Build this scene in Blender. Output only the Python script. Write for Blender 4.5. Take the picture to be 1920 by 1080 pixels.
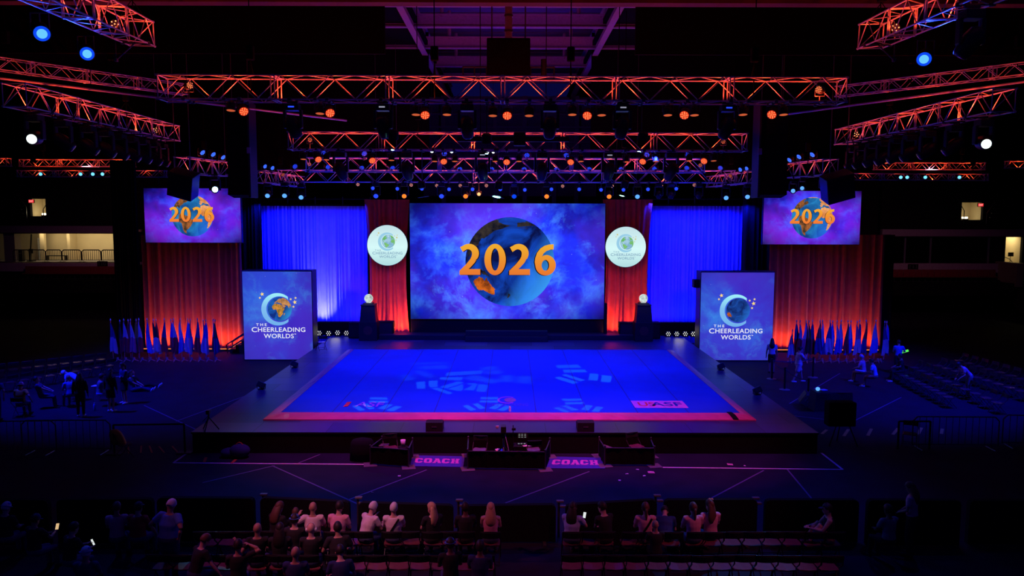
import bpy, bmesh, math, random
from math import sin, cos, pi, radians, atan, tan, sqrt
from mathutils import Vector, Matrix, Euler
from mathutils.geometry import tessellate_polygon

# ------------------------------------------------------------------ scene, camera, world, key lights
for _o in list(bpy.data.objects):
    bpy.data.objects.remove(_o, do_unlink=True)
SC = bpy.context.scene
COL = SC.collection
R = random.Random(7)

CAM_H, FPX, HORIZON, VPX = 7.9, 1443.0, 404.0, 956.0
PITCH = atan((540.0 - HORIZON) / FPX)
YAW = atan((VPX - 960.0) / FPX)          # a hair to one side
cam_d = bpy.data.cameras.new('camera')
cam_d.sensor_width = 36.0
cam_d.lens = 36.0 * FPX / 1920.0
cam_d.clip_start, cam_d.clip_end = 0.1, 400
cam = bpy.data.objects.new('camera', cam_d)
COL.objects.link(cam)
cam.location = (0, 0, CAM_H)
cam.rotation_mode = 'XYZ'
cam.rotation_euler = (pi / 2 - PITCH, radians(-0.12), YAW)
SC.camera = cam
CAM_M = cam.rotation_euler.to_matrix()

SC.view_settings.view_transform = 'Standard'
SC.view_settings.look = 'None'
SC.view_settings.exposure = 0.0
SC.view_settings.gamma = 1.0
SC.view_settings.use_curve_mapping = False
SC.render.film_transparent = False
SC.cycles.use_denoising = True
SC.cycles.sample_clamp_indirect = 3.0
SC.cycles.max_bounces = 5
SC.cycles.diffuse_bounces = 3
SC.cycles.caustics_reflective = False
SC.cycles.caustics_refractive = False

W = bpy.data.worlds.new('arena_dark')
SC.world = W
W.use_nodes = True
_bg = W.node_tree.nodes['Background']
_bg.inputs[0].default_value = (0.06, 0.05, 1.0, 1)
_bg.inputs[1].default_value = 0.035

DECK, MAT_Z, CEIL = 0.72, 0.85, 19.0
BLUE, RED, PINK = (0.01, 0.022, 1.0), (1.0, 0.10, 0.03), (1.0, 0.16, 0.28)

def ray(px, py):
    return (CAM_M @ Vector(((px - 960.0) / FPX, -(py - 540.0) / FPX, -1.0)))

def P(px, py, Y):
    """the point of the hall at depth Y that the photograph shows at (px, py)"""
    d = ray(px, py)
    return Vector((0, 0, CAM_H)) + d * (Y / d.y)

def PZ(px, py, z=0.0):
    """the same on the horizontal plane of height z"""
    d = ray(px, py)
    return Vector((0, 0, CAM_H)) + d * ((z - CAM_H) / d.z)

def add_light(kind, name, loc, target, color, power, size=0.1, angle=60, blend=0.5, size_y=None, spread=None):
    d = bpy.data.lights.new(name, kind)
    d.color = color
    d.energy = power
    if kind == 'SPOT':
        d.spot_size = radians(angle); d.spot_blend = blend; d.shadow_soft_size = size
    elif kind == 'POINT':
        d.shadow_soft_size = size
    elif kind == 'AREA':
        d.shape = 'RECTANGLE' if size_y else 'SQUARE'
        d.size = size
        if size_y: d.size_y = size_y
        if spread: d.spread = radians(spread)
    o = bpy.data.objects.new(name, d)
    COL.objects.link(o)
    o.location = loc
    if target is not None:
        o.rotation_euler = (Vector(target) - Vector(loc)).to_track_quat('-Z', 'Y').to_euler()
    return o

# blue wash of the moving heads on the front, middle and rear trusses
for x, y, z, tx, ty, pw in ((-5.7, 24.2, 10.9, -4.5, 33.5, 5200), (2.4, 24.2, 10.9, 0, 33.0, 5200), (5.5, 24.2, 10.9, 4.5, 33.5, 5200),
                            (-6, 32, 10.3, -4.5, 40, 3000), (0, 32, 10.3, 0, 40, 3000), (6, 32, 10.3, 4.5, 40, 3000)):
    add_light('SPOT', 'blue_wash', (x, y, z), (tx, ty, DECK), BLUE, pw, 0.12, 74, 0.75)
for x, tx in ((-5.9, -5.5), (2.2, 0.5), (5.7, 6.5)):
    add_light('SPOT', 'pit_wash', (x, 24.3, 10.9), (tx, 22.6, 0), (0.01, 0.02, 1.0), 2100, 0.12, 62, 1.0)
# red wash on the front edge of the floor and the pit
for x, tx, pw in ((-5.0, -5.0, 4300), (1.0, 0.3, 5200), (6.5, 5.6, 4000)):
    add_light('SPOT', 'red_wash', (x, 21.5, 12.6), (tx, 25.6, 0.4), (1.0, 0.085, 0.17), pw, 0.12, 44, 1.0)
# blue light over the floor beside the stage
for s in (-1, 1):
    add_light('SPOT', 'side_wash', (s * 20.5, 30, 10.6), (s * 16.5, 35.5, 0), (0.006, 0.012, 1.0), 9500, 0.15, 95, 0.9)
# pinkish red light from the overhead side trusses on the audience rows
for s, tx, pw in ((-1, -3.0, 2500), (1, 3.4, 1700)):
    add_light('SPOT', 'audience_wash', (s * 11.5, 12.5, 12.8), (tx, 16.3, 0.9), (1.0, 0.14, 0.22), pw, 0.12, 34, 0.9)
add_light('SPOT', 'audience_wash', (-6, 11.5, 13.0), (-3.4, 16.8, 1.0), (1.0, 0.30, 0.46), 1900, 0.12, 22, 0.9)
add_light('SPOT', 'audience_blue', (9.5, 25.0, 11.4), (4.6, 15.6, 0.45), (0.04, 0.25, 1.0), 4200, 0.1, 15, 0.8)
# violet light that reaches the roof steel
add_light('SPOT', 'roof_wash', (0, 33, 11.3), (0, 46, 18.6), (0.20, 0.02, 1.0), 700, 0.2, 95, 0.9)
add_light('SPOT', 'roof_wash', (0, 52, 9.8), (0, 46, 18.6), (0.03, 0.02, 1.0), 1300, 0.2, 100, 0.9)

for s in (-1, 1):
    add_light('SPOT', 'stands_wash', (s * 27, 49.3, 10.9), (s * 28, 63, 4.2), (1.0, 0.30, 0.50), 420, 0.1, 100, 0.9)

# ------------------------------------------------------------------ materials
def s2l(c):
    c = c / 255.0
    return c / 12.92 if c <= 0.04045 else ((c + 0.055) / 1.055) ** 2.4

def S(r, g, b):
    return (s2l(r), s2l(g), s2l(b))

def mat(name, color, rough=0.6, metal=0.0, var=0.12, scale=9.0, spec=0.4, bump=0.0, sheen=0.0):
    m = bpy.data.materials.new(name)
    m.use_nodes = True
    nt = m.node_tree; n = nt.nodes; l = nt.links
    b = n['Principled BSDF']
    b.inputs['Roughness'].default_value = rough
    b.inputs['Metallic'].default_value = metal
    b.inputs['Specular IOR Level'].default_value = spec
    if sheen: b.inputs['Sheen Weight'].default_value = sheen
    tc = n.new('ShaderNodeTexCoord')
    nz = n.new('ShaderNodeTexNoise'); nz.inputs['Scale'].default_value = scale; nz.inputs['Detail'].default_value = 4
    rp = n.new('ShaderNodeValToRGB')
    a = tuple(max(0, c * (1 - var)) for c in color); z = tuple(min(1, c * (1 + var)) for c in color)
    rp.color_ramp.elements[0].position = 0.3; rp.color_ramp.elements[1].position = 0.7
    rp.color_ramp.elements[0].color = (*a, 1); rp.color_ramp.elements[1].color = (*z, 1)
    l.new(tc.outputs['Object'], nz.inputs['Vector']); l.new(nz.outputs['Fac'], rp.inputs['Fac'])
    l.new(rp.outputs['Color'], b.inputs['Base Color'])
    if bump:
        bp = n.new('ShaderNodeBump'); bp.inputs['Strength'].default_value = bump; bp.inputs['Distance'].default_value = 0.02
        l.new(nz.outputs['Fac'], bp.inputs['Height']); l.new(bp.outputs['Normal'], b.inputs['Normal'])
    return m

def emis(name, color, strength=1.0, sample=False):
    m = bpy.data.materials.new(name)
    m.use_nodes = True
    nt = m.node_tree
    nt.nodes.remove(nt.nodes['Principled BSDF'])
    e = nt.nodes.new('ShaderNodeEmission')
    e.inputs[0].default_value = (*color, 1); e.inputs[1].default_value = strength
    nt.links.new(e.outputs[0], nt.nodes['Material Output'].inputs['Surface'])
    if not sample: m.cycles.emission_sampling = 'NONE'
    return m

def emis_ramp(name, stops, axis='Z', lo=0.0, hi=1.0, strength=1.0):
    """emission that runs through STOPS along one local axis (a printed or displayed gradient)"""
    m = bpy.data.materials.new(name); m.use_nodes = True
    nt = m.node_tree; n = nt.nodes; l = nt.links
    n.remove(n['Principled BSDF'])
    tc = n.new('ShaderNodeTexCoord'); sx = n.new('ShaderNodeSeparateXYZ'); mr = n.new('ShaderNodeMapRange')
    mr.inputs['From Min'].default_value = lo; mr.inputs['From Max'].default_value = hi
    rp = n.new('ShaderNodeValToRGB'); e = n.new('ShaderNodeEmission'); e.inputs[1].default_value = strength
    el = rp.color_ramp.elements
    el[0].position, el[0].color = stops[0][0], (*stops[0][1], 1)
    el[1].position, el[1].color = stops[-1][0], (*stops[-1][1], 1)
    for p, c in stops[1:-1]:
        k = el.new(p); k.color = (*c, 1)
    l.new(tc.outputs['Object'], sx.inputs[0]); l.new(sx.outputs[axis], mr.inputs['Value'])
    l.new(mr.outputs[0], rp.inputs['Fac']); l.new(rp.outputs[0], e.inputs[0])
    l.new(e.outputs[0], n['Material Output'].inputs['Surface'])
    m.cycles.emission_sampling = 'NONE'
    return m

def math_node(nt, op, a, b=None, clamp=False):
    k = nt.nodes.new('ShaderNodeMath'); k.operation = op; k.use_clamp = clamp
    for i, v in enumerate((a, b)):
        if v is None: continue
        if isinstance(v, (int, float)): k.inputs[i].default_value = v
        else: nt.links.new(v, k.inputs[i])
    return k.outputs[0]

def mix_col(nt, fac, a, b, mode='MIX'):
    k = nt.nodes.new('ShaderNodeMix'); k.data_type = 'RGBA'; k.blend_type = mode
    for i, v in ((0, fac), (6, a), (7, b)):
        if isinstance(v, (int, float)): k.inputs[i].default_value = v
        elif isinstance(v, tuple): k.inputs[i].default_value = (*v, 1)
        else: nt.links.new(v, k.inputs[i])
    return k.outputs[2]

def noise(nt, vec, scale, detail=5, rough=0.55, dist=0.0, w=None):
    k = nt.nodes.new('ShaderNodeTexNoise')
    k.inputs['Scale'].default_value = scale; k.inputs['Detail'].default_value = detail
    k.inputs['Roughness'].default_value = rough; k.inputs['Distortion'].default_value = dist
    nt.links.new(vec, k.inputs['Vector'])
    return k.outputs['Fac'], k.outputs['Color']

FIL = (0.62, 2.3)
def nebula(name, seed, dark, mid, vio, glow, size, edge=(0.5, 0.5), core=0.0, strength=1.0, rays=False):
    """moving-picture backdrop of an LED wall: a blue and violet star cloud with bright filaments"""
    m = bpy.data.materials.new(name); m.use_nodes = True
    nt = m.node_tree; n = nt.nodes; l = nt.links
    n.remove(n['Principled BSDF'])
    tc = n.new('ShaderNodeTexCoord')
    mp = n.new('ShaderNodeMapping'); mp.inputs['Location'].default_value = (seed, seed * 1.7, seed * 0.6)
    l.new(tc.outputs['Object'], mp.inputs['Vector'])
    v = mp.outputs[0]
    wf, wc = noise(nt, v, 0.28 / size, 3)
    ws = n.new('ShaderNodeVectorMath'); ws.operation = 'MULTIPLY_ADD'
    l.new(wc, ws.inputs[0]); ws.inputs[1].default_value = (1.5 * size,) * 3; l.new(v, ws.inputs[2])
    wv = ws.outputs[0]
    f1, _ = noise(nt, wv, 0.35 / size, 5, 0.6)
    f2, _ = noise(nt, wv, 0.62 / size, 8, 0.68, 0.25)
    f3, _ = noise(nt, v, 0.22 / size, 3)
    mr = n.new('ShaderNodeMapRange'); l.new(f1, mr.inputs[0]); mr.inputs[1].default_value = 0.34; mr.inputs[2].default_value = 0.60
    c = mix_col(nt, mr.outputs[0], dark, mid)
    mv = n.new('ShaderNodeMapRange'); l.new(f3, mv.inputs[0]); mv.inputs[1].default_value = 0.46; mv.inputs[2].default_value = 0.66
    c = mix_col(nt, mv.outputs[0], c, vio)
    # filaments: branching bright ridges
    rg = n.new('ShaderNodeTexNoise'); rg.noise_type = 'RIDGED_MULTIFRACTAL'; rg.normalize = False
    rg.inputs['Scale'].default_value = 0.42 / size; rg.inputs['Detail'].default_value = 7; rg.inputs['Roughness'].default_value = 0.6
    rg.inputs['Lacunarity'].default_value = 2.1; rg.inputs['Offset'].default_value = 0.95; rg.inputs['Gain'].default_value = 2.2
    l.new(wv, rg.inputs['Vector'])
    rm = n.new('ShaderNodeMapRange'); l.new(rg.outputs['Fac'], rm.inputs[0]); rm.inputs[1].default_value = FIL[0]; rm.inputs[2].default_value = FIL[1]
    mk = n.new('ShaderNodeMapRange'); l.new(f1, mk.inputs[0]); mk.inputs[1].default_value = 0.45; mk.inputs[2].default_value = 0.60
    rd = math_node(nt, 'MULTIPLY', math_node(nt, 'POWER', rm.outputs[0], 1.6), mk.outputs[0])
    c = mix_col(nt, math_node(nt, 'MULTIPLY', rd, 0.9), c, glow)
    # soft clouds of the glow colour
    mc = n.new('ShaderNodeMapRange'); l.new(f2, mc.inputs[0]); mc.inputs[1].default_value = 0.55; mc.inputs[2].default_value = 0.85
    c = mix_col(nt, math_node(nt, 'MULTIPLY', mc.outputs[0], 0.8), c, glow)
    # stars
    vo = n.new('ShaderNodeTexVoronoi'); vo.inputs['Scale'].default_value = 3.0 / size
    l.new(v, vo.inputs['Vector'])
    st = math_node(nt, 'LESS_THAN', vo.outputs['Distance'], 0.045)
    c = mix_col(nt, math_node(nt, 'MULTIPLY', st, 0.35), c, (0.45, 0.5, 0.9))
    # the picture darkens towards its corners
    sx = n.new('ShaderNodeSeparateXYZ'); l.new(tc.outputs['Object'], sx.inputs[0])
    ex = math_node(nt, 'POWER', math_node(nt, 'ABSOLUTE', math_node(nt, 'DIVIDE', sx.outputs['X'], edge[0])), 2.0)
    ez = math_node(nt, 'POWER', math_node(nt, 'ABSOLUTE', math_node(nt, 'DIVIDE', sx.outputs['Z'], edge[1])), 2.0)
    er = math_node(nt, 'ADD', ex, ez)
    mq = n.new('ShaderNodeMapRange'); l.new(er, mq.inputs[0]); mq.inputs[1].default_value = 0.50; mq.inputs[2].default_value = 1.9
    mq.inputs[3].default_value = 1.0; mq.inputs[4].default_value = 0.13 if core else 0.8
    hs = n.new('ShaderNodeEmission'); l.new(c, hs.inputs[0])
    l.new(math_node(nt, 'MULTIPLY', mq.outputs[0], strength), hs.inputs[1])
    l.new(hs.outputs[0], n['Material Output'].inputs['Surface'])
    return m

def planet(name, deep, shallow, lit, rad, seed, strength=1.0):
    """displayed picture of an ocean planet, lighter towards one rim"""
    m = bpy.data.materials.new(name); m.use_nodes = True
    nt = m.node_tree; n = nt.nodes; l = nt.links
    n.remove(n['Principled BSDF'])
    tc = n.new('ShaderNodeTexCoord'); mp = n.new('ShaderNodeMapping'); mp.inputs['Location'].default_value = (seed, 0, seed)
    l.new(tc.outputs['Object'], mp.inputs[0])
    f, _ = noise(nt, mp.outputs[0], 1.3 / rad, 5, 0.55, 1.2)
    mr = n.new('ShaderNodeMapRange'); l.new(f, mr.inputs[0]); mr.inputs[1].default_value = 0.36; mr.inputs[2].default_value = 0.66
    c = mix_col(nt, mr.outputs[0], deep, shallow)
    sx = n.new('ShaderNodeSeparateXYZ'); l.new(tc.outputs['Object'], sx.inputs[0])
    g = math_node(nt, 'SUBTRACT', math_node(nt, 'DIVIDE', sx.outputs['X'], rad), math_node(nt, 'DIVIDE', sx.outputs['Z'], rad * 1.6))
    mg = n.new('ShaderNodeMapRange'); l.new(g, mg.inputs[0]); mg.inputs[1].default_value = 0.35; mg.inputs[2].default_value = 1.3
    c = mix_col(nt, mg.outputs[0], c, lit)
    e = n.new('ShaderNodeEmission'); l.new(c, e.inputs[0]); e.inputs[1].default_value = strength
    l.new(e.outputs[0], n['Material Output'].inputs['Surface'])
    m.cycles.emission_sampling = 'NONE'
    return m

def land(name, a, b, rad, strength=1.0):
    m = bpy.data.materials.new(name); m.use_nodes = True
    nt = m.node_tree; n = nt.nodes; l = nt.links
    n.remove(n['Principled BSDF'])
    tc = n.new('ShaderNodeTexCoord')
    f, _ = noise(nt, tc.outputs['Object'], 3.5 / rad, 5, 0.65)
    mr = n.new('ShaderNodeMapRange'); l.new(f, mr.inputs[0]); mr.inputs[1].default_value = 0.38; mr.inputs[2].default_value = 0.62
    e = n.new('ShaderNodeEmission'); l.new(mix_col(nt, mr.outputs[0], a, b), e.inputs[0]); e.inputs[1].default_value = strength
    l.new(e.outputs[0], n['Material Output'].inputs['Surface'])
    m.cycles.emission_sampling = 'NONE'
    return m

def deck_material():
    m = mat('stage_deck_boards', (0.11, 0.10, 0.13), 0.38, 0, 0.10, 3.0, 0.3)
    nt = m.node_tree; n = nt.nodes; l = nt.links
    tc = n.new('ShaderNodeTexCoord')
    br = n.new('ShaderNodeTexBrick')
    br.offset = 0.5; br.inputs['Color1'].default_value = (0.032, 0.030, 0.11, 1); br.inputs['Color2'].default_value = (0.09, 0.085, 0.22, 1)
    br.inputs['Mortar'].default_value = (0.01, 0.01, 0.01, 1); br.inputs['Scale'].default_value = 1.0
    br.inputs['Mortar Size'].default_value = 0.012; br.inputs['Brick Width'].default_value = 2.44; br.inputs['Row Height'].default_value = 1.22
    br.inputs['Bias'].default_value = -0.35
    l.new(tc.outputs['Object'], br.inputs['Vector'])
    l.new(br.outputs['Color'], n['Principled BSDF'].inputs['Base Color'])
    return m

M = {}
def mk(key, *a, **k):
    M[key] = mat(key, *a, **k)
mk('arena_floor', (0.013, 0.011, 0.030), 0.75, var=0.25, scale=1.2, spec=0.2)
mk('black_wall', (0.012, 0.011, 0.014), 0.9, spec=0.1)
mk('black_cloth', (0.010, 0.010, 0.012), 0.92, spec=0.1)
mk('deep_black', (0.0025, 0.0025, 0.003), 0.9, spec=0.05)
mk('black_paint', (0.014, 0.014, 0.016), 0.55, spec=0.3)
mk('black_plastic', (0.02, 0.02, 0.022), 0.4, spec=0.4)
mk('grey_plastic', (0.16, 0.16, 0.17), 0.45)
mk('silver', (0.62, 0.62, 0.64), 0.34, 0.75, var=0.06)
mk('truss_alloy', (0.60, 0.58, 0.58), 0.42, 0.35, var=0.06)
mk('dark_steel', (0.10, 0.10, 0.11), 0.4, 0.6)
mk('roof_steel', (0.20, 0.18, 0.24), 0.6, 0.1)
mk('roof_deck', (0.10, 0.09, 0.14), 0.7, 0.1, scale=2)
mk('floor_mat', (0.012, 0.085, 0.62), 0.72, var=0.07, scale=0.7, spec=0.12)
mk('pad_vinyl', (0.62, 0.10, 0.25), 0.42, var=0.10, scale=2.2, bump=0.35, spec=0.35)
mk('red_velvet', (0.60, 0.062, 0.06), 0.8, var=0.12, scale=3, sheen=0.3)
mk('blue_drape', (0.24, 0.25, 0.85), 0.8, var=0.08, scale=2)
mk('white_drape', (0.75, 0.74, 0.82), 0.8, var=0.05)
mk('mat_blue', (0.05, 0.05, 0.42), 0.7)
mk('tape_white', (0.75, 0.70, 0.75), 0.6)
mk('tape_faint', (0.17, 0.15, 0.24), 0.7)
mk('tape_yellow', (0.62, 0.60, 0.12), 0.6)
mk('beige_wall', (0.62, 0.52, 0.34), 0.8, var=0.04, scale=1)
mk('grey_wall', (0.30, 0.28, 0.30), 0.8, var=0.05, scale=1)
mk('seat_red', (0.30, 0.03, 0.04), 0.5)
mk('chair_shell', (0.17, 0.055, 0.07), 0.24, spec=0.6)
mk('chair_back', (0.016, 0.015, 0.017), 0.5, spec=0.3)
mk('chair_frame', (0.035, 0.033, 0.036), 0.35, 0.4)
mk('white_paint', (0.75, 0.75, 0.78), 0.5)
mk('paper', (0.80, 0.78, 0.82), 0.7)
mk('stair', (0.05, 0.05, 0.05), 0.7)
mk('skin_fair', (0.62, 0.38, 0.30), 0.55)
mk('skin_tan', (0.42, 0.24, 0.17), 0.55)
mk('skin_dark', (0.16, 0.085, 0.06), 0.55)
mk('eye_dark', (0.02, 0.015, 0.015), 0.3)
mk('lip', (0.40, 0.13, 0.12), 0.5)
mk('hair_dark', (0.020, 0.014, 0.012), 0.55)
mk('hair_brown', (0.12, 0.06, 0.035), 0.55)
mk('hair_blonde', (0.55, 0.38, 0.20), 0.5)
mk('hair_grey', (0.62, 0.62, 0.66), 0.6)
mk('cloth_white', (0.72, 0.66, 0.68), 0.85)
mk('cloth_black', (0.018, 0.018, 0.022), 0.9)
mk('cloth_navy', (0.02, 0.03, 0.12), 0.85)
mk('cloth_blue', (0.08, 0.18, 0.55), 0.85)
mk('cloth_lightblue', (0.35, 0.45, 0.75), 0.85)
mk('cloth_red', (0.55, 0.05, 0.04), 0.85)
mk('cloth_pink', (0.72, 0.35, 0.45), 0.85)
mk('cloth_grey', (0.22, 0.22, 0.25), 0.85)
mk('denim', (0.05, 0.07, 0.16), 0.85)
mk('shoe_white', (0.75, 0.73, 0.75), 0.6)
mk('yellow_cloth', (0.75, 0.42, 0.06), 0.85)
mk('orange_bag', (0.62, 0.16, 0.03), 0.6)
mk('case_black', (0.016, 0.016, 0.018), 0.5)
M['deck'] = deck_material()
E = {
    'red': emis('lamp_red_glow', (1.0, 0.20, 0.07), 1.35), 'redface': emis('lamp_red_face', (0.75, 0.03, 0.008), 0.9), 'redhot': emis('lamp_red_hot', (1.0, 0.34, 0.12), 2.2), 'star': emis('lamp_star_blue', (0.16, 0.62, 1.0), 1.5),
    'blue': emis('lamp_blue_glow', (0.02, 0.06, 1.0), 1.3), 'cyan': emis('lamp_pale_blue_glow', (0.12, 0.42, 1.0), 1.1),
    'white': emis('lamp_white_glow', (0.85, 1.0, 0.95), 1.6), 'hot': emis('lamp_white_hot', (0.45, 0.9, 1.0), 9.0),
    'pink': emis('lamp_pink_glow', (1.0, 0.36, 0.30), 1.8), 'orange': emis('lamp_orange_glow', (1.0, 0.20, 0.02), 1.4),
    'dimrim': emis('lamp_dim_rim', (1.0, 0.17, 0.06), 0.55), 'glint': emis('small_display_glow', (0.55, 0.55, 0.75), 0.5),
    'bluebeam': emis('lamp_blue_beam', (0.004, 0.07, 1.0), 0.9), 'bluecore': emis('lamp_blue_core', (0.12, 0.50, 1.0), 1.2),
    'exit': emis('exit_sign_red', (1.0, 0.03, 0.04), 0.9), 'green': emis('glow_stick_green', (0.12, 0.95, 0.12), 0.9),
    'phone': emis('phone_screen', (0.85, 0.92, 0.90), 0.9), 'phone_warm': emis('phone_picture', (0.9, 0.6, 0.3), 0.8),
    'warm': emis('egress_lamp', (1.0, 0.88, 0.55), 7.0), 'strip': emis('orange_light_bar', (1.0, 0.25, 0.04), 1.0),
    'monitor': emis('monitor_glow', (0.55, 0.62, 0.60), 0.5),
}

# ------------------------------------------------------------------ mesh building
class MB:
    def __init__(self, origin=(0, 0, 0)):
        self.v, self.f, self.mi, self.o, self.m = [], [], [], Vector(origin), 0
    def add(self, vs, fs):
        b = len(self.v)
        self.v += [Vector(p) for p in vs]
        for f in fs:
            self.f.append([b + i for i in f]); self.mi.append(self.m)
        return self
    def box(self, c, s, rz=0.0, mtx=None):
        c = Vector(c); h = [q / 2 for q in s]
        vs = [Vector((sx * h[0], sy * h[1], sz * h[2])) for sz in (-1, 1) for sy in (-1, 1) for sx in (-1, 1)]
        if rz: mtx = Matrix.Rotation(rz, 3, 'Z')
        if mtx is not None: vs = [mtx @ p for p in vs]
        return self.add([p + c for p in vs], [(0, 2, 3, 1), (4, 5, 7, 6), (0, 1, 5, 4), (2, 6, 7, 3), (0, 4, 6, 2), (1, 3, 7, 5)])
    def bbox(self, c, s, bev=0.02, rz=0.0, mtx=None):
        """box with chamfered edges"""
        c = Vector(c); bev = min(bev, min(s) * 0.45); h = [q / 2 for q in s]
        if rz: mtx = Matrix.Rotation(rz, 3, 'Z')
        bm = bmesh.new(); bmesh.ops.create_cube(bm, size=1.0)
        for p in bm.verts: p.co = Vector((p.co.x * s[0], p.co.y * s[1], p.co.z * s[2]))
        bmesh.ops.bevel(bm, geom=list(bm.edges), offset=bev, segments=2, profile=0.6, affect='EDGES')
        bm.verts.ensure_lookup_table(); bm.verts.index_update()
        vs = [(mtx @ p.co if mtx is not None else p.co.copy()) + c for p in bm.verts]
        fs = [[q.index for q in f.verts] for f in bm.faces]
        bm.free()
        return self.add(vs, fs)
    def tube(self, a, b, r, n=6, r2=None, caps=True):
        a, b = Vector(a), Vector(b); d = b - a
        if d.length < 1e-6: return self
        r2 = r if r2 is None else r2
        q = d.to_track_quat('Z', 'Y').to_matrix()
        vs = []
        for p, rr in ((a, r), (b, r2)):
            for k in range(n):
                t = 2 * pi * k / n
                vs.append(p + q @ Vector((cos(t) * rr, sin(t) * rr, 0)))
        fs = [(k, (k + 1) % n, n + (k + 1) % n, n + k) for k in range(n)]
        if caps: fs += [tuple(reversed(range(n))), tuple(range(n, 2 * n))]
        return self.add(vs, fs)
    def path(self, pts, r, n=6):
        for a, b in zip(pts, pts[1:]): self.tube(a, b, r, n)
        return self
    def lathe(self, c, prof, n=20, axis='Z', mtx=None):
        """prof: (radius, height) pairs"""
        c = Vector(c); vs = []
        for r, z in prof:
            for k in range(n):
                t = 2 * pi * k / n
                p = Vector((cos(t) * r, sin(t) * r, z))
                if axis == 'Y': p = Vector((p.x, p.z, p.y))
                if axis == 'X': p = Vector((p.z, p.x, p.y))
                if mtx is not None: p = mtx @ p
                vs.append(c + p)
        fs = []
        for i in range(len(prof) - 1):
            for k in range(n):
                fs.append((i * n + k, i * n + (k + 1) % n, (i + 1) * n + (k + 1) % n, (i + 1) * n + k))
        fs += [tuple(reversed(range(n))), tuple(range((len(prof) - 1) * n, len(prof) * n))]
        return self.add(vs, fs)
    def ball(self, c, r, n=12, m=8, mtx=None):
        c = Vector(c); r = Vector(r) if not isinstance(r, (int, float)) else Vector((r, r, r))
        vs, fs = [], []
        for i in range(m + 1):
            ph = pi * i / m
            for k in range(n):
                t = 2 * pi * k / n
                p = Vector((r.x * sin(ph) * cos(t), r.y * sin(ph) * sin(t), r.z * cos(ph)))
                if mtx is not None: p = mtx @ p
                vs.append(c + p)
        for i in range(m):
            for k in range(n):
                fs.append((i * n + k, (i + 1) * n + k, (i + 1) * n + (k + 1) % n, i * n + (k + 1) % n))
        return self.add(vs, fs)
    def loft(self, rings):
        """rings: lists of equally many points"""
        n = len(rings[0]); vs = [p for r in rings for p in r]; fs = []
        for i in range(len(rings) - 1):
            for k in range(n):
                fs.append((i * n + k, i * n + (k + 1) % n, (i + 1) * n + (k + 1) % n, (i + 1) * n + k))
        fs += [tuple(reversed(range(n))), tuple(range((len(rings) - 1) * n, len(rings) * n))]
        return self.add(vs, fs)
    def flat(self, polys, to3):
        """a 2-D outline with holes [outer, hole, ...] filled and mapped to space by to3"""
        loops = [[Vector((p[0], p[1], 0)) for p in q] for q in polys]
        flatl = [p for q in loops for p in q]
        tris = tessellate_polygon(loops)
        return self.add([to3(p.x, p.y) for p in flatl], [tuple(t) for t in tris])
    def prism(self, poly, to3a, to3b):
        """solid between two mapped copies of a 2-D outline"""
        n = len(poly)
        loops = [[Vector((p[0], p[1], 0)) for p in poly]]
        tris = tessellate_polygon(loops)
        vs = [to3a(*p) for p in poly] + [to3b(*p) for p in poly]
        fs = [tuple(t) for t in tris] + [tuple(n + i for i in reversed(t)) for t in tris]
        fs += [(k, (k + 1) % n, n + (k + 1) % n, n + k) for k in range(n)]
        return self.add(vs, fs)
    def build(self, name, m, parent=None, smooth=False, recalc=True):
        me = bpy.data.meshes.new(name)
        me.from_pydata([p - self.o for p in self.v], [], self.f)
        ms = m if isinstance(m, (list, tuple)) else [m]
        for q in ms: me.materials.append(q)
        if len(ms) > 1:
            me.polygons.foreach_set('material_index', self.mi)
        if recalc:
            bm = bmesh.new(); bm.from_mesh(me)
            bmesh.ops.recalc_face_normals(bm, faces=bm.faces)
            bm.to_mesh(me); bm.free()
        if smooth:
            me.polygons.foreach_set('use_smooth', [True] * len(me.polygons))
        me.update()
        o = bpy.data.objects.new(name, me); COL.objects.link(o)
        if parent is not None: o.parent = parent
        else: o.location = self.o
        return o

def thing(name, label, cat, loc=(0, 0, 0), rz=0.0, group=None):
    o = bpy.data.objects.new(name, None); COL.objects.link(o)
    o.empty_display_size = 0.1
    o.location = loc; o.rotation_euler = (0, 0, rz)
    return tag(o, label, cat, group)

def tag(o, label, cat, group=None):
    o['label'] = label; o['category'] = cat
    if group: o['group'] = group
    return o

def struct(o):
    o['kind'] = 'structure'
    return o

def copy_tree(o, parent=None):
    c = o.copy(); COL.objects.link(c)
    if parent is not None: c.parent = parent
    for ch in list(o.children): copy_tree(ch, c)
    return c

def clone(proto, loc, rz, label, group=None):
    """a copy of a thing with its parts; the first call uses the thing itself"""
    o = proto if not proto.get('_used') else copy_tree(proto)
    if '_used' in o: del o['_used']
    proto['_used'] = 1
    o.location = loc; o.rotation_euler = (0, 0, rz)
    o['label'] = label
    if group: o['group'] = group
    return o

ORD = ['first', 'second', 'third', 'fourth', 'fifth', 'sixth', 'seventh', 'eighth', 'ninth', 'tenth', 'eleventh', 'twelfth', 'thirteenth', 'fourteenth',
       'fifteenth', 'sixteenth', 'seventeenth', 'eighteenth', 'nineteenth', 'twentieth', 'twenty-first', 'twenty-second', 'twenty-third', 'twenty-fourth', 'twenty-fifth', 'twenty-sixth', 'twenty-seventh', 'twenty-eighth', 'twenty-ninth', 'thirtieth']

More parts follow.
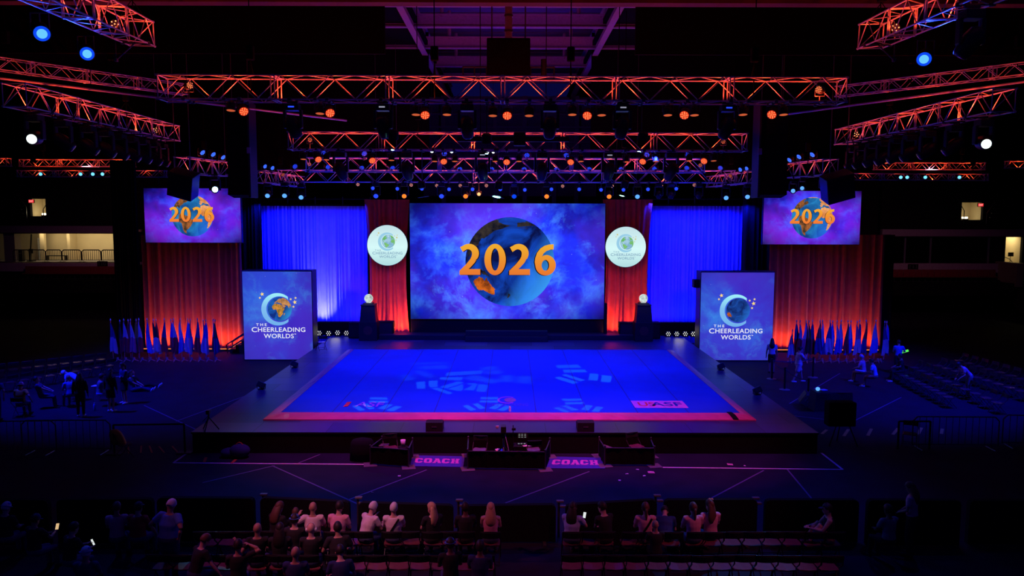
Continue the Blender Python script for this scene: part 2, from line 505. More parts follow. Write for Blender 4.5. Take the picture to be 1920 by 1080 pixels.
_txt = {}
def text_polys(s, bold=0.0, spacing=1.0):
    """vertices and faces of a line of lettering, cap height 1, centred on x, baseline 0"""
    key = (s, bold, spacing)
    if key in _txt: return _txt[key]
    cu = bpy.data.curves.new('lettering', 'FONT'); cu.body = s; cu.size = 1.0; cu.offset = bold; cu.space_character = spacing
    cu.resolution_u = 4
    ob = bpy.data.objects.new('lettering', cu); COL.objects.link(ob)
    dg = bpy.context.evaluated_depsgraph_get(); dg.update()
    me = bpy.data.meshes.new_from_object(ob.evaluated_get(dg))
    vs = [v.co.copy() for v in me.vertices]; fs = [list(p.vertices) for p in me.polygons]
    bpy.data.objects.remove(ob); bpy.data.meshes.remove(me); bpy.data.curves.remove(cu)
    x0, x1 = min(v.x for v in vs), max(v.x for v in vs); y0, y1 = min(v.y for v in vs), max(v.y for v in vs)
    vs = [(((v.x - x0) / (x1 - x0)) - 0.5, (v.y - y0) / (y1 - y0)) for v in vs]
    _txt[key] = (vs, fs)
    return _txt[key]

def letter(mb, s, w, h, to3, bold=0.0, spacing=1.0):
    """add lettering of width w and height h, centred on x with its foot at 0"""
    vs, fs = text_polys(s, bold, spacing)
    mb.add([to3(x * w, y * h) for x, y in vs], fs)

# ------------------------------------------------------------------ the setting
XL, XR, YB = -46.0, 46.0, 66.0
mb = MB(); mb.box((0, 31, -0.15), (96, 90, 0.3)); struct(mb.build('floor', M['arena_floor']))
mb = MB(); mb.box((XL - .2, 38, 9), (0.4, 62, 19)); struct(mb.build('wall_left', M['black_wall']))
mb = MB(); mb.box((XR + .2, 38, 9), (0.4, 62, 19)); struct(mb.build('wall_right', M['black_wall']))

# black ceiling with a long opening that shows the roof steel
GAP = 4.75
mb = MB()
for s in (-1, 1):
    mb.box((s * (GAP + 20.8), 45, CEIL - 1.2), (41.6, 50, 0.25))
    mb.box((s * (GAP + 20.8), 30.0, 16.4), (41.6, 0.12, 4.8))
    mb.box((s * (GAP + 7.5), 46.0, 14.2), (15.0, 0.12, 8.6))
struct(mb.build('ceiling', M['deep_black']))
mb = MB()
for k in range(0, 64):
    y = 28 + k * 0.62
    mb.box((0, y, CEIL + 1.0 + (0.06 if k % 2 else 0)), (14, 0.58, 0.06))
struct(mb.build('ceiling_roof_deck', M['roof_deck']))
mb = MB(); mb.box((0, 27.0, 16.55), (84, 0.5, 3.0)); struct(mb.build('beam_front', mat('bulkhead_paint', (0.06, 0.02, 0.025), 0.8)))
for s, nm in ((-1, 'left'), (1, 'right')):
    mb = MB()
    mb.box((s * 4.95, 47, 17.2), (0.32, 37, 0.06)); mb.box((s * 4.95, 47, 17.9), (0.05, 37, 1.35)); mb.box((s * 4.95, 47, 18.6), (0.32, 37, 0.06))
    struct(mb.build('beam_' + nm, M['roof_steel']))
for i, y in enumerate((36.5, 40.5, 45.5, 51.0, 57.0)):
    mb = MB()
    mb.box((0, y, 17.5), (15, 0.3, 0.06)); mb.box((0, y, 17.8), (15, 0.06, 0.6)); mb.box((0, y, 18.1), (15, 0.3, 0.06))
    if i < 4:
        for s in (-1, 1):
            mb.tube((s * 4.7, y, 18.0), (0.3 * s, y + 4.0, 18.9), 0.09, 5)
            mb.tube((s * 3.5, y, 18.0), (s * 3.5, y, 19.6), 0.10, 4)
    struct(mb.build('beam_cross_%d' % (i + 1), M['roof_steel']))
# far roof steel seen through the opening of the second black drape
mb = MB()
for z in (10.6, 11.6, 12.7, 13.8, 15.0, 16.0): mb.box((0, 63.0, z), (13, 0.25, 0.16))
for x in (-5.4, -3.6, -1.2, 1.2, 3.6, 5.4): mb.box((x, 63.3, 13), (0.35, 0.3, 9))
mb.box((0, 65.2, 12.5), (15, 0.2, 10.5))
struct(mb.build('wall_end_gable', M['roof_steel']))
# hatch outlines hung under the black ceiling
for nm, q in (('left', ((390, 66), (470, 66), (492, 88), (420, 88))), ('right', ((1434, 71), (1510, 71), (1483, 92), (1409, 90)))):
    mb = MB(); pts = [PZ(px, py, CEIL - 1.45) for px, py in q]
    for a, b in zip(pts, pts[1:] + pts[:1]): mb.tube(a, b, 0.12, 4)
    struct(mb.build('trim_hatch_' + nm, M['roof_steel']))

# ---- end wall with its openings
def wx(px): return P(px, 450, 64).x
def wz(py, px=150): return P(px, py, 64).z
mb = MB()
def wall_rect(x0, x1, z0, z1, y=64.0, t=0.3): mb.box(((x0 + x1) / 2, y, (z0 + z1) / 2), (abs(x1 - x0), t, abs(z1 - z0)))
zA, zB = wz(438), wz(491.5)              # the long concourse opening at one side
xe = wx(240)
zd0, zd1, xd0, xd1 = wz(405.5), wz(373), wx(62), wx(91)
wall_rect(XL, xd0, zA, 18); wall_rect(xd1, xe, zA, 18); wall_rect(xd0, xd1, zA, zd0); wall_rect(xd0, xd1, zd1, 18)
wall_rect(XL, xe, 0, zB)
wall_rect(xe - 1, wx(1648) + 1, 0, 9.5, 64.6); wall_rect(xe - 1, -7.2, 9.5, 19, 64.6); wall_rect(7.2, wx(1648) + 1, 9.5, 19, 64.6)
zC, zD = wz(444, 1700), wz(494, 1700)
ze0, ze1, xf0, xf1 = wz(412, 1700), wz(379.5, 1700), wx(1798), wx(1838)
wall_rect(wx(1648), xf0, zC, 18); wall_rect(xf1, XR, zC, 18); wall_rect(xf0, xf1, zC, ze0); wall_rect(xf0, xf1, ze1, 18)
xg0, xg1, zg0 = wx(1884), wx(1916), wz(497, 1700)
wall_rect(wx(1648), xg0 - 0.9, 0, zD); wall_rect(xg0 - 0.9, xg0, 0, zC + .01); wall_rect(xg1, XR, 0, zC + .01); wall_rect(xg0, xg1, 0, zg0)
struct(mb.build('wall_back', M['black_wall']))

# concourse behind the opening
mb = MB()
mb.box(((XL + xe) / 2 - 1, 67.6, (zA + zB) / 2), (xe - XL + 4, 0.2, zA - zB + 1.2))
mb.box((wx(97), 67.0, (zA + zB) / 2), (0.25, 1.2, zA - zB + 1.0))
struct(mb.build('wall_concourse', M['beige_wall']))
mb = MB(); mb.box(((XL + xe) / 2 - 1, 66.0, zB - 0.1), (xe - XL + 4, 3.8, 0.2)); struct(mb.build('floor_concourse', M['grey_wall']))
mb = MB(); mb.box(((XL + xe) / 2 - 1, 66.0, zA + 0.25), (xe - XL + 4, 3.6, 0.2)); struct(mb.build('ceiling_concourse', M['beige_wall']))
mb = MB(); mb.box((wx(49), 66.3, (zA + zB) / 2), (0.35, 0.35, zA - zB + .3)); struct(mb.build('pillar_concourse', M['beige_wall']))
mb = MB(); mb.box((wx(14), 64.6, (zA + zB) / 2), (0.9, 0.8, zA - zB + .3)); struct(mb.build('wall_concourse_stub', M['grey_wall']))
mb = MB(); mb.box(((wx(25) + wx(37)) / 2, 67.3, zB + .95), (wx(37) - wx(25), .1, 1.9)); struct(mb.build('door_1', M['white_paint']))
add_light('AREA', 'concourse_lamp', (wx(165), 65.6, zA + 0.1), (wx(165), 67.2, zA - 1.1), (1.0, 0.80, 0.45), 105, 6.0, size_y=0.5)
add_light('AREA', 'concourse_lamp', (wx(70), 65.6, zA + 0.1), (wx(70), 67.2, zA - 1.1), (1.0, 0.80, 0.45), 40, 2.0, size_y=0.5)
# edge band and first tier
mb = MB(); mb.box(((XL + xe) / 2, 63.6, (wz(492) + wz(508)) / 2), (xe - XL, 0.4, wz(492) - wz(508))); struct(mb.build('trim_ledge_left', mat('ledge_paint', (0.62, 0.52, 0.58), 0.7)))
mb = MB(); mb.box(((XL + xe) / 2, 62.4, wz(520) - 0.5), (xe - XL, 2.4, 1.0)); struct(mb.build('floor_tier_left', M['black_wall']))
mb = MB(); mb.box(((XL + xe) / 2, 63.7, wz(430)), (xe - XL, 0.5, wz(424) - wz(437))); struct(mb.build('trim_fascia_left', mat('fascia_paint', (0.30, 0.24, 0.34), 0.7)))
mb = MB(); mb.box(((wx(1648) + XR) / 2, 63.7, wz(436.5, 1800)), (XR - wx(1648), 0.5, wz(430, 1800) - wz(443, 1800))); struct(mb.build('trim_fascia_right', mat('fascia_paint_pale', (0.36, 0.30, 0.36), 0.7)))
mb = MB(); mb.box(((wx(1648) + wx(1868)) / 2, 63.6, (wz(493, 1700) + wz(510, 1700)) / 2), (wx(1868) - wx(1648), 0.4, wz(493, 1700) - wz(510, 1700))); struct(mb.build('trim_ledge_right', mat('ledge_paint_pale', (0.55, 0.46, 0.52), 0.7)))
mb = MB(); mb.box(((wx(1648) + wx(1868)) / 2, 62.4, wz(526, 1750) - 0.5), (wx(1868) - wx(1648), 2.4, 1.0)); struct(mb.build('floor_tier_right', M['black_wall']))
# dark glazing of the closed boxes
mb = MB(); mb.box(((wx(1648) + xg0 - 0.9) / 2, 64.05, (zC + zD) / 2), (xg0 - 0.9 - wx(1648), 0.08, zC - zD))
gl = struct(mb.build('window_1', mat('dark_glass', (0.004, 0.004, 0.006), 0.12, spec=0.5)))
mb = MB()
for px in (1697, 1745, 1854): mb.box((wx(px), 63.97, (zC + zD) / 2), (0.12, 0.1, zC - zD))
mb.build('window_mullion', M['silver'], gl)
# lit stair doorway
mb = MB()
mb.box(((xg0 + xg1) / 2, 67.0, (zC + zg0) / 2), (3.0, 0.15, 3.4))
mb.box((xg0 - 0.15, 65.6, (zC + zg0) / 2), (0.15, 2.9, 3.4)); mb.box((xg1 + 0.15, 65.6, (zC + zg0) / 2), (0.15, 2.9, 3.4))
struct(mb.build('wall_stairwell', M['beige_wall']))
add_light('AREA', 'stairwell_lamp', ((xg0 + xg1) / 2, 65.4, zC + 0.5), ((xg0 + xg1) / 2, 66.0, zg0), (1.0, 0.84, 0.46), 58, 0.9)
mb = MB()
nst = 9
for k in range(nst):
    zt = zg0 - 0.18 * (k + 0.5); mb.box(((xg0 + xg1) / 2 - .1, 63.6 - k * 0.30, zt - 1.0), (xg1 - xg0 + 0.3, 0.32, 2.0 + 0.18))
struct(mb.build('floor_stair', M['stair']))
mb = MB(); mb.box((xg0 - 0.55, 62.4, zg0 - 0.6), (0.5, 2.8, 1.9)); struct(mb.build('wall_stair_side', mat('stair_side_paint', (0.40, 0.33, 0.24), 0.7)))
# the two small high exits
for nm, x0, x1, z0, z1 in (('left', xd0, xd1, zd0, zd1), ('right', xf0, xf1, ze0, ze1)):
    mb = MB()
    mb.box(((x0 + x1) / 2, 65.8, (z0 + z1) / 2), (x1 - x0 + 1.2, 0.15, z1 - z0 + 0.9))
    for xx in (x0 - 0.15, x1 + 0.15): mb.box((xx, 65.0, (z0 + z1) / 2), (0.15, 1.5, z1 - z0 + 0.8))
    mb.box(((x0 + x1) / 2, 65.0, z1 + 0.3), (x1 - x0 + 1, 1.5, 0.1))
    struct(mb.build('wall_exit_%s' % nm, M['beige_wall']))
    mb = MB(); mb.box(((x0 + x1) / 2, 65.0, z0 - 0.08), (x1 - x0 + 1, 1.6, 0.14)); struct(mb.build('floor_exit_%s' % nm, M['grey_wall']))
    sgn = 1 if nm == 'left' else -1
    lx = (x0 + x1) / 2 + (0.25 if nm == 'left' else -0.30)
    t = thing('egress_lamp', 'bright warm lamp at the foot of the small %s exit' % ('high' if nm == 'left' else 'wide high'), 'lamp', (lx, 64.35, z0))
    t['label'] = 'bright floor lamp in the small lit exit above the %s' % ('railed concourse' if nm == 'left' else 'dark glazed boxes')
    b = MB((lx, 64.35, z0)); b.box((lx, 64.35, z0 + 0.05), (0.5, 0.2, 0.1)); b.build('base', M['dark_steel'], t)
    b = MB((lx, 64.35, z0)); b.bbox((lx, 64.35, z0 + 0.17), (0.46, 0.12, 0.14), 0.03); b.build('lens', E['warm'], t)
    add_light('POINT', 'egress_glow', (lx, 64.7, z0 + 0.25), None, (1.0, 0.85, 0.5), 17, 0.08)
    ex = x0 + 0.22 if nm == 'left' else x1 - 0.32
    t = thing('exit_sign', 'small red lit exit sign over the %s' % ('exit above the railed concourse' if nm == 'left' else 'exit above the dark glazed boxes'), 'sign', (ex, 63.75, z1 - 0.32))
    o3 = Vector((ex, 63.75, z1 - 0.32))
    b = MB(o3); b.bbox(o3 + Vector((0, 0, 0.12)), (0.46, 0.12, 0.28), 0.02); b.build('housing', M['black_plastic'], t)
    b = MB(o3); b.tube(o3 + Vector((0, .02, .2)), o3 + Vector((0, .02, .45)), .03, 6); b.box(o3 + Vector((0, .08, .45)), (.1, .16, .08)); b.build('bracket', M['black_plastic'], t)
    b = MB(o3); b.box(o3 + Vector((0, -0.07, 0.12)), (0.42, 0.02, 0.24)); b.build('lit_face', E['exit'], t)
    b = MB(o3); letter(b, 'EXIT', 0.32, 0.15, lambda x, y: o3 + Vector((x, -0.086, 0.045 + y)), 0.01)
    b.build('lettering', emis('exit_letters', (1.0, 0.55, 0.5), 1.0), t)
    mb = MB()
    for q in range(5):
        mb.tube((x0 - 0.3 - q * 0.12 if nm == 'left' else x1 + 0.3 + q * .12, 63.4, z0 + 0.2 + q * 0.35), (x0 - 0.9 - q * .12 if nm == 'left' else x1 + .9 + q * .12, 63.4, z0 + 0.2 + q * 0.35), 0.03, 4)
    mb.tube((x1 + .05, 63.4, z0 - .3), (x1 + .05, 63.4, z0 + .55), 0.035, 5); mb.tube((x0 - .05, 63.4, z0 - .3), (x0 - .05, 63.4, z0 + .75), 0.035, 5)
    mb.tube((x1 + .05, 63.4, z0 + .55), (x1 + .7, 63.4, z0 + 1.5), 0.03, 5); mb.tube((x0 - .05, 63.4, z0 + .75), (x0 - .8, 63.4, z0 + 1.9), 0.03, 5)
    struct(mb.build('trim_exit_rail_%s' % nm, M['dark_steel']))

# seats of the first tier rows
def make_tier_seat():
    t = thing('tier_seat', '-', 'seat')
    b = MB(); b.bbox((0, 0, 0.42), (0.48, 0.42, 0.08), 0.03); b.build('seat', M['seat_red'], t)
    b = MB(); b.bbox((0, 0.26, 0.72), (0.48, 0.07, 0.55), 0.03, mtx=Matrix.Rotation(-0.12, 3, 'X')); b.build('backrest', M['seat_red'], t)
    b = MB(); b.box((0, 0.15, 0.2), (0.08, 0.1, 0.4)); b.box((0, 0.1, 0.02), (0.3, 0.25, 0.04)); b.build('pedestal', M['dark_steel'], t)
    return t
ts = make_tier_seat()
xs = [wx(66 + 10.9 * k) for k in range(16)]
for k, x in enumerate(xs):
    clone(ts, (x, 62.6, wz(520)), 0, '%s red tier seat from the near end of the row under the railed concourse' % ORD[k], 'red seats under the concourse')
xs = [wx(1655 + 11.4 * k) for k in range(18)]
for k, x in enumerate(xs):
    clone(ts, (x, 62.6, wz(526, 1750)), 0, '%s red tier seat from the curtain, row under the dark glazed boxes' % ORD[k], 'red seats under the glazed boxes')

# section number signs
for s, px, py in (('110', 192, 494.5), ('111', 1712, 500)):
    c = P(px, py, 63.37)
    t = thing('section_sign', 'dark section sign reading %s below the %s' % (s, 'concourse railing' if s == '110' else 'dark glazed boxes'), 'sign', c)
    b = MB(c); b.bbox(c, (0.85, 0.05, 0.42), 0.02); b.build('board', M['black_paint'], t)
    b = MB(c); letter(b, s, 0.6, 0.28, lambda x, y: c + Vector((x, -0.032, y - 0.14)), 0.01); b.build('lettering', M['grey_plastic'], t)

# steel crowd barriers
def make_barrier(w=2.3, h=1.1, bars=9, k=1.0):
    t = thing('crowd_barrier', '-', 'barrier')
    b = MB(); c = 0.14
    pts = [(-w / 2, 0, 0.12), (-w / 2, 0, h - c), (-w / 2 + c, 0, h), (w / 2 - c, 0, h), (w / 2, 0, h - c), (w / 2, 0, 0.12)]
    b.path(pts, 0.022 * k, 8); b.tube((-w / 2, 0, 0.16), (w / 2, 0, 0.16), 0.02, 8)
    b.build('frame', M['black_paint' if k > 1 else 'dark_steel'], t)
    b = MB()
    for q in range(bars):
        x = -w / 2 + w * (q + 1) / (bars + 1); b.tube((x, 0, 0.16), (x, 0, h), 0.011 * k, 5)
    b.build('bars', M['black_paint' if k > 1 else 'dark_steel'], t)
    for s in (-1, 1):
        b = MB(); b.tube((s * w * 0.42, -0.28, 0.02), (s * w * 0.42, 0.28, 0.02), 0.02, 6); b.tube((s * w * 0.42, 0, 0.02), (s * w * 0.42, 0, 0.16), 0.02, 6); b.build('foot', M['dark_steel'], t)
    return t
cb = make_barrier(1.65, 1.0, 8, 1.8)
edges = [20, 51, 81.5, 111.5, 149, 186, 222, 256]
for k in range(7):
    x0, x1 = wx(edges[k]), wx(edges[k + 1])
    o = clone(cb, ((x0 + x1) / 2, 64.2, zB + 0.0), 0, '%s steel crowd barrier along the lit concourse edge, from its outer end' % ORD[k], 'crowd barriers on the concourse')
    o.scale = ((x1 - x0) * 0.96 / 1.65, 1, 1)
# dark odds and ends in the concourse
c = Vector((wx(27.5), 64.9, zB))
t = thing('equipment_case', 'tall dark case at the outer end of the lit concourse', 'case', c)
b = MB(c); b.bbox(c + Vector((0, -0.1, 0.5)), (0.3, 0.4, 1.0), 0.03); b.build('body', M['case_black'], t)
b = MB(c); b.tube(c + Vector((-.1, -.32, .7)), c + Vector((.1, -.32, .7)), 0.02, 6); b.build('handle', M['silver'], t)
c = Vector((wx(73), 66.4, zB))
t = thing('bench', 'long low dark bench behind the concourse railing', 'bench', c)
b = MB(c); b.bbox(c + Vector((0, 0, .4)), (wx(94) - wx(52), .35, .07), .02); b.build('seat', M['black_paint'], t)
for s in (-.8, .8):
    b = MB(c); b.box(c + Vector((s, 0, .18)), (.07, .3, .37)); b.build('leg', M['black_paint'], t)
c = Vector((wx(40), 65.2, zB))
t = thing('display_stand', 'black slanted stand with a dark screen beside the concourse pillar', 'stand', c)
b = MB(c); b.box(c + Vector((0, 0, 1.15)), (.09, .09, 2.3), mtx=Matrix.Rotation(.10, 3, 'Y')); b.build('post', M['black_paint'], t)
b = MB(c); b.bbox(c + Vector((.05, -.1, .85)), (.36, .08, .4), .02); b.build('screen', M['black_plastic'], t)
b = MB(c); b.box(c + Vector((0, 0, .03)), (.5, .5, .06)); b.build('base', M['black_paint'], t)
c = Vector((wx(1905), 64.6, zg0 + 0.1))
t = thing('music_stand', 'small black sign on a stand in the lit stair doorway', 'sign stand', c)
b = MB(c); b.tube(c + Vector((0, 0, -.1)), c + Vector((0, 0, .75)), .025, 6); b.build('post', M['black_paint'], t)
b = MB(c); b.bbox(c + Vector((0, -.05, .78)), (.45, .06, .34), .02); b.build('board', M['black_paint'], t)
b = MB(c); b.lathe(c + Vector((0, 0, -.1)), [(.18, 0), (.16, .03)], 14); b.build('base', M['black_paint'], t)
mb = MB(); mb.path([(xg0 - .2, 61.3, zg0 - .5), (xg0 + .05, 63.3, zg0 + .55), (xg0 + .05, 64.2, zg0 + .75), (xg0 + .05, 64.2, zg0 + .3)], 0.03, 6); struct(mb.build('trim_handrail', M['dark_steel']))

# ---- lines on the arena floor
def line_on_floor(name, a, b, w, m, z=0.004):
    a, b = Vector(a), Vector(b); d = (b - a).normalized(); n = Vector((-d.y, d.x, 0)) * (w / 2)
    mb = MB()
    vs = [a - n, b - n, b + n, a + n]
    mb.add([p + Vector((0, 0, z)) for p in vs] + [p + Vector((0, 0, 0.0005)) for p in vs], [(0, 1, 2, 3), (4, 5, 1, 0), (5, 6, 2, 1), (6, 7, 3, 2), (7, 4, 0, 3)])
    return mb.build(name, m)
i = 0
for a, b in (((510, 873), (700, 958)), ((800, 881), (630, 946)), ((1105, 884), (948, 943)), ((1432, 882), (1330, 936)), ((1476, 880), (1522, 935)),
             ((515, 873), (380, 905)), ((270, 760), (367, 805)), ((560, 868), (600, 852)), ((1480, 757), (1575, 700)), ((1580, 800), (1690, 745)), ((1450, 775), (1560, 788)), ((330, 790), (480, 735))):
    i += 1
    struct(line_on_floor('trim_floor_seam_%d' % i, PZ(*a), PZ(*b), 0.05, M['tape_faint'], 0.003))
tape = [((325, 868), (692, 871)), ((1228, 876.5), (1580, 880.5)), ((325, 868), (348, 852)), ((1580, 880.5), (1540, 849.5))]
for k, (a, b) in enumerate(tape):
    struct(line_on_floor('trim_tape_%d' % (k + 1), PZ(*a), PZ(*b), 0.07, M['tape_white'], 0.008))
for k, (a, b) in enumerate((((383, 867), (386, 858)), ((434, 869), (442, 862)))):
    tag(line_on_floor('floor_tape_mark', PZ(*a), PZ(*b), 0.09, M['orange_bag'], 0.012), 'short orange tape mark on the floor, %s from the corner of the white line' % ('nearer' if k == 0 else 'farther'), 'tape')
for k, (a, b) in enumerate((((242, 850), (240, 836)), ((264, 849), (265, 836)), ((285, 849), (280, 836)), ((308, 849), (298, 837)), ((333, 848), (323, 837)))):
    tag(line_on_floor('floor_tape_mark', PZ(*a), PZ(*b), 0.055, M['orange_bag'], 0.006), '%s thin orange tape strip from the chair with the yellow jacket' % ORD[k], 'tape', 'orange strips beyond the jacket chair')
for k, (a, b) in enumerate((((1541, 814), (1550, 806)), ((1582, 818), (1591, 805)), ((1627, 817), (1634, 804)), ((1674, 815), (1684, 803)), ((1721, 815), (1728, 802)), ((1765, 814), (1767, 804)))):
    tag(line_on_floor('floor_tape_mark', PZ(*a), PZ(*b), 0.11, M['tape_yellow'], 0.006), '%s yellow tape strip on the floor from the stage corner' % ORD[k], 'tape', 'yellow strips beside the stage')

# ---- curtains
def drape(name, m, x0, x1, z0, z1, y, folds, amp, seed, gather=0.0, n=None, parent=None, rods=False):
    """hanging cloth in soft vertical folds, open at the bottom"""
    rr = random.Random(seed); n = n or folds * 8; nz = 8
    ph = [rr.uniform(0, 6.28) for _ in range(4)]
    def yy(u, t):
        a = amp * (0.75 + 0.35 * t) * (sin(u * folds * 2 * pi + 1.3 * sin(u * folds * 1.7 + ph[0])) + 0.45 * sin(u * folds * 0.43 * 2 * pi + ph[1]) + 0.25 * sin(u * folds * 3.1 * 2 * pi + ph[2]))
        return a
    mb = MB()
    for side, off in ((0, 0.0), (1, 0.012)):
        vs = []
        for j in range(nz + 1):
            t = j / nz
            for k in range(n + 1):
                u = k / n
                x = x0 + (x1 - x0) * u + gather * (u - 0.5) * sin(pi * t * 0.9)
                vs.append((x, y + yy(u, t) + off, z1 + (z0 - z1) * t))
        mb.add(vs, [(j * (n + 1) + k, j * (n + 1) + k + 1, (j + 1) * (n + 1) + k + 1, (j + 1) * (n + 1) + k) for j in range(nz) for k in range(n)])
    return mb.build(name, m, parent, smooth=True, recalc=False)

def drape_px(name, m, a, b, Y, folds, amp, seed, zf=None, **k):
    p, q = P(a[0], a[1], Y), P(b[0], b[1], Y)
    if zf is not None: q.z = zf
    return drape(name, m, p.x, q.x, q.z, p.z, Y, folds, amp, seed, **k)

tag(drape_px('black_curtain', M['black_cloth'], (205, 300), (268, 657), 45.6, 8, .08, 1), 'black masking curtain beside the flags at the concourse side', 'curtain')
tag(drape_px('black_curtain', M['black_cloth'], (440, 300), (496, 640), 46.0, 6, .08, 2), 'black masking curtain between the red side drape and blue drape, african globe tower side', 'curtain')
tag(drape_px('black_curtain', M['black_cloth'], (1396, 300), (1450, 640), 46.0, 6, .08, 3), 'black masking curtain between the red side drape and blue drape, dark globe tower side', 'curtain')
tag(drape_px('black_curtain', M['black_cloth'], (1640, 440), (1668, 660), 45.6, 4, .08, 4), 'black masking curtain edge beside the dark glazed boxes', 'curtain')
tag(drape_px('red_side_drape', M['red_velvet'], (264, 440), (458, 659), 45.0, 15, .10, 11), 'tall red drape behind the flags on the lit concourse side', 'curtain')
tag(drape_px('red_side_drape', M['red_velvet'], (1444, 440), (1650, 660), 45.0, 15, .10, 12), 'tall red drape behind the flags on the dark glazed box side', 'curtain')
tag(drape_px('red_stage_drape', M['red_velvet'], (683, 374), (771, 630), 45.7, 9, .08, 13, gather=-0.5), 'red stage drape between the main screen and the drape with a pale lower edge', 'curtain')
tag(drape_px('red_stage_drape', M['red_velvet'], (1130, 374), (1219, 630), 45.7, 9, .08, 14, gather=-0.5), 'red stage drape on the main screen side of the plain blue drape', 'curtain')
zb = DECK + 0.02
tag(drape_px('blue_stage_drape', M['blue_drape'], (490, 386), (692, 640), 47.4, 30, .06, 15, zf=.02), 'vivid blue stage drape with pale folds at its outer lower edge', 'curtain')
tag(drape_px('blue_stage_drape', M['blue_drape'], (1206, 386), (1399, 640), 47.4, 30, .06, 16, zf=.02), 'vivid blue stage drape, evenly lit, beside the dark globe tower', 'curtain')
for (x0, x1, lab) in ((488, 694, 'dark pipe frame holding up the blue drape with the pale panel'), (1204, 1401, 'dark pipe frame holding up the evenly lit blue drape')):
    p, q = P(x0, 384, 47.6), P(x1, 384, 47.6)
    t = thing('drape_frame', lab, 'frame', (p.x, 47.6, 0))
    b = MB((p.x, 47.6, 0)); b.tube(p, q, 0.05, 8); b.tube(p + Vector((0, 0, .35)), q + Vector((0, 0, .35)), 0.04, 8); b.build('rail', M['dark_steel'], t)
    for k in range(5):
        x = p.x + (q.x - p.x) * (0.0 + k / 4); b = MB((p.x, 47.6, 0)); b.tube((x, 47.6, 0), (x, 47.6, p.z + 0.5), 0.045, 8); b.build('upright', M['dark_steel'], t)
# the lamps that light them (bars at the foot of each drape)
for a, b, pw, lab in ((264, 452, 85, 'long thin orange light bar at the foot of the red drape, concourse side'), (1446, 1648, 85, 'long thin orange light bar at the foot of the red drape, glazed box side')):
    p, q = P(a, 657, 44.3), P(b, 657, 44.3)
    t = thing('light_bar', lab, 'light', (p.x, 44.3, 0))
    bb = MB((p.x, 44.3, 0)); bb.bbox(((p.x + q.x) / 2, 44.3, .06), (q.x - p.x, .16, .12), .02); bb.build('housing', M['black_plastic'], t)
    bb = MB((p.x, 44.3, 0)); bb.box(((p.x + q.x) / 2, 44.3, .135), (q.x - p.x - .1, .10, .03)); bb.build('lens', E['strip'], t)
    add_light('AREA', 'drape_light', ((p.x + q.x) / 2, 44.52, .18), ((p.x + q.x) / 2, 45.0, 1.2), (1.0, .30, .04), pw, q.x - p.x, size_y=.08, spread=130)
for a, b, pw in ((690, 766, 190), (1134, 1212, 190)):
    p, q = P(a, 630, 45.0), P(b, 630, 45.0)
    add_light('AREA', 'drape_light', ((p.x + q.x) / 2, 45.15, DECK + .12), ((p.x + q.x) / 2, 45.8, DECK + 4.5), (1.0, .17, .035), pw, q.x - p.x, size_y=.08, spread=130)
    add_light('SPOT', 'drape_spot', ((p.x + q.x) / 2 + (1 if a < 900 else -1), 38.5, 9.9), ((p.x + q.x) / 2, 45.7, 3.6), (1.0, .05, .16), 620, .1, 34, .9)
for a, b in ((492, 690), (1208, 1397)):
    p, q = P(a, 630, 46.5), P(b, 630, 46.5)
    add_light('AREA', 'drape_light', ((p.x + q.x) / 2, 46.6, 1.2), ((p.x + q.x) / 2, 47.4, 6), (.004, .008, 1.0), 460, q.x - p.x, size_y=.1, spread=140)
    add_light('AREA', 'drape_light', ((p.x + q.x) / 2, 45.6, 8.6), ((p.x + q.x) / 2, 47.4, 4.2), (.004, .008, 1.0), 680, q.x - p.x, size_y=.2, spread=120)

# ------------------------------------------------------------------ the stage
SY0, SY1 = 25.0, 46.3
SXL, SXR = PZ(357, 811, DECK).x, PZ(1540, 815, DECK).x; SX = (SXR - SXL) / 2; SXC = (SXR + SXL) / 2
t = thing('stage', 'wide low black stage platform with grey board deck under the blue floor', 'stage', (0, SY0, 0))
b = MB((0, SY0, 0)); b.box((SXC, (SY0 + SY1) / 2, DECK - .03), (SX * 2, SY1 - SY0, .06)); b.build('deck', M['deck'], t)
b = MB((0, SY0, 0)); b.box((SXC, (SY0 + SY1) / 2, (DECK - .06) / 2), (SX * 2 - .06, SY1 - SY0 - .06, DECK - .06)); b.build('skirt', M['black_cloth'], t)

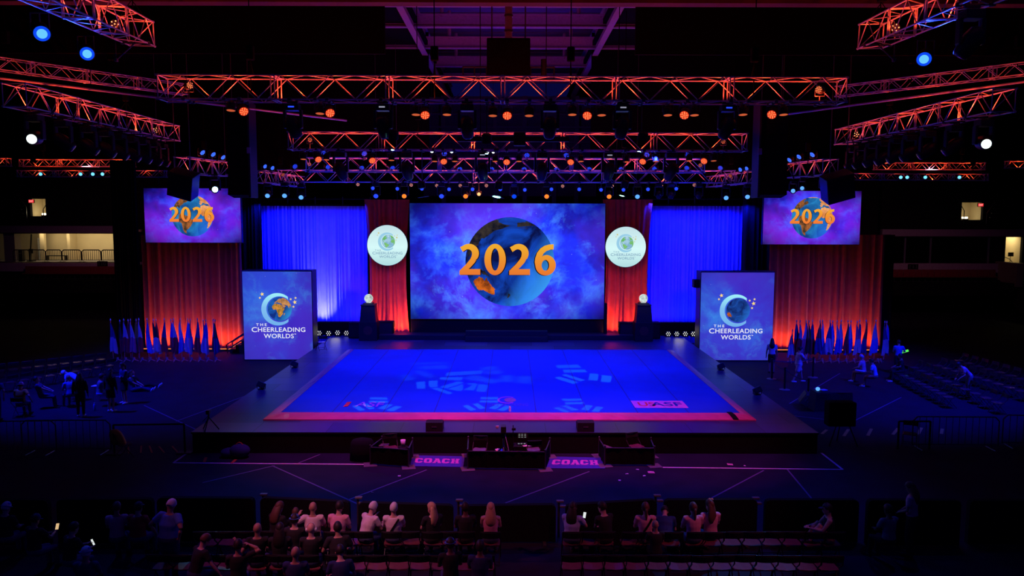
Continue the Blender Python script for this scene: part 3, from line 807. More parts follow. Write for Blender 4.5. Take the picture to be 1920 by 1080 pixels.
fx0, fx1 = PZ(527, 773, MAT_Z).x, PZ(1388, 775, MAT_Z).x
fy0, fy1 = PZ(956, 774, MAT_Z).y, PZ(956, 656, MAT_Z).y
t = thing('spring_floor', 'large bright blue cheer floor with red padded edges on the stage', 'floor mat', ((fx0 + fx1) / 2, fy0, DECK))
o3 = Vector(t.location)
b = MB(o3); b.box(((fx0 + fx1) / 2, (fy0 + fy1) / 2, (DECK + MAT_Z) / 2), (fx1 - fx0, fy1 - fy0, MAT_Z - DECK)); b.build('carpet', M['floor_mat'], t)
b = MB(o3)
for k in range(1, 9):
    x = fx0 + (fx1 - fx0) * k / 9
    b.box((x, (fy0 + fy1) / 2, MAT_Z + .002), (.035, fy1 - fy0 - .1, .006))
b.build('seam', mat('mat_seam', (.012, .02, .30), .7), t)
def pad(name, pts_in, pts_out, n=60, seed=0, m=None):
    """sloping vinyl edge pad with slight wrinkles, from the mat's edge down to the deck"""
    rr = random.Random(seed)
    a0, a1 = Vector(pts_in[0]), Vector(pts_in[1]); b0, b1 = Vector(pts_out[0]), Vector(pts_out[1])
    mb = MB(o3); rings = []
    for k in range(n + 1):
        u = k / n; A = a0.lerp(a1, u); B = b0.lerp(b1, u)
        wr = [rr.uniform(-.012, .012) for _ in range(3)]
        A = Vector((A.x, A.y, MAT_Z + .012)); B2 = Vector((B.x, B.y, DECK + .035 + .01 * rr.random()))
        m1 = A.lerp(B2, .35) + Vector((0, 0, .022 + wr[0])); m2 = A.lerp(B2, .72) + Vector((0, 0, .016 + wr[1]))
        Bl = Vector((B.x, B.y, DECK + .002)); Al = Vector((A.x, A.y, DECK + .002))
        rings.append([A, m1, m2, B2, Bl, Al])
    mb.loft(rings)
    return mb.build(name, m or M['pad_vinyl'], t, smooth=False)
ox0, oy0 = PZ(493, 788, DECK).x, PZ(493, 788, DECK).y
ox1 = PZ(1419, 790, DECK).x
bx0, bx1, by1 = fx0 - .42, fx1 + .42, fy1 + .40
pad('edge_pad', ((fx0 - .05, fy0), (fx1 + .05, fy0)), ((ox0, oy0), (ox1, oy0)), 90, 1)
pad('edge_pad', ((fx0, fy1), (fx0, fy0)), ((bx0, by1), (ox0, oy0)), 60, 2)
pad('edge_pad', ((fx1, fy0), (fx1, fy1)), ((ox1, oy0), (bx1, by1)), 60, 3)
pad('edge_pad', ((fx1, fy1), (fx0, fy1)), ((bx1, by1), (bx0, by1)), 60, 4, mat('pad_vinyl_blue', (.05, .06, .5), .5))
p0, p1 = PZ(1368, 775.5, MAT_Z), PZ(1383, 789.5, DECK)
b = MB(o3); n_ = 6
q0, q1 = Vector((p0.x, fy0 + .01, MAT_Z + .03)), Vector((p1.x - .05, oy0 - .01, DECK + .06))
mid = q0.lerp(q1, .5) + Vector((0, 0, .035))
for s_, e_ in ((q0, mid), (mid, q1)):
    b.add([s_ + Vector((-.09, 0, 0)), s_ + Vector((.09, 0, 0)), e_ + Vector((.09, 0, 0)), e_ + Vector((-.09, 0, 0)),
           s_ + Vector((-.09, 0, .012)), s_ + Vector((.09, 0, .012)), e_ + Vector((.09, 0, .012)), e_ + Vector((-.09, 0, .012))],
          [(0, 1, 2, 3), (4, 5, 6, 7), (0, 1, 5, 4), (1, 2, 6, 5), (2, 3, 7, 6), (3, 0, 4, 7)])
b.build('strap', M['black_cloth'], t)
# printed marks on the mat
zp = MAT_Z + .012
pink = mat('print_pink', (.85, .22, .62), .7); redp = mat('print_red', (.85, .03, .06), .7); vio = mat('print_violet', (.34, .09, .75), .7); navy = mat('print_navy', (.015, .02, .32), .7)
def onmat(px0, py0, px1, py1):
    a, c = PZ(px0, py1, MAT_Z), PZ(px1, py0, MAT_Z); return a, c
def flatmap(cx, y0, z=zp): return lambda x, y: Vector((cx + x, y0 + y, z))
a, c = onmat(641, 754, 720, 763); mb = MB(o3)
letter(mb, 'ASF', (c.x - a.x) * .72, (c.y - a.y), flatmap((a.x + c.x) / 2 + .25, a.y), .01); mb.build('print_lettering', vio, t)
mb = MB(o3); letter(mb, 'I', .16, (c.y - a.y), flatmap(a.x + .13, a.y), .03); mb.build('print_letter', redp, t)
a, c = onmat(1191, 752, 1279, 765); cx = (a.x + c.x) / 2
mb = MB(o3); mb.box((cx, (a.y + c.y) / 2, zp - .004), (c.x - a.x, c.y - a.y, .006)); mb.build('print_panel', pink, t)
h = (c.y - a.y)
mb = MB(o3); letter(mb, 'ASF', (c.x - a.x) * .60, h * .55, flatmap(cx + .26, a.y + h * .22, zp + .004), .015); mb.build('print_lettering', navy, t)
mb = MB(o3); letter(mb, 'US', (c.x - a.x) * .32, h * .55, flatmap(cx - .47, a.y + h * .22, zp + .004), .015); mb.build('print_lettering', redp, t)
a, c = onmat(932, 744, 970, 757); cx = (a.x + c.x) / 2; cy = (a.y + c.y) / 2; rx, ry = (c.x - a.x) / 2, (c.y - a.y) / 2
def c_ring(ro, ri, ang=50, n=40, ex=0.0):
    out = [(cos(radians(a_)) * ro, sin(radians(a_)) * ro) for a_ in [ang + (360 - 2 * ang) * k / n for k in range(n + 1)]]
    inn = [(cos(radians(a_)) * ri + ex, sin(radians(a_)) * ri) for a_ in [ang + (360 - 2 * ang) * k / n for k in range(n + 1)]]
    # flat upright ends
    xe_ = max(out[0][0], inn[0][0])
    return out + inn[::-1]
mb = MB(o3); mb.flat([c_ring(1.0, .78)], lambda x, y: Vector((cx + x * rx, cy + y * ry, zp))); mb.build('print_ring', vio, t)
mb = MB(o3); mb.flat([[(cos(k * .35) * .6, sin(k * .35) * .6) for k in range(18)]], lambda x, y: Vector((cx + .1 + x * rx, cy + y * ry, zp))); mb.build('print_globe', mat('print_mauve', (.30, .16, .34), .7), t)
a, c = onmat(915, 757, 990, 761.5)
mb = MB(o3); letter(mb, 'CHEERLEADING', c.x - a.x, (c.y - a.y), flatmap((a.x + c.x) / 2, a.y), 0.0); mb.build('print_lettering', mat('print_dim', (.06, .08, .55), .7), t)
# small white bottle-like marker on the pad and a speck
c = PZ(956, 772, MAT_Z)
t2 = thing('marker_post', 'tiny white upright marker at the front middle of the blue floor', 'marker', (c.x, c.y, MAT_Z + .01))
b = MB((c.x, c.y, MAT_Z)); b.lathe((c.x, c.y, MAT_Z), [(.045, 0), (.045, .14), (.03, .16)], 10); b.build('body', M['white_paint'], t2)
b = MB((c.x, c.y, MAT_Z)); b.lathe((c.x, c.y, MAT_Z + .16), [(.03, 0), (.03, .03)], 10); b.build('cap', M['paper'], t2)

# ------------------------------------------------------------------ pictures and logos
AFR = [(37, 10), (33, -8), (21, -17), (14.5, -17.5), (4.5, -8), (5, 2), (4, 9), (-1, 9), (-12, 13.5), (-22, 14), (-34, 18.5), (-34, 26), (-25, 33), (-15, 40.5), (-3, 40), (11, 51), (11, 44), (18, 38.5), (30, 32.5), (31, 25), (33, 12)]
MADA = [(-12, 49), (-16, 44.5), (-25, 45), (-25, 47), (-16, 50)]
SAM = [(11, -73), (8, -60), (4, -51), (-1, -48), (-6, -35), (-13, -38.5), (-23, -43), (-34, -54), (-41, -63), (-54, -68), (-50, -75), (-37, -73.5), (-18, -70.5), (-14, -76), (-5, -81), (1, -79), (8, -77)]
NAM = [(8, -77), (15, -84), (21, -87), (18, -94), (26, -97.5), (29, -90), (25, -81), (31, -81), (36, -76), (43, -70), (47, -60), (52, -56), (60, -65), (58, -78), (52, -80), (60, -94), (68, -95), (70, -130), (71, -156), (60, -165), (59, -140), (48, -125), (35, -121), (23, -110), (16, -95), (8, -83)]
AUS = [(-11, 142.5), (-19, 147), (-28, 153.5), (-37.5, 150), (-39, 146), (-35, 138), (-32, 132), (-35, 118), (-32, 115.5), (-22, 113.5), (-17, 122), (-12, 131), (-12, 136.5), (-17, 140)]
GRN = [(60, -44), (70, -53), (78, -70), (83, -35), (76, -20), (69, -25)]
EUR = [(36, -9), (43.5, -9), (43.5, -1.5), (48.5, -5), (53, 5), (57, 8), (59, 5), (64, 10), (71, 26), (68, 45), (72, 70), (75, 100), (70, 140), (66, 178), (60, 162), (53, 140), (40, 129), (38, 121), (30, 122), (22, 113), (10, 107), (14, 100), (2, 103), (16, 95), (22, 90), (8, 77.5), (22, 70), (25, 60), (30, 49), (24, 52), (22, 59), (13, 45), (28, 35), (36, 36), (36, 28), (41, 26), (37, 22), (45, 13), (38, 17), (44, 9), (37, -2)]
NG = [(-1, 131), (-3, 141), (-10, 150), (-8, 141), (-5, 133)]
NZ = [(-35, 173), (-38, 178), (-42, 174), (-46, 169), (-43, 171)]
BOR = [(7, 117), (1, 118), (-4, 115), (1, 109)]

def project(poly, lat0, lon0):
    la0 = radians(lat0); out = []; front = 0
    dense = []
    for (p, q) in zip(poly, poly[1:] + poly[:1]):
        for k in range(4): dense.append((p[0] + (q[0] - p[0]) * k / 4, p[1] + (q[1] - p[1]) * k / 4))
    rr = random.Random(len(poly))
    for la, lo in dense:
        la, dl = radians(la + rr.uniform(-.8, .8)), radians(lo + rr.uniform(-.8, .8) - lon0)
        x = cos(la) * sin(dl); y = cos(la0) * sin(la) - sin(la0) * cos(la) * cos(dl)
        z = sin(la0) * sin(la) + cos(la0) * cos(la) * cos(dl)
        if z < 0.02:
            q = sqrt(x * x + y * y) or 1; x, y = x / q * .998, y / q * .998
        else: front += 1
        out.append((x, y))
    return out if front > 3 else None

def globe(parent, o3, cx, cz, r, y, lat0, lon0, ocean, lands, name='globe_picture'):
    """a flat displayed globe: disc and land shapes, facing the hall"""
    q = MB(o3); n = 64
    q.flat([[(cos(2 * pi * k / n), sin(2 * pi * k / n)) for k in range(n)]], lambda a, b_: Vector((cx + a * r, y, cz + b_ * r)))
    # the picture's own local origin at the disc centre keeps its shading centred
    me_o = MB((cx, y, cz)); me_o.v, me_o.f, me_o.mi = q.v, q.f, q.mi
    g = me_o.build(name, ocean, parent, recalc=False); g.location = Vector((cx, y, cz)) - o3
    for i, (polys, lm) in enumerate(lands):
        q = MB((cx, y, cz))
        for k, poly in enumerate(polys):
            pr = project(poly, lat0, lon0)
            if pr: q.flat([pr], lambda a, b_, k=k: Vector((cx + a * r, y - .006 - .0015 * k - .004 * i, cz + b_ * r)))
        if q.v:
            lo = q.build('land_picture', lm, parent, recalc=False); lo.location = Vector((cx, y, cz)) - o3
    return g

def ribbon(mb, pts, to3):
    """a stroke: (x, y, half width) along a smooth line"""
    L_, R_ = [], []
    for i, p in enumerate(pts):
        a = Vector(pts[max(0, i - 1)][:2]); c = Vector(pts[min(len(pts) - 1, i + 1)][:2])
        d = (c - a).normalized(); nn = Vector((-d.y, d.x)) * p[2]
        L_.append((p[0] + nn.x, p[1] + nn.y)); R_.append((p[0] - nn.x, p[1] - nn.y))
    n = len(pts)
    mb.add([to3(*q) for q in L_ + R_], [(k, k + 1, n + k + 1, n + k) for k in range(n - 1)])

def digit(mb, ch, to3):
    """bold numerals, height 1, width about 0.64"""
    n = 40
    def ell(cx, cy, rx, ry): return [(cx + cos(2 * pi * k / n) * rx, cy + sin(2 * pi * k / n) * ry) for k in range(n)]
    if ch == '0':
        mb.flat([ell(.33, .5, .33, .51), ell(.33, .5, .125, .36)], to3)
    elif ch == '2':
        out = [(.02, .90)]
        for k in range(0, 15):
            a_ = radians(128 - k * 13.2); out.append((.295 + cos(a_) * .305, .70 + sin(a_) * .31))
        out += [(.55, .54), (.47, .40), (.36, .27), (.28, .19), (.64, .19), (.64, 0), (.0, 0), (.0, .135), (.20, .34), (.33, .51), (.372, .60), (.383, .68)]
        for k in range(0, 8):
            a_ = radians(8 + k * 16); out.append((.262 + cos(a_) * .122, .71 + sin(a_) * .122))
        out += [(.10, .745)]
        mb.flat([out], to3)
    elif ch == '6':
        outer = []
        outer += [(.60, 1.0), (.60, .83), (.50, .825), (.38, .78), (.29, .70), (.245, .60)]
        outer += [(.29, .63), (.36, .65)]
        for k in range(0, 27):
            a_ = radians(84 - k * 10); outer.append((.355 + cos(a_) * .315, .32 + sin(a_) * .335))
        outer += [(.02, .42), (.035, .55), (.09, .72), (.19, .86), (.32, .95), (.46, .99)]
        hole = ell(.348, .315, .115, .175)
        mb.flat([outer, hole], to3)

def year(parent, o3, x0, x1, z0, z1, y, m, dark):
    """2026 in bold numerals across a screen, with its dark solid edge behind"""
    w = x1 - x0; h = z1 - z0; dw = w * .222; gaps = (w - 4 * dw) / 3
    for i, ch in enumerate('2026'):
        xx = x0 + i * (dw + gaps)
        sgn = 1 if i < 2 else -1
        q = MB(Vector((xx, y, z0))); digit(q, ch, lambda a, b_: Vector((xx + a * dw / .655 + sgn * w * .010, y + .004, z0 + b_ * h - h * .012)))
        g2 = q.build('numeral_edge', dark, parent, recalc=False); g2.location = Vector((xx, y, z0)) - o3
        q = MB(Vector((xx, y, z0))); digit(q, ch, lambda a, b_: Vector((xx + a * dw / .655, y, z0 + b_ * h)))
        g = q.build('numeral', m, parent, recalc=False); g.location = Vector((xx, y, z0)) - o3

LIT = dict(a=S(226, 128, 40), b=S(150, 72, 22))
land_lit = land('land_orange', S(232, 140, 60), S(140, 62, 20), 1.0)
land_dk = land('land_brown', S(60, 52, 36), S(150, 88, 44), 1.0)
land_green = land('land_green', S(96, 178, 98), S(130, 196, 120), 1.0)
land_sahara = land('land_sand', S(236, 160, 80), S(170, 110, 40), .35)
dark_edge = emis('numeral_dark_edge', S(16, 10, 26), 1.0)

def led_wall(name, label, a, c, Y, neb, thick=.25, frame=.02):
    p, q = P(*a, Y), P(*c, Y)
    o3 = Vector(((p.x + q.x) / 2, Y, (p.z + q.z) / 2))
    t = thing(name, label, 'screen', o3)
    w, h = q.x - p.x, p.z - q.z
    b = MB(o3); b.bbox(o3 + Vector((0, thick / 2, 0)), (w + frame * 2, thick, h + frame * 2), .015); b.build('housing', M['black_plastic'], t)
    b = MB(o3); b.add([o3 + Vector((-w / 2, -.006, -h / 2)), o3 + Vector((w / 2, -.006, -h / 2)), o3 + Vector((w / 2, -.006, h / 2)), o3 + Vector((-w / 2, -.006, h / 2))], [(0, 1, 2, 3)])
    d = b.build('display', neb(w, h), t, recalc=False)
    return t, o3, w, h, d

# main screen
t, o3, w, h, d = led_wall('video_wall', 'largest screen, showing a blue ocean globe under the big orange year, between the red drapes', (768, 381), (1132, 598.5), 45.0,
    lambda w, h: nebula('space_picture_main', 21.4, S(26, 18, 105), S(24, 40, 228), S(70, 40, 200), S(76, 150, 255), 1.3, (w / 2, h / 2), 1.0, 1.9))
c = P(956, 491, 45); rad = 83.5 * 45 / FPX
g = globe(d, o3, c.x, c.z, rad, o3.y - .02, 11, 176, planet('ocean_main', S(10, 18, 72), S(22, 84, 220), S(60, 160, 250), rad, 2.0),
          [([AUS], land('land_australia', S(226, 108, 30), S(112, 50, 20), rad)), ([NG, NZ, NAM, EUR, BOR], land('land_shadow', S(14, 16, 34), S(60, 52, 48), rad))])
a0, a1 = P(861.5, 457.5, 45), P(1041, 515.5, 45)
year(d, o3, a0.x, a1.x, a1.z, a0.z, o3.y - .06, emis_ramp('numeral_orange_main', [(0, S(232, 118, 48)), (.5, S(236, 146, 46)), (1, S(240, 174, 50))], 'Z', 0, a0.z - a1.z), dark_edge)
add_light('AREA', 'screen_glow', (o3.x, 44.7, o3.z), (o3.x, 36, 2), (.05, .10, 1.0), 160, w * .9, size_y=h * .9)

# side screens
for i, (a, cc, gx, gy, gr, n0, n1, lab) in enumerate((
        ((269, 353), (453, 455), 361, 404.5, 38.5, (317.5, 388.0), (402, 416.0), 'smaller hanging screen with globe and orange year beside the lit concourse'),
        ((1433, 358), (1611, 458.5), 1522.5, 408.5, 38.5, (1481.5, 392.0), (1564, 419.5), 'smaller hanging screen with globe and orange year beside the dark glazed boxes'))):
    t, o3, w, h, d = led_wall('side_screen', lab, a, cc, 44.0,
        lambda w, h: nebula('space_picture_side', 7.7 + i * .0, S(36, 16, 100), S(40, 28, 222), S(120, 32, 210), S(70, 104, 255), .8, (w / 2, h / 2), 1.0, 1.35))
    c = P(gx, gy, 44); rad = gr * 44 / FPX
    if i == 0: osd = planet('ocean_side', S(18, 62, 130), S(40, 132, 196), S(40, 110, 235), rad, 5.0)
    globe(d, o3, c.x, c.z, rad, o3.y - .02, 6, -38, osd, [([SAM, NAM], land('land_side_dark', S(54, 46, 34), S(172, 100, 52), rad)), ([AFR, EUR], land('land_side_sand', S(246, 172, 112), S(206, 122, 62), rad))])
    a0, a1 = P(*n0, 44), P(*n1, 44)
    year(d, o3, a0.x, a1.x, a1.z, a0.z, o3.y - .05, emis_ramp('numeral_orange_side', [(0, S(242, 120, 52)), (.5, S(242, 146, 50)), (1, S(244, 172, 52))], 'Z', 0, a0.z - a1.z), dark_edge)
    b = MB(o3)
    for s in (-.7, .7): b.tube(o3 + Vector((s * w / 2, .12, h / 2)), (o3.x + s * w / 2, o3.y + .12, CEIL - 1.3), .02, 6)
    b.build('hoist_cable', M['dark_steel'], t)

# logo of the towers and the round signs (unit: one photograph pixel at that depth)
def star_poly(cx, cz, r, rot=0.2):
    return [(cx + cos(pi / 2 + rot + k * pi / 5) * (r if k % 2 == 0 else r * .42), cz + sin(pi / 2 + rot + k * pi / 5) * (r if k % 2 == 0 else r * .42)) for k in range(10)]
def logo(parent, o3, u, y, m_ring, m_text, m_star, ocean, lat0, lon0, lands, k=1.0):
    """open C ring, globe, stars and three lines of lettering; u: metres per photograph pixel"""
    def to3(dy): return lambda a, b_: Vector((o3.x + a * u * k, y - dy, o3.z + b_ * u * k))
    q = MB(o3)
    n = 44; A0, A1 = 36, 324
    out = []
    for j in range(n + 1):
        a_ = radians(A0 + 14 + (A1 - A0 - 28) * j / n); out.append((cos(a_) * 30.5, sin(a_) * 30.5))
    inn = []
    for j in range(n + 1):
        a_ = radians(A0 + 10 + (A1 - A0 - 20) * j / n); inn.append((3.6 + cos(a_) * 24.6, sin(a_) * 24.2 + .2))
    inn[0] = (out[0][0], inn[0][1]); inn[-1] = (out[-1][0], inn[-1][1])
    q.flat([out + inn[::-1]], to3(.0)); q.build('logo_ring', m_ring, parent, recalc=False)
    globe(parent, o3, o3.x + 4 * u * k, o3.z + .5 * u * k, 22.3 * u * k, y - .012, lat0, lon0, ocean, lands, 'logo_globe')
    q = MB(o3)
    for sx, sz, r in ((-28, 28.5, 4.0), (-32.5, 21.5, 2.5), (25, 19, 2.5), (34, 21.5, 2.6), (32.5, 13.5, 4.2), (29.8, 5, 2.6)):
        q.flat([star_poly(sx, sz, r)], to3(.015))
    q.build('logo_stars', m_star, parent, recalc=False)
    q = MB(o3)
    tt = to3(.015)
    letter(q, 'THE', 20, 5.0, lambda a, b_: tt(a - 31, b_ - 31.5), .012, 1.5)
    letter(q, 'C', 10.0, 9.4, lambda a, b_: tt(a - 44.5, b_ - 43), .008, 1.1)
    letter(q, 'HEERLEADING', 88.5, 8.6, lambda a, b_: tt(a + 6.5, b_ - 42.6), .010, 1.05)
    letter(q, 'WORLDS', 56, 8.4, lambda a, b_: tt(a + 1, b_ - 54.5), .010, 1.05)
    letter(q, 'TM', 3.6, 1.8, lambda a, b_: tt(a + 31.5, b_ - 47.5), .02)
    q.build('logo_lettering', m_text, parent, recalc=False)

white_e = emis('logo_white', S(236, 238, 250), 1.0)
star_e = emis('logo_star_gold', S(255, 222, 130), 1.0)
for i, (xa, xb, ya, yb, lx, lz, lab) in enumerate(((453.5, 587, 509, 678, 520.5, 580, 'upright screen tower with an orange african globe logo beside the stage'),
                                                    (1315, 1446.5, 511, 679.5, 1380, 582.5, 'upright screen tower with a dark ocean globe logo beside the stage'))):
    Y = 41.4
    p, q = P(xa, ya, Y), P(xb, yb, Y)
    p2, q2 = P(xa, ya, Y), P(xb, yb, Y)
    w = (q.x - p.x); xm = (p.x + q.x) / 2
    xm = min(xm, SXL - .06 - w / 2) if i == 0 else max(xm, SXR + .06 + w / 2)
    o3 = Vector((xm, Y, 0)); zt = p.z; zbot = max(.06, q.z)
    t = thing('screen_tower', lab, 'screen', o3)
    b = MB(o3); b.bbox((xm, Y + .55, zt / 2 + .03), (w + .06, 1.0, zt + .06), .02); b.build('housing', M['black_plastic'], t)
    zc = (zt + zbot) / 2; hh = zt - zbot
    b = MB((xm, Y, zc)); yf = Y + .03
    b.add([(xm - w / 2, yf, zbot), (xm + w / 2, yf, zbot), (xm + w / 2, yf, zt), (xm - w / 2, yf, zt)], [(0, 1, 2, 3)])
    d = b.build('display', nebula('space_picture_tower_%d' % i, 12.3 + 5 * i, S(66, 44, 200), S(52, 76, 226), S(76, 48, 206), S(70, 160, 244), 1.2, (w / 2, hh / 2), 0.0, .92), t, recalc=False)
    d.location = (0, 0, zc)
    lc = P(lx, lz, Y); lc.y = yf
    hold = d
    o_l = Vector((lc.x, yf, lc.z))
    hub = MB(o_l)
    u = Y / FPX * 1.01
    ring_m = emis_ramp('logo_ring_blue_%d' % i, [(0, S(112, 176, 236)), (.55, S(128, 190, 240)), (1, S(160, 240, 250))], 'Z', -30 * u, 30 * u)
    grp = bpy.data.objects.new('logo', None); COL.objects.link(grp); grp.parent = t; grp.location = o_l - o3
    rad = 22.3 * u
    if i == 0:
        oc = planet('ocean_logo_a', S(18, 46, 130), S(28, 98, 190), S(50, 150, 220), rad, 1.0)
        lands = [([EUR], land('land_logo_pale', S(214, 150, 92), S(150, 104, 66), rad)), ([AFR, MADA], land('land_logo_sand', S(232, 152, 66), S(120, 100, 40), rad))]
        logo(grp, o_l, u, yf - .02, ring_m, white_e, star_e, oc, 8, 24, lands)
    else:
        oc = planet('ocean_logo_b', S(14, 26, 84), S(28, 78, 170), S(40, 110, 210), rad, 3.0)
        lands = [([AUS], land('land_logo_rust', S(226, 110, 40), S(110, 50, 30), rad)), ([NZ, NG], land('land_logo_dim', S(26, 40, 90), S(40, 52, 96), rad))]
        logo(grp, o_l, u, yf - .02, ring_m, white_e, star_e, oc, -6, 192, lands)
    if i == 1:
        c = P(1306, 532, Y + .4)
        b = MB(o3); b.bbox((c.x, Y + .6, c.z), (.30, .5, .45), .03); b.build('junction_box', M['black_paint'], t)

# round lit signs
lightbox = emis_ramp('lightbox_white', [(0, S(178, 222, 226)), (.45, S(214, 250, 250)), (1, S(196, 226, 232))], 'Z', -1.1, 1.1, 1.0)
lightbox.cycles.emission_sampling = 'AUTO'
for i, (px, py, pr, lab) in enumerate(((726.5, 460, 37.8, 'round white lit logo sign on the red drape, concourse side of the main screen'), (1173, 463, 37.8, 'round white lit logo sign on the red drape on the dark boxes side'))):
    Y = 45.1; c = P(px, py, Y); r = pr * Y / FPX
    t = thing('round_sign', lab, 'sign', c)
    b = MB(c); b.lathe(c, [(r + .03, -.03), (r + .035, .0), (r + .03, .16), (r - .05, .2)], 56, 'Y'); b.build('rim', M['dark_steel'], t, smooth=False)
    b = MB(c); n = 56; b.flat([[(cos(2 * pi * k / n) * r, sin(2 * pi * k / n) * r) for k in range(n)]], lambda a_, b_: c + Vector((a_, -.035, b_))); b.build('lit_face', lightbox, t, recalc=False)
    u = Y / FPX
    o_l = c + Vector((-.3 * u, -.04, 7 * u))
    grp = bpy.data.objects.new('logo', None); COL.objects.link(grp); grp.parent = t; grp.location = o_l - c
    rad = 22.3 * u * .56
    logo(grp, o_l, u, o_l.y - .01, emis('sign_ring_blue_%d' % i, S(152, 205, 232), 1.0), emis('sign_text_grey_%d' % i, S(120, 158, 188), 1.0), emis('sign_star_%d' % i, S(206, 196, 120), 1.0),
         planet('sign_ocean_%d' % i, S(122, 174, 206), S(168, 208, 230), S(120, 172, 204), rad, 4.0), 22, -42, [([AFR, EUR, SAM, NAM], land_green), ([GRN], emis('sign_ice_%d' % i, S(206, 228, 240), 1.0))], .56)
    b = MB(c)
    for s in (-.5, .5): b.tube(c + Vector((s * r, .08, r * .86)), (c.x + s * r, c.y + .08, CEIL - 1.3), .012, 5)
    b.build('hanging_wire', M['dark_steel'], t)
    add_light('POINT', 'sign_glow', c + Vector((0, -.8, 0)), None, (.8, 1.0, .95), 5, .6)

# tapered pedestals with lit globes
for i, (px, pyb, lab) in enumerate(((692.5, 637, 'black tapered pedestal with a lit white globe on top, concourse side of the stage steps'), (1205, 638, 'black tapered pedestal with a lit white globe on top, dark boxes side of the steps'))):
    c = PZ(px, pyb, DECK); Y = c.y; c = Vector((c.x, Y, DECK)); u = Y / FPX
    t = thing('pedestal', lab, 'pedestal', c)
    hz = lambda py: P(px, py, Y).z
    z1, z2 = hz(602 if i == 0 else 603), hz(572)
    b = MB(c); b.bbox((c.x, Y, (DECK + z1) / 2), (34 * u, .9, z1 - DECK), .02); b.build('plinth', M['black_paint'], t)
    b = MB(c)
    w1, w2 = 15.2 * u, 12.6 * u
    for wa, za, wb_, zb_ in ((w1, z1, w2, z2),):
        b.add([(c.x - wa, Y - wa * .9, za), (c.x + wa, Y - wa * .9, za), (c.x + wa, Y + wa * .9, za), (c.x - wa, Y + wa * .9, za), (c.x - wb_, Y - wb_ * .9, zb_), (c.x + wb_, Y - wb_ * .9, zb_), (c.x + wb_, Y + wb_ * .9, zb_), (c.x - wb_, Y + wb_ * .9, zb_)],
              [(0, 1, 5, 4), (1, 2, 6, 5), (2, 3, 7, 6), (3, 0, 4, 7), (4, 5, 6, 7), (0, 1, 2, 3)])
    b.build('column', M['black_plastic'], t)
    b = MB(c); b.bbox((c.x, Y, z2 + .03), (27 * u, 27 * u, .07), .015); b.bbox((c.x, Y, z2 + .10), (18 * u, 18 * u, .09), .015); b.build('cap', M['black_plastic'], t)
    b = MB(c); b.lathe((c.x, Y - .452, DECK + (z1 - DECK) * .55), [(.26, 0), (.26, -.012), (.22, -.016)], 28, 'Y'); b.build('emblem', mat('emblem_rust_%d' % i, (.12, .03, .02), .5), t)
    zc = hz(559.5); rr = 8.2 * u
    gm = emis('globe_lamp_%d' % i, S(206, 226, 218), 1.0)
    nt = gm.node_tree; e_ = [k for k in nt.nodes if k.type == 'EMISSION'][0]
    tc = nt.nodes.new('ShaderNodeTexCoord'); f_, _ = noise(nt, tc.outputs['Object'], 4.0, 4)
    mr = nt.nodes.new('ShaderNodeMapRange'); nt.links.new(f_, mr.inputs[0]); mr.inputs[1].default_value = .35; mr.inputs[2].default_value = .6
    nt.links.new(mix_col(nt, mr.outputs[0], S(150, 168, 165), S(228, 244, 238)), e_.inputs[0])
    b = MB(c); b.ball((c.x, Y, zc), rr, 24, 16); b.lathe((c.x, Y, z2 + .14), [(.14, 0), (.12, zc - rr - z2 - .1)], 16); g = b.build('globe', gm, t, smooth=True)
    add_light('POINT', 'globe_glow', (c.x, Y - .55, zc), None, (.85, 1, .95), 4, .2)

# rear of the stage: black masking wall, subwoofers, steps, riser
for i, (xa, xb, ya, yb, lab) in enumerate(((596, 690, 603, 634, 'long low black masking wall under the blue drape on the concourse side'), (1208, 1310, 604, 636, 'long low black masking wall under the blue drape on the dark boxes side'))):
    Y = 45.9; p, q = P(xa, ya, Y), P(xb, yb, Y)
    b = MB(((p.x + q.x) / 2, Y, DECK)); b.bbox(((p.x + q.x) / 2, Y, (p.z + DECK) / 2), (q.x - p.x, .25, p.z - DECK), .03)
    tag(b.build('masking_flat', M['black_cloth']), lab, 'stage flat')
for i, (xa, xb, ya, lab) in enumerate(((706, 739, 602, 'black loudspeaker cabinet beside the globe pedestal, concourse side'), (1160, 1190, 604, 'black loudspeaker cabinet on the main screen side of the other globe pedestal'), (1214, 1236, 604, 'black loudspeaker cabinet on the blue drape side of the globe pedestal'), (655, 677, 604, 'black loudspeaker cabinet between the white lamps and the globe pedestal'))):
    Y = 44.9; p, q = P(xa, ya, Y), P(xb, 634, Y); c = Vector(((p.x + q.x) / 2, Y, DECK)); w = q.x - p.x; h = p.z - DECK
    t = thing('loudspeaker', lab, 'loudspeaker', c)
    b = MB(c); b.bbox(c + Vector((0, 0, h / 2)), (w, .7, h), .05); b.build('cabinet', M['black_cloth'], t)
    b = MB(c); b.box(c + Vector((0, -.356, h / 2)), (w * .86, .02, h * .84)); b.build('grille', M['black_plastic'], t)
    for s in (-1, 1):
        b = MB(c); b.box(c + Vector((s * (w / 2 + .005), 0, h * .6)), (.02, .2, .1)); b.build('handle', M['dark_steel'], t)
Y = 44.0
p, q = P(712, 627, Y + .4), P(1190, 637, Y)
t = thing('stage_riser', 'long low dark riser below the main screen', 'platform', ((p.x + q.x) / 2, Y, DECK))
o3 = Vector(t.location)
b = MB(o3); b.bbox(((p.x + q.x) / 2, Y + .55, (DECK + p.z) / 2), (q.x - p.x, 1.0, p.z - DECK), .02); b.build('body', M['black_paint'], t)
b = MB(o3); b.box(((p.x + q.x) / 2, Y + .55, p.z + .012), (q.x - p.x - .04, .98, .02)); b.build('top', mat('riser_top', (.035, .03, .045), .5), t)
p, q = P(873, 620.5, Y - .2), P(1027, 637, Y - .5)
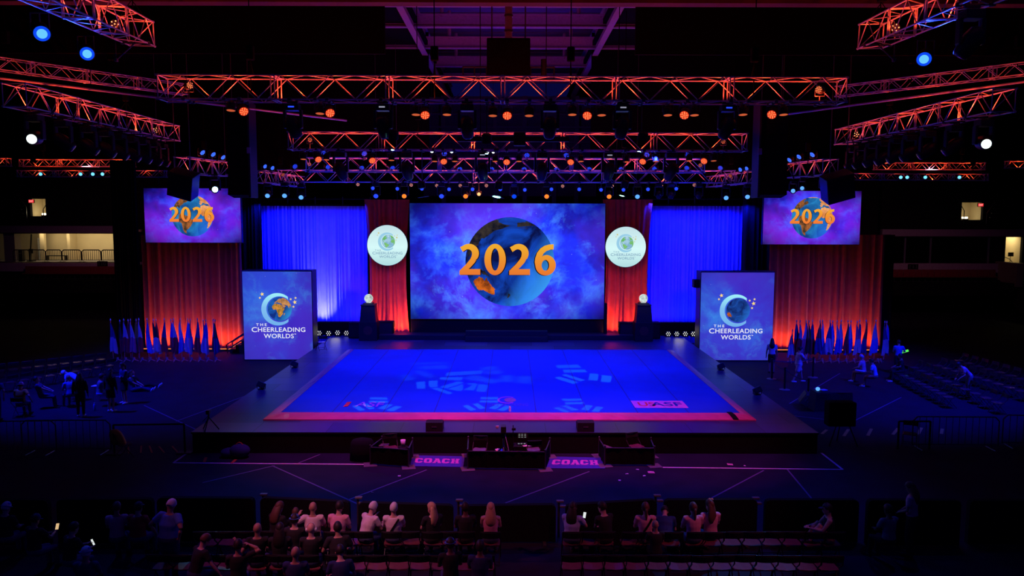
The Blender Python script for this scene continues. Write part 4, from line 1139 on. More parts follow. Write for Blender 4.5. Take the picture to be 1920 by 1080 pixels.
t = thing('stage_step', 'wide two-tread black step in the middle of the riser below the main screen', 'step', ((p.x + q.x) / 2, Y - .4, DECK))
o3 = Vector(t.location); zt = p.z; hm = (zt - DECK)
b = MB(o3); b.bbox(((p.x + q.x) / 2, Y - .05, (DECK + zt) / 2), (q.x - p.x, .4, hm), .015); b.build('upper_tread', M['black_paint'], t)
b = MB(o3); b.bbox(((p.x + q.x) / 2, Y - .42, DECK + hm * .25), (q.x - p.x, .34, hm * .5), .015); b.build('lower_tread', M['black_paint'], t)
p, q = P(770, 598, 45.2), P(1132, 632, 45.2)
b = MB(((p.x + q.x) / 2, 45.3, DECK)); b.bbox(((p.x + q.x) / 2, 45.35, (DECK + p.z) / 2), (q.x - p.x, .3, p.z - DECK - .03), .02)
tag(b.build('screen_plinth', M['black_cloth']), 'black cloth covered base wall directly under the main screen', 'plinth')
# small railing and steps by the towers
c = P(1135, 590, 44.9)
b = MB((c.x, 44.9, DECK)); b.bbox((c.x, 44.9, (DECK + P(1135, 568, 44.9).z) / 2), (.16, .5, P(1135, 568, 44.9).z - DECK), .03)
tag(b.build('cable_cover', M['black_cloth']), 'narrow black cloth covered upright at the lower edge of the main screen, dark boxes side', 'cover')
c = P(443, 655, 43.6)
t = thing('stair_rail', 'black tubular handrail of small steps behind the african globe tower', 'railing', (c.x, 43.6, 0))
for k, (xx, yy) in enumerate(((0, 0), (0, .9))):
    b = MB((c.x, 43.6, 0)); b.path([(c.x - .5, 43.6 + yy, 0), (c.x - .55, 43.6 + yy, .5), (c.x + .6, 43.6 + yy, 1.25), (c.x + .6, 43.6 + yy, .0)], .03, 8); b.tube((c.x - .5, 43.6 + yy, .25), (c.x + .6, 43.6 + yy, .95), .025, 8); b.build('rail', M['dark_steel'], t)
for k in range(3):
    b = MB((c.x, 43.6, 0)); b.bbox((c.x - .2 + k * .33, 44.05, .12 * (k + 1)), (.34, .85, .24 * (k + 1)), .01); b.build('tread', M['black_paint'], t)
# folding chair by the tower on the stage deck is added with the other chairs
# white floor lamps in two rows before the masking walls
def par_head(t, o3, mtx, r, body, lens_m, leds=9, led_m=None, depth=None):
    """a can with a lens face of small led dots looking along -Y of mtx"""
    depth = depth or r * 1.7
    b = MB(o3); b.lathe(o3, [(r * .55, depth), (r * .98, depth * .72), (r, 0), (r * .93, -.01), (r * .9, .01)], 18, 'Y', mtx); b.build('can', body, t)
    b = MB(o3); b.lathe(o3, [(r * .92, .004), (r * .90, -.004)], 18, 'Y', mtx); face = b.build('lens', lens_m, t)
    if led_m is not None:
        b = MB(o3); rings = [(0, 1)] + ([(r * .38, 5)] if leds > 8 else []) + [(r * .68, leds)]
        for rr, n in rings:
            for k in range(n):
                a_ = 2 * pi * k / n; b.ball(o3 + mtx @ Vector((cos(a_) * rr, -.012, sin(a_) * rr)), (r * .15,) * 3, 6, 4, mtx)
        b.build('led_dots', led_m, t)
    return face
LENS_DARK = mat('lens_dark', (.03, .03, .035), .15, spec=.6)
k = 0
for px, py, side in ((598.5, 624.5, 0), (616, 625, 0), (633, 624, 0), (649.5, 624.5, 0), (1253, 626, 1), (1269, 626, 1), (1285, 626, 1), (1300, 626, 1)):
    c = P(px, py, 45.3); t = thing('floor_par_light', '%s white floor lamp from the %s' % (ORD[k % 4], 'african globe tower' if side == 0 else 'globe pedestal towards the dark globe tower'), 'light', (c.x, 45.3, DECK), group='white lamps under the blue drapes')
    o3 = Vector(t.location); q = c
    b = MB(o3); b.box(o3 + Vector((0, .1, .03)), (.3, .3, .05))
    for s in (-1, 1): b.tube(o3 + Vector((s * .2, .1, .04)), (c.x + s * .2, 45.38, c.z), .018, 6)
    b.build('yoke', M['black_paint'], t)
    mtx = Matrix.Rotation(radians(-8), 3, 'X')
    hd = bpy.data.objects.new('head', None); COL.objects.link(hd); hd.parent = t; hd.location = q - o3
    par_head(hd, Vector(q), mtx, .165, M['black_paint'], LENS_DARK, 6, emis('white_led_%d' % k, S(255, 252, 232), 1.6))
    k += 1
for s, px in ((0, 625), (1, 1277)):
    c = P(px, 626, 44.6)
    add_light('SPOT', 'floor_par_beam', (c.x, 45.1, c.z + .1), (c.x, 43.2, DECK), (.95, .85, .75), 5, .3, 120, .9)
c = P(608, 610, 46.6)
add_light('SPOT', 'pale_uplight', (c.x - .2, 46.35, .7), (c.x - .15, 47.35, 2.9), (.85, .78, 1.0), 620, .05, 62, 1.0)

# floor edge lights along the stage and the two black monitors at its front
for i, (px, py, lab) in enumerate(((490, 726, 'small black wedge lamp on the stage edge nearer the tripod, concourse side'), (552, 686, 'small black wedge lamp on the stage edge just before the african globe tower'), (1352, 690, 'small black wedge lamp on the stage edge just before the dark globe tower'), (1420, 736, 'small black wedge lamp on the stage edge nearer the covered table'))):
    c = PZ(px, py + 4, DECK); t = thing('edge_lamp', lab, 'light', c, group='lamps along the stage edges')
    sg = 1 if px < 956 else -1; mtx = Matrix.Rotation(sg * radians(25), 3, 'Y') @ Matrix.Rotation(radians(-20), 3, 'X')
    b = MB(c); b.bbox(c + Vector((0, 0, .19)), (.32, .26, .24), .03, mtx=mtx); b.build('housing', M['black_plastic'], t)
    b = MB(c); b.box(c + Vector((0, 0, .19)) + mtx @ Vector((0, -.132, 0)), (.26, .012, .18), mtx=mtx); b.build('lens', LENS_DARK, t)
    b = MB(c); b.box(c + Vector((0, 0, .02)), (.22, .22, .04)); b.tube(c + Vector((-.17, 0, .03)), c + Vector((-.17, 0, .2)), .015, 6); b.tube(c + Vector((.17, 0, .03)), c + Vector((.17, 0, .2)), .015, 6); b.build('bracket', M['black_paint'], t)
for i, (px, lab) in enumerate(((815.5, 'black stage monitor with bluish top at the stage front near the first coach mat'), (1097, 'black stage monitor with bluish top at the stage front near the camera pit end'))):
    c = PZ(px, 808, DECK); c.y = 25.35; c.x = P(px, 800, 25.35).x; c.z = DECK
    lab = 'black box monitor at the stage front, %s side of the camera tripod' % ('concourse' if i == 0 else 'dark boxes')
    t = thing('stage_monitor', lab, 'loudspeaker', c)
    b = MB(c); b.prism([(-.28, 0), (.28, 0), (.28, .22), (.02, .33), (-.28, .31)], lambda a_, b_: c + Vector((-.28, a_, b_)), lambda a_, b_: c + Vector((.28, a_, b_))); b.build('cabinet', M['black_paint'], t)
    b = MB(c); b.box(c + Vector((0, .15, .285)), (.5, .26, .012), mtx=Matrix.Rotation(radians(-23), 3, 'X')); b.build('grille', mat('monitor_grille_%d' % i, (.07, .07, .35), .5), t)
    b = MB(c); b.box(c + Vector((0, -.285, .17)), (.16, .015, .05)); b.build('handle', M['dark_steel'], t)

# ------------------------------------------------------------------ trusses
class HZ(float):
    """a hanging height that remembers its truss"""
    def __new__(cls, v, tr=None):
        o = float.__new__(cls, v); o.tr = tr; return o
    def __add__(self, k): return HZ(float(self) + k, self.tr)
    def __sub__(self, k): return HZ(float(self) - k, self.tr)

def clamp_bar(b, p, zt):
    """short pipe from a lamp's clamp across the chords of its truss"""
    tr = getattr(zt, 'tr', None)
    if tr is None: print('NOTR', p, float(zt)); return
    q = Vector((p[0], p[1], 0)); A = tr['A']; d = tr['d']; dh = Vector((d.x, d.y, 0)).normalized()
    u = max(.1, min(tr['L'] - .1, (q - Vector((A.x, A.y, 0))).dot(dh))); c = A + d * (u / max(.2, Vector((d.x, d.y, 0)).length)); h = tr['s'] / 2
    z = min(max(float(zt), c.z - h), c.z + h); z = c.z - h if abs(z - c.z + h) <= abs(z - c.z - h) else c.z + h
    sd = d.cross(Vector((0, 0, 1))).normalized()
    b.tube(Vector((c.x, c.y, z)) - sd * (h + .04), Vector((c.x, c.y, z)) + sd * (h + .04), .03, 6)
    for k in (-1, 1): b.bbox(Vector((c.x, c.y, z)) + sd * (k * h), (.11, .11, .11), .02)
    b.tube((p[0], p[1], float(zt)), (c.x, c.y, z), .02, 6)

def truss(name, label, A, B_, s, bay=None, cables=(), lamps=0, lamp_power=60, splices=2, ends=True, r=.024, group=None, lcol=None, cab_top=None, dirlamp=True):
    """square box truss between two points: four chords, zig-zag lacing, end and splice frames, hoist cables"""
    A, B_ = Vector(A), Vector(B_); d = (B_ - A); L = d.length; d.normalize()
    up = Vector((0, 0, 1)); sd = d.cross(up).normalized(); up = sd.cross(d).normalized()
    o3 = A.lerp(B_, .5); h = s / 2
    t = thing(name, label, 'lighting truss', o3, group=group)
    def pt(u, a, b): return A + d * u + sd * (a * h) + up * (b * h)
    for a, b in ((-1, -1), (1, -1), (1, 1), (-1, 1)):
        m = MB(o3); m.tube(pt(0, a, b), pt(L, a, b), r, 8); m.build('chord', M['truss_alloy'], t, smooth=False)
    n = max(2, round(L / (bay or s * 1.05))); n += n % 2
    for nm, c1, c2, ph in (('lacing', (-1, -1), (-1, 1), 0), ('lacing', (1, -1), (1, 1), 0), ('lacing', (-1, 1), (1, 1), 1), ('lacing', (-1, -1), (1, -1), 0)):
        m = MB(o3)
        for k in range(n):
            u0, u1 = L * k / n, L * (k + 1) / n
            p, q = (c1, c2) if (k + ph) % 2 == 0 else (c2, c1)
            m.tube(pt(u0, *p), pt(u1, *q), r * .62, 6, caps=False)
        m.build(nm, M['truss_alloy'], t)
    us = ([0.0, L] if ends else []) + [L * (k + 1) / (splices + 1) for k in range(splices)]
    for u in us:
        m = MB(o3)
        for du in ((-.06, .06) if 0 < u < L else (0,)):
            q = [pt(u + du, a, b) for a, b in ((-1, -1), (1, -1), (1, 1), (-1, 1))]
            for i in range(4): m.tube(q[i], q[(i + 1) % 4], r * .85, 6)
            if not (0 < u < L): m.tube(q[0], q[2], r * .6, 6)
        for a, b in ((-1, -1), (1, -1), (1, 1), (-1, 1)): m.lathe(pt(u, a, b), [(r * 1.6, -.05), (r * 1.6, .05)], 8, mtx=d.to_track_quat('Z', 'Y').to_matrix())
        m.build('end_frame' if u in (0.0, L) else 'splice_frame', M['truss_alloy'], t)
    for f in cables:
        p = A + d * (L * f) + up * h; m = MB(o3)
        m.tube(p - up * s, (p.x, p.y, cab_top or CEIL - 1.3), .018, 5); m.tube(p + sd * -h, p + up * .5, .014, 5); m.tube(p + sd * h, p + up * .5, .014, 5)
        m.bbox(p + up * .75, (.24, .2, .45), .04)
        m.build('hoist_chain', M['deep_black'], t)
    for k in range(lamps):
        p = A + d * (L * (k + .5) / lamps) - up * (h * .86) + sd * (.13 if k % 2 else -.13)
        add_light('SPOT', 'truss_uplight', p, p + up, lcol or (1.0, .062, .014), lamp_power * 1.25, .04, 156, .3)
    rec = dict(t=t, A=A, B=B_, d=d, L=L, s=s)
    rec['z'] = HZ(min(A.z, B_.z) - h, rec)
    return rec

def T(pa, Ya, pb, Yb):
    return P(pa[0], pa[1], Ya), P(pb[0], pb[1], Yb)

TR = {}
a, b = T((305, 166), 25, (1578, 171.5), 25); TR['front'] = truss('lighting_truss', 'longest red lit truss, spanning the front above the stage', a, b, .74, cables=(.13, .40, .60, .87), lamps=14, lamp_power=66, splices=5)
a, b = T((545, 264.5), 32, (1396, 267.5), 32); TR['mid'] = truss('lighting_truss', 'second long red lit truss behind the longest one, spanning half the stage', a, b, .70, cables=(.28, .72), lamps=11, lamp_power=60, splices=4)
a, b = T((577, 309), 38, (1318, 311), 38); TR['rear'] = truss('lighting_truss', 'third red lit truss from the front, behind hanging blue lamps', a, b, .66, cables=(.2, .8), lamps=9, lamp_power=66, splices=5)
a, b = T((525, 330), 41, (1374, 331.5), 41); TR['back'] = truss('lighting_truss', 'lowest and farthest long red lit truss above the main screen', a, b, .62, cables=(.15, .85), lamps=10, lamp_power=62, splices=6)
a, b = T((487, 331), 40, (562, 341), 46); TR['shortl'] = truss('lighting_truss', 'short red lit truss running back above the outer end of the pale-panelled blue drape', a, b, .6, cables=(.5,), lamps=2, lamp_power=60, splices=1)
a, b = T((1412, 331), 40, (1334, 341), 46); TR['shortr'] = truss('lighting_truss', 'short red lit truss running back above the outer end of the evenly lit blue drape', a, b, .6, cables=(.5,), lamps=2, lamp_power=60, splices=1)
a, b = T((27, 178), 25.5, (322, 250), 39); TR['sidel'] = truss('lighting_truss', 'bright red side truss running back above the concourse side seats', a, b, .74, cables=(.62,), lamps=6, lamp_power=85, splices=3)
a, b = T((1882, 188), 25.5, (1580, 257), 39); TR['sider'] = truss('lighting_truss', 'bright red side truss running back above the dark boxes side seats', a, b, .74, cables=(.62,), lamps=6, lamp_power=85, splices=3)
a, b = T((60, -36), 17.5, (265, 63), 25); TR['topl'] = truss('lighting_truss', 'red lit truss in the uppermost corner above two blue lamps', a, b, .74, cables=(.9,), lamps=4, lamp_power=80, splices=2)
a, b = T((1860, -36), 17.5, (1633, 68), 25); TR['topr'] = truss('lighting_truss', 'red lit truss in the uppermost corner above a single blue lamp', a, b, .74, cables=(.9,), lamps=4, lamp_power=80, splices=2)
a, b = T((-60, 112), 27, (345, 168), 33); TR['dull1'] = truss('lighting_truss', 'thin unlit truss crossing above the red side truss, concourse side', a, b, .42, cables=(.15, .62), splices=3, r=.02)
a, b = T((1980, 122), 27, (1572, 172), 33); TR['dull2'] = truss('lighting_truss', 'thin unlit truss crossing above the red side truss, dark boxes side', a, b, .42, cables=(.15, .62), splices=3, r=.02)
a, b = T((40, 305.5), 50, (251, 306), 50); truss('lighting_truss', 'small distant upper red truss above the railed concourse', a, b, .44, cables=(.2, .8), lamps=4, lamp_power=38, splices=2)
a, b = T((36, 325.5), 49, (310, 326), 49); TR['farl'] = truss('lighting_truss', 'small distant lower red truss with pale blue lamps above the railed concourse', a, b, .40, cables=(.1, .9), lamps=4, lamp_power=22, splices=3)
a, b = T((1641, 311.5), 50, (1843, 312), 50); truss('lighting_truss', 'small distant upper red truss above the dark glazed boxes', a, b, .44, cables=(.2, .8), lamps=4, lamp_power=38, splices=2)
a, b = T((1588, 331), 49, (1849, 332.5), 49); TR['farr'] = truss('lighting_truss', 'small distant lower red truss with pale blue lamps above the dark glazed boxes', a, b, .40, cables=(.1, .9), lamps=4, lamp_power=22, splices=3)
a, b = T((-60, 303.5), 50, (16.5, 304), 50); truss('lighting_truss', 'cut off end of a distant red truss at the frame edge, concourse side', a, b, .50, cables=(.6,), lamps=2, lamp_power=36, splices=1)
a, b = T((1888, 308.5), 50, (1990, 309), 50); truss('lighting_truss', 'cut off end of a distant red truss at the frame edge, dark boxes side', a, b, .44, cables=(.5,), lamps=2, lamp_power=36, splices=1)
a, b = T((341, 309), 37, (423, 318), 42); TR['boxl'] = truss('lighting_truss', 'short red truss with blue lamps on top, over the screen beside the concourse', a, b, .74, cables=(.5,), lamps=2, lamp_power=70, splices=1)
a, b = T((1557, 313), 37, (1475, 321), 42); TR['boxr'] = truss('lighting_truss', 'short red truss with blue lamps on top, over the screen beside the glazed boxes', a, b, .74, cables=(.5,), lamps=2, lamp_power=70, splices=1)
# plain pipes under the thin trusses
for pa, pb, lab in (((-40, 142), (650, 226), 'long thin pipe slanting below the thin unlit truss, concourse side'), ((1960, 148), (1440, 219), 'long thin pipe slanting below the thin unlit truss, dark boxes side')):
    a, b = T(pa, 27.5, pb, 36); o3 = a.lerp(b, .5)
    t = thing('rigging_pipe', lab, 'pipe', o3)
    m = MB(o3); m.tube(a, b, .045, 8); m.build('pipe', M['truss_alloy'], t)
    for f in (.25, .75):
        m = MB(o3); p = a.lerp(b, f); m.tube(p, (p.x, p.y, CEIL - 1.3), .015, 5); m.build('hanging_cable', M['deep_black'], t)
a, b = T((423, 328), 42, (476, 328), 42)
t = thing('rigging_pipe', 'thin red lit pipe between the screen truss and the speaker column, concourse side', 'pipe', a); m = MB(a); m.tube(a, b, .05, 8); m.build('pipe', M['truss_alloy'], t)
a, b = T((1421, 331), 42, (1475, 331), 42)
t = thing('rigging_pipe', 'thin red lit pipe between the screen truss and the speaker column, dark boxes side', 'pipe', a); m = MB(a); m.tube(a, b, .05, 8); m.build('pipe', M['truss_alloy'], t)

# ------------------------------------------------------------------ lamps hung on the trusses
def aim(o3, tgt):
    """rotation whose -Y looks from o3 to tgt"""
    return (Vector(tgt) - Vector(o3)).to_track_quat('-Y', 'Z').to_matrix()

def hung_par(c, zt, label, group, lens, led, r=.15, tilt=None, up=False, body='black_paint', leds=9, name='par_spotlight'):
    """led par can on a yoke with a clamp on the chord at height zt"""
    t = thing(name, label, 'spotlight', c, group=group)
    mtx = tilt if tilt is not None else aim(c, (c.x * .3, c.y - 9, c.z - 6.5))
    hd = bpy.data.objects.new('head', None); COL.objects.link(hd); hd.parent = t
    par_head(hd, c, mtx, r, M[body], lens, leds, led, r * 2.0)
    b = MB(c); s = r * 1.18
    pv = c + mtx @ Vector((0, r * .7, 0))
    for k in (-1, 1): b.tube(pv + Vector((k * s, 0, 0)), pv + Vector((k * s, 0, r * 1.5 if zt > c.z else -r * 1.5)), .014, 6)
    zz = pv.z + (r * 1.5 if zt > c.z else -r * 1.5)
    b.tube((pv.x - s, pv.y, zz), (pv.x + s, pv.y, zz), .014, 6); b.build('yoke', M['dark_steel'], t)
    b = MB(c); b.tube((pv.x, pv.y, zz), (pv.x, pv.y, zt), .02, 6); b.bbox((pv.x, pv.y, zt), (.09, .12, .10), .02); clamp_bar(b, (pv.x, pv.y), zt); b.build('clamp', M['dark_steel'], t)
    return t

def moving_head(c, zt, label, group, lens, s=1.0, tgt=None, glint=None):
    """moving-head lamp: base on the truss, two-arm yoke, tapered head with lens"""
    t = thing('moving_head_spotlight', label, 'moving spotlight', c, group=group)
    tgt = tgt or (c.x * .2, c.y + 8, 0)
    if c.z + .65 * s > zt and getattr(zt, 'tr', None): c = Vector((c.x, c.y, zt - .66 * s)); t.location = c
    mtx = aim(c, tgt)
    zb = c.z + .42 * s
    b = MB(c); b.bbox((c.x, c.y, zb + .09 * s), (.36 * s, .34 * s, .18 * s), .03); b.tube((c.x, c.y, zb + .1 * s), (c.x, c.y, max(zt, zb + .2 * s)), .03, 8); b.bbox((c.x, c.y, max(zt, zb + .2 * s)), (.3 * s, .1, .08), .02); clamp_bar(b, (c.x, c.y), zt); b.build('base', M['black_plastic'], t)
    for k in (-1, 1):
        b = MB(c); b.bbox((c.x + k * .22 * s, c.y, c.z + .20 * s), (.07 * s, .16 * s, .50 * s), .03); b.build('yoke_arm', M['black_plastic'], t)
    b = MB(c); b.lathe(c, [(.08 * s, .30 * s), (.15 * s, .24 * s), (.185 * s, .08 * s), (.18 * s, -.10 * s), (.15 * s, -.26 * s), (.13 * s, -.30 * s)], 18, 'Y', mtx)
    h = b.build('head', M['black_plastic'], t, smooth=True)
    b = MB(c); b.lathe(c + mtx @ Vector((0, -.302 * s, 0)), [(.125 * s, 0), (.11 * s, -.012 * s), (.05 * s, -.02 * s)], 18, 'Y', mtx); b.build('lens', lens, h)
    if glint:
        b = MB(c); b.box((c.x, c.y - .175 * s, zb + .09 * s), (.16 * s, .012, .035 * s)); b.build('display', glint, t)
    return t

def row(spec, key, Y, fmt, group, fn, **k):
    for i, (px, py) in enumerate(spec):
        c = P(px, py, Y + k.get('dy', 0)); zt = TR[key]['z'] if k.get('below', True) else TR[key]['z'] + TR[key]['s']
        fn(c, zt, fmt % ORD[i], group, i)

# front truss, hanging underneath
row([(457, 209), (619, 212), (797, 216), (951, 217), (1101, 217), (1283, 216), (1447, 215)], 'front', 24.85, '%s glowing orange par lamp under the longest front truss, from the concourse end', 'orange pars on the longest truss',
    lambda c, zt, l, g, i: hung_par(c, zt, l, g, E['redface'], E['red'], .16))
for i, (px, py, lab) in enumerate(((356, 160, 'orange lamp standing upright inside the concourse end of the longest truss'), (1535, 168, 'orange lamp standing upright inside the dark boxes end of the longest truss'))):
    c = P(px, py, 25.0); hung_par(c, TR['front']['z'], lab, 'upright end lamps in the longest truss', LENS_DARK, E['red'], .13, aim(c, (c.x + (6 if i == 0 else -6), c.y - 6, c.z)))
row([(433, 214), (600, 220), (780, 222), (838, 222), (924, 224), (992, 224), (1073, 222), (1128, 223), (1252, 223), (1302, 223), (1393, 222), (1469, 222)], 'front', 25.2, '%s dark par lamp with thin lit rim under the longest truss, from the concourse end', 'dark pars on the longest truss',
    lambda c, zt, l, g, i: hung_par(Vector((c.x, c.y, c.z + .12)), zt, l, g, E['dimrim'], None, .15, Matrix.Rotation(radians(80), 3, 'X')))
row([(549, 203), (718, 206), (876, 214), (1031, 214), (1167, 210), (1364, 205)], 'front', 25.0, '%s large dark moving spotlight under the longest truss, from the concourse end', 'big moving heads on the longest truss',
    lambda c, zt, l, g, i: moving_head(Vector((c.x, c.y, c.z - .25)), zt, l, g, LENS_DARK, 1.18, (c.x * .5, c.y + 6, 0), E['glint'] if i in (1, 4) else (E['blue'] if i in (0, 5) else None)))
# middle truss
row([(597, 299), (698, 301), (832, 303), (950, 304), (1070, 304), (1205, 303), (1320, 302)], 'mid', 31.8, '%s glowing orange par lamp under the second long truss, from the concourse end', 'orange pars on the second truss',
    lambda c, zt, l, g, i: hung_par(c, zt, l, g, E['redface'], E['red'], .15))
row([(569, 303), (612, 304), (734, 305), (815, 307), (853, 307), (929, 307), (973, 307), (1089, 307), (1174, 308), (1230, 307), (1292, 306), (1338, 306)], 'mid', 32.2, '%s dark par lamp with thin lit rim under the second truss, from the concourse end', 'dark pars on the second truss',
    lambda c, zt, l, g, i: hung_par(Vector((c.x, c.y, c.z + .1)), zt, l, g, E['dimrim'], None, .13, Matrix.Rotation(radians(80), 3, 'X')))
row([(639, 310), (763, 312), (905, 312), (1016, 312), (1142, 310), (1258, 312)], 'mid', 32.0, '%s large dark moving spotlight under the second truss, from the concourse end', 'big moving heads on the second truss',
    lambda c, zt, l, g, i: moving_head(Vector((c.x, c.y, c.z)), zt, l, g, LENS_DARK, 1.25, (c.x * .5, c.y + 6, 0), E['glint'] if i in (2, 4) else None))
# rear truss, standing on top and blue
row([(607, 287), (683, 288), (833, 288), (988, 291), (1062, 291), (1213, 290), (1290, 290)], 'rear', 37.9, '%s blue par lamp in the upper row over the third truss, from the concourse end', 'upper blue lamp row',
    lambda c, zt, l, g, i: hung_par(c, TR['rear']['z'] + .62, l, g, LENS_DARK, E['blue'], .155))
row([(553, 312), (615, 313), (678, 315), (736, 315), (862, 317), (922, 317), (983, 317), (1044, 317), (1105, 317), (1165, 317), (1227, 316), (1288, 315), (1351, 315)], 'back', 40.8, '%s blue glowing par lamp on top of the lowest long truss, from the concourse end', 'blue lamp row on the lowest truss',
    lambda c, zt, l, g, i: hung_par(c, TR['back']['z'] + .6, l, g, LENS_DARK, E['blue'], .155))
row([(671, 346), (771, 347), (819, 348), (863, 348), (912, 348), (1055, 349), (1148, 349), (1240, 348), (1302, 347)], 'back', 41.2, '%s small pink ring lamp under the lowest truss, from the concourse end', 'pink ring lamps under the lowest truss',
    lambda c, zt, l, g, i: hung_par(c, zt, l, g, LENS_DARK, E['pink'], .10, aim(c, (0, 0, CAM_H)), leds=7))
row([(699, 353), (745, 354), (791, 354), (842, 355), (886, 355), (938, 355), (984, 356), (1034, 355), (1086, 355), (1127, 356), (1169, 356), (1215, 355), (1268, 354)], 'back', 40.9, '%s blue lamp in the lowest row under the lowest truss, from the concourse end', 'blue lamps under the lowest truss',
    lambda c, zt, l, g, i: hung_par(c, zt, l, g, E['blue'], None, .10, aim(c, (0, 0, CAM_H))))
row([(502, 365), (534, 367), (565, 370), (705, 361), (758, 362), (828, 366), (873, 354), (964, 365), (1025, 355), (1142, 363), (1195, 364)], 'back', 41.0, '%s hanging moving spotlight with lit lens under the lowest truss, from the concourse end', 'lit moving heads under the lowest truss',
    lambda c, zt, l, g, i: moving_head(Vector((c.x, c.y, c.z + .1)), zt, l, g, (E['cyan'], E['cyan'], E['cyan'], E['blue'], E['orange'], E['blue'], E['orange'], E['bluebeam'], E['orange'], E['orange'], E['cyan'])[i], .95, (c.x * .6, 20, 0)))
row([(1235, 360), (1258, 362), (1310, 367), (1361, 371), (1401, 367)], 'back', 41.0, '%s hanging moving spotlight under the lowest truss near its dark boxes end', 'moving heads at the truss end',
    lambda c, zt, l, g, i: moving_head(Vector((c.x, c.y, c.z + .1)), zt, l, g, (LENS_DARK, LENS_DARK, LENS_DARK, E['cyan'], E['cyan'], E['cyan'])[i], .95, (c.x * .6, 20, 0)))
for x in (-9, -4.5, 0, 4.5, 9):
    for y, z in ((36.6, 10.4), (39.6, 9.4)): add_light('POINT', 'blue_row_glow', (x, y, z), None, (.01, .03, 1.0), 22, .15)
c = P(898, 364, 41.2)
t = hung_par(c, TR['back']['z'], 'single very bright orange lamp under the lowest truss above the main screen', None, E['redhot'], None, .10, aim(c, (0, 0, CAM_H)))
add_light('POINT', 'orange_flare', c + Vector((0, -.35, 0)), None, (1, .16, .03), 40, .08)
# upright lamps inside the truss ends (bright sticks of orange)
for i, (px, py, Y, key, lab) in enumerate(((581, 262, 32, 'mid', 'orange upright lamp inside the concourse end of the second truss'), (1356, 265, 32, 'mid', 'orange upright lamp inside the dark boxes end of the second truss'), (580, 308, 38, 'rear', 'orange upright lamp inside the concourse end of the third truss'), (1313, 310, 38, 'rear', 'orange upright lamp inside the dark boxes end of the third truss'),
                                     (531, 328, 41, 'back', 'orange upright lamp inside the concourse end of the lowest truss'), (1369, 330, 41, 'back', 'orange upright lamp inside the dark boxes end of the lowest truss'), (1009, 334, 41, 'back', 'bright orange upright lamp at the middle of the lowest truss'))):
    c = P(px, py, Y); hung_par(c, TR[key]['z'], lab, None, LENS_DARK, E['red'], .10, aim(c, (c.x * .6, c.y - 8, c.z)), leds=7)
# side and corner trusses
for i, (px, py, Y, key, lab) in enumerate(((215, 45, 24.2, 'topl', 'bright orange lamp inside the end of the corner truss above two blue lamps'), (1679, 52, 24.2, 'topr', 'bright orange lamp inside the end of the corner truss above a single blue lamp'), (292, 244, 37.7, 'sidel', 'bright orange lamp inside the far end of the side truss, concourse side'),
                                           (1606, 252, 37.7, 'sider', 'bright orange lamp inside the far end of the side truss, dark boxes side'))):
    c = P(px, py, Y); hung_par(c, TR[key]['z'], lab, None, LENS_DARK, E['redhot'], .14, aim(c, (0, 0, CAM_H)), leds=5)
for i, (px, py, Y, key, lab) in enumerate(((78, 62, 20.5, 'topl', 'larger blue beam spotlight under the corner truss, nearest the frame corner'), (163, 100, 23.5, 'topl', 'smaller blue beam spotlight under the end of the same corner truss'), (1733, 110, 22.5, 'topr', 'single blue beam spotlight under the opposite corner truss'))):
    c = P(px, py, Y); zt = TR[key]['z']
    t = thing('beam_spotlight', lab, 'spotlight', c); mtx = aim(c, (c.x * .2, 8, 5))
    r = .20
    b = MB(c); b.lathe(c, [(.10, .62), (.19, .5), (r, .1), (r + .02, -.03), (r, -.05), (r * .9, -.02)], 24, 'Y', mtx); b.build('can', M['black_paint'], t, smooth=False)
    b = MB(c); b.lathe(c + mtx @ Vector((0, -.055, 0)), [(r * .97, 0), (r * .85, -.012)], 24, 'Y', mtx); ln = b.build('lens', E['bluebeam'], t)
    b = MB(c); b.lathe(c + mtx @ Vector((0, -.072, 0)), [(r * .62, 0), (r * .5, -.012)], 20, 'Y', mtx); b.build('lens_core', E['bluecore'], ln)
    b = MB(c); p = c + mtx @ Vector((0, .25, 0))
    for s in (-1, 1): b.tube(p + Vector((s * .24, 0, 0)), p + Vector((s * .24, 0, .45)), .02, 6)
    b.tube(p + Vector((-.24, 0, .45)), p + Vector((.24, 0, .45)), .02, 6); b.tube(p + Vector((0, 0, .45)), (p.x, p.y, zt), .025, 6); b.build('yoke', M['dark_steel'], t)
    add_light('SPOT', 'beam', c + mtx @ Vector((0, -.2, 0)), c + mtx @ Vector((0, -3, 0)), (.02, .06, 1), 900, .1, 110, .9)
for px, py, Y, key, lab in ((1815, 84, 18.2, 'topr', 'dark moving spotlight beside the single blue beam spotlight in the frame corner'),):
    c = P(px, py, Y); moving_head(Vector((TR[key]['A'].x, Y, TR[key]['z'] - .8)), TR[key]['z'], lab, None, LENS_DARK, 1.2, (c.x * .4, Y + 5, 0))
for side, key, lab in ((0, 'sidel', 'concourse side'), (1, 'sider', 'dark boxes side')):
    for k, f in enumerate((.22, .36, .47, .56, .65, .74, .83, .90)):
        p = TR[key]['A'].lerp(TR[key]['B'], f)
        moving_head(Vector((p.x, p.y, TR[key]['z'] - .85)), TR[key]['z'], '%s dark moving spotlight from the near end, under the red side truss, %s' % (ORD[k], lab), 'moving heads on the %s truss' % lab, LENS_DARK, 1.25, (p.x * .2, p.y + 4, 0))
for px, py, Y, key, lab in ((66, 257, 27, 'sidel', 'white lit moving spotlight hanging below the near end of the side truss, concourse side'), (1843, 264, 27, 'sider', 'white lit moving spotlight hanging below the near end of the side truss, dark boxes side')):
    c = P(px, py, Y); p = TR[key]['A'].lerp(TR[key]['B'], .1)
    moving_head(c, TR[key]['z'], lab, None, E['white'], 1.3, (c.x * .55, 0, 5))
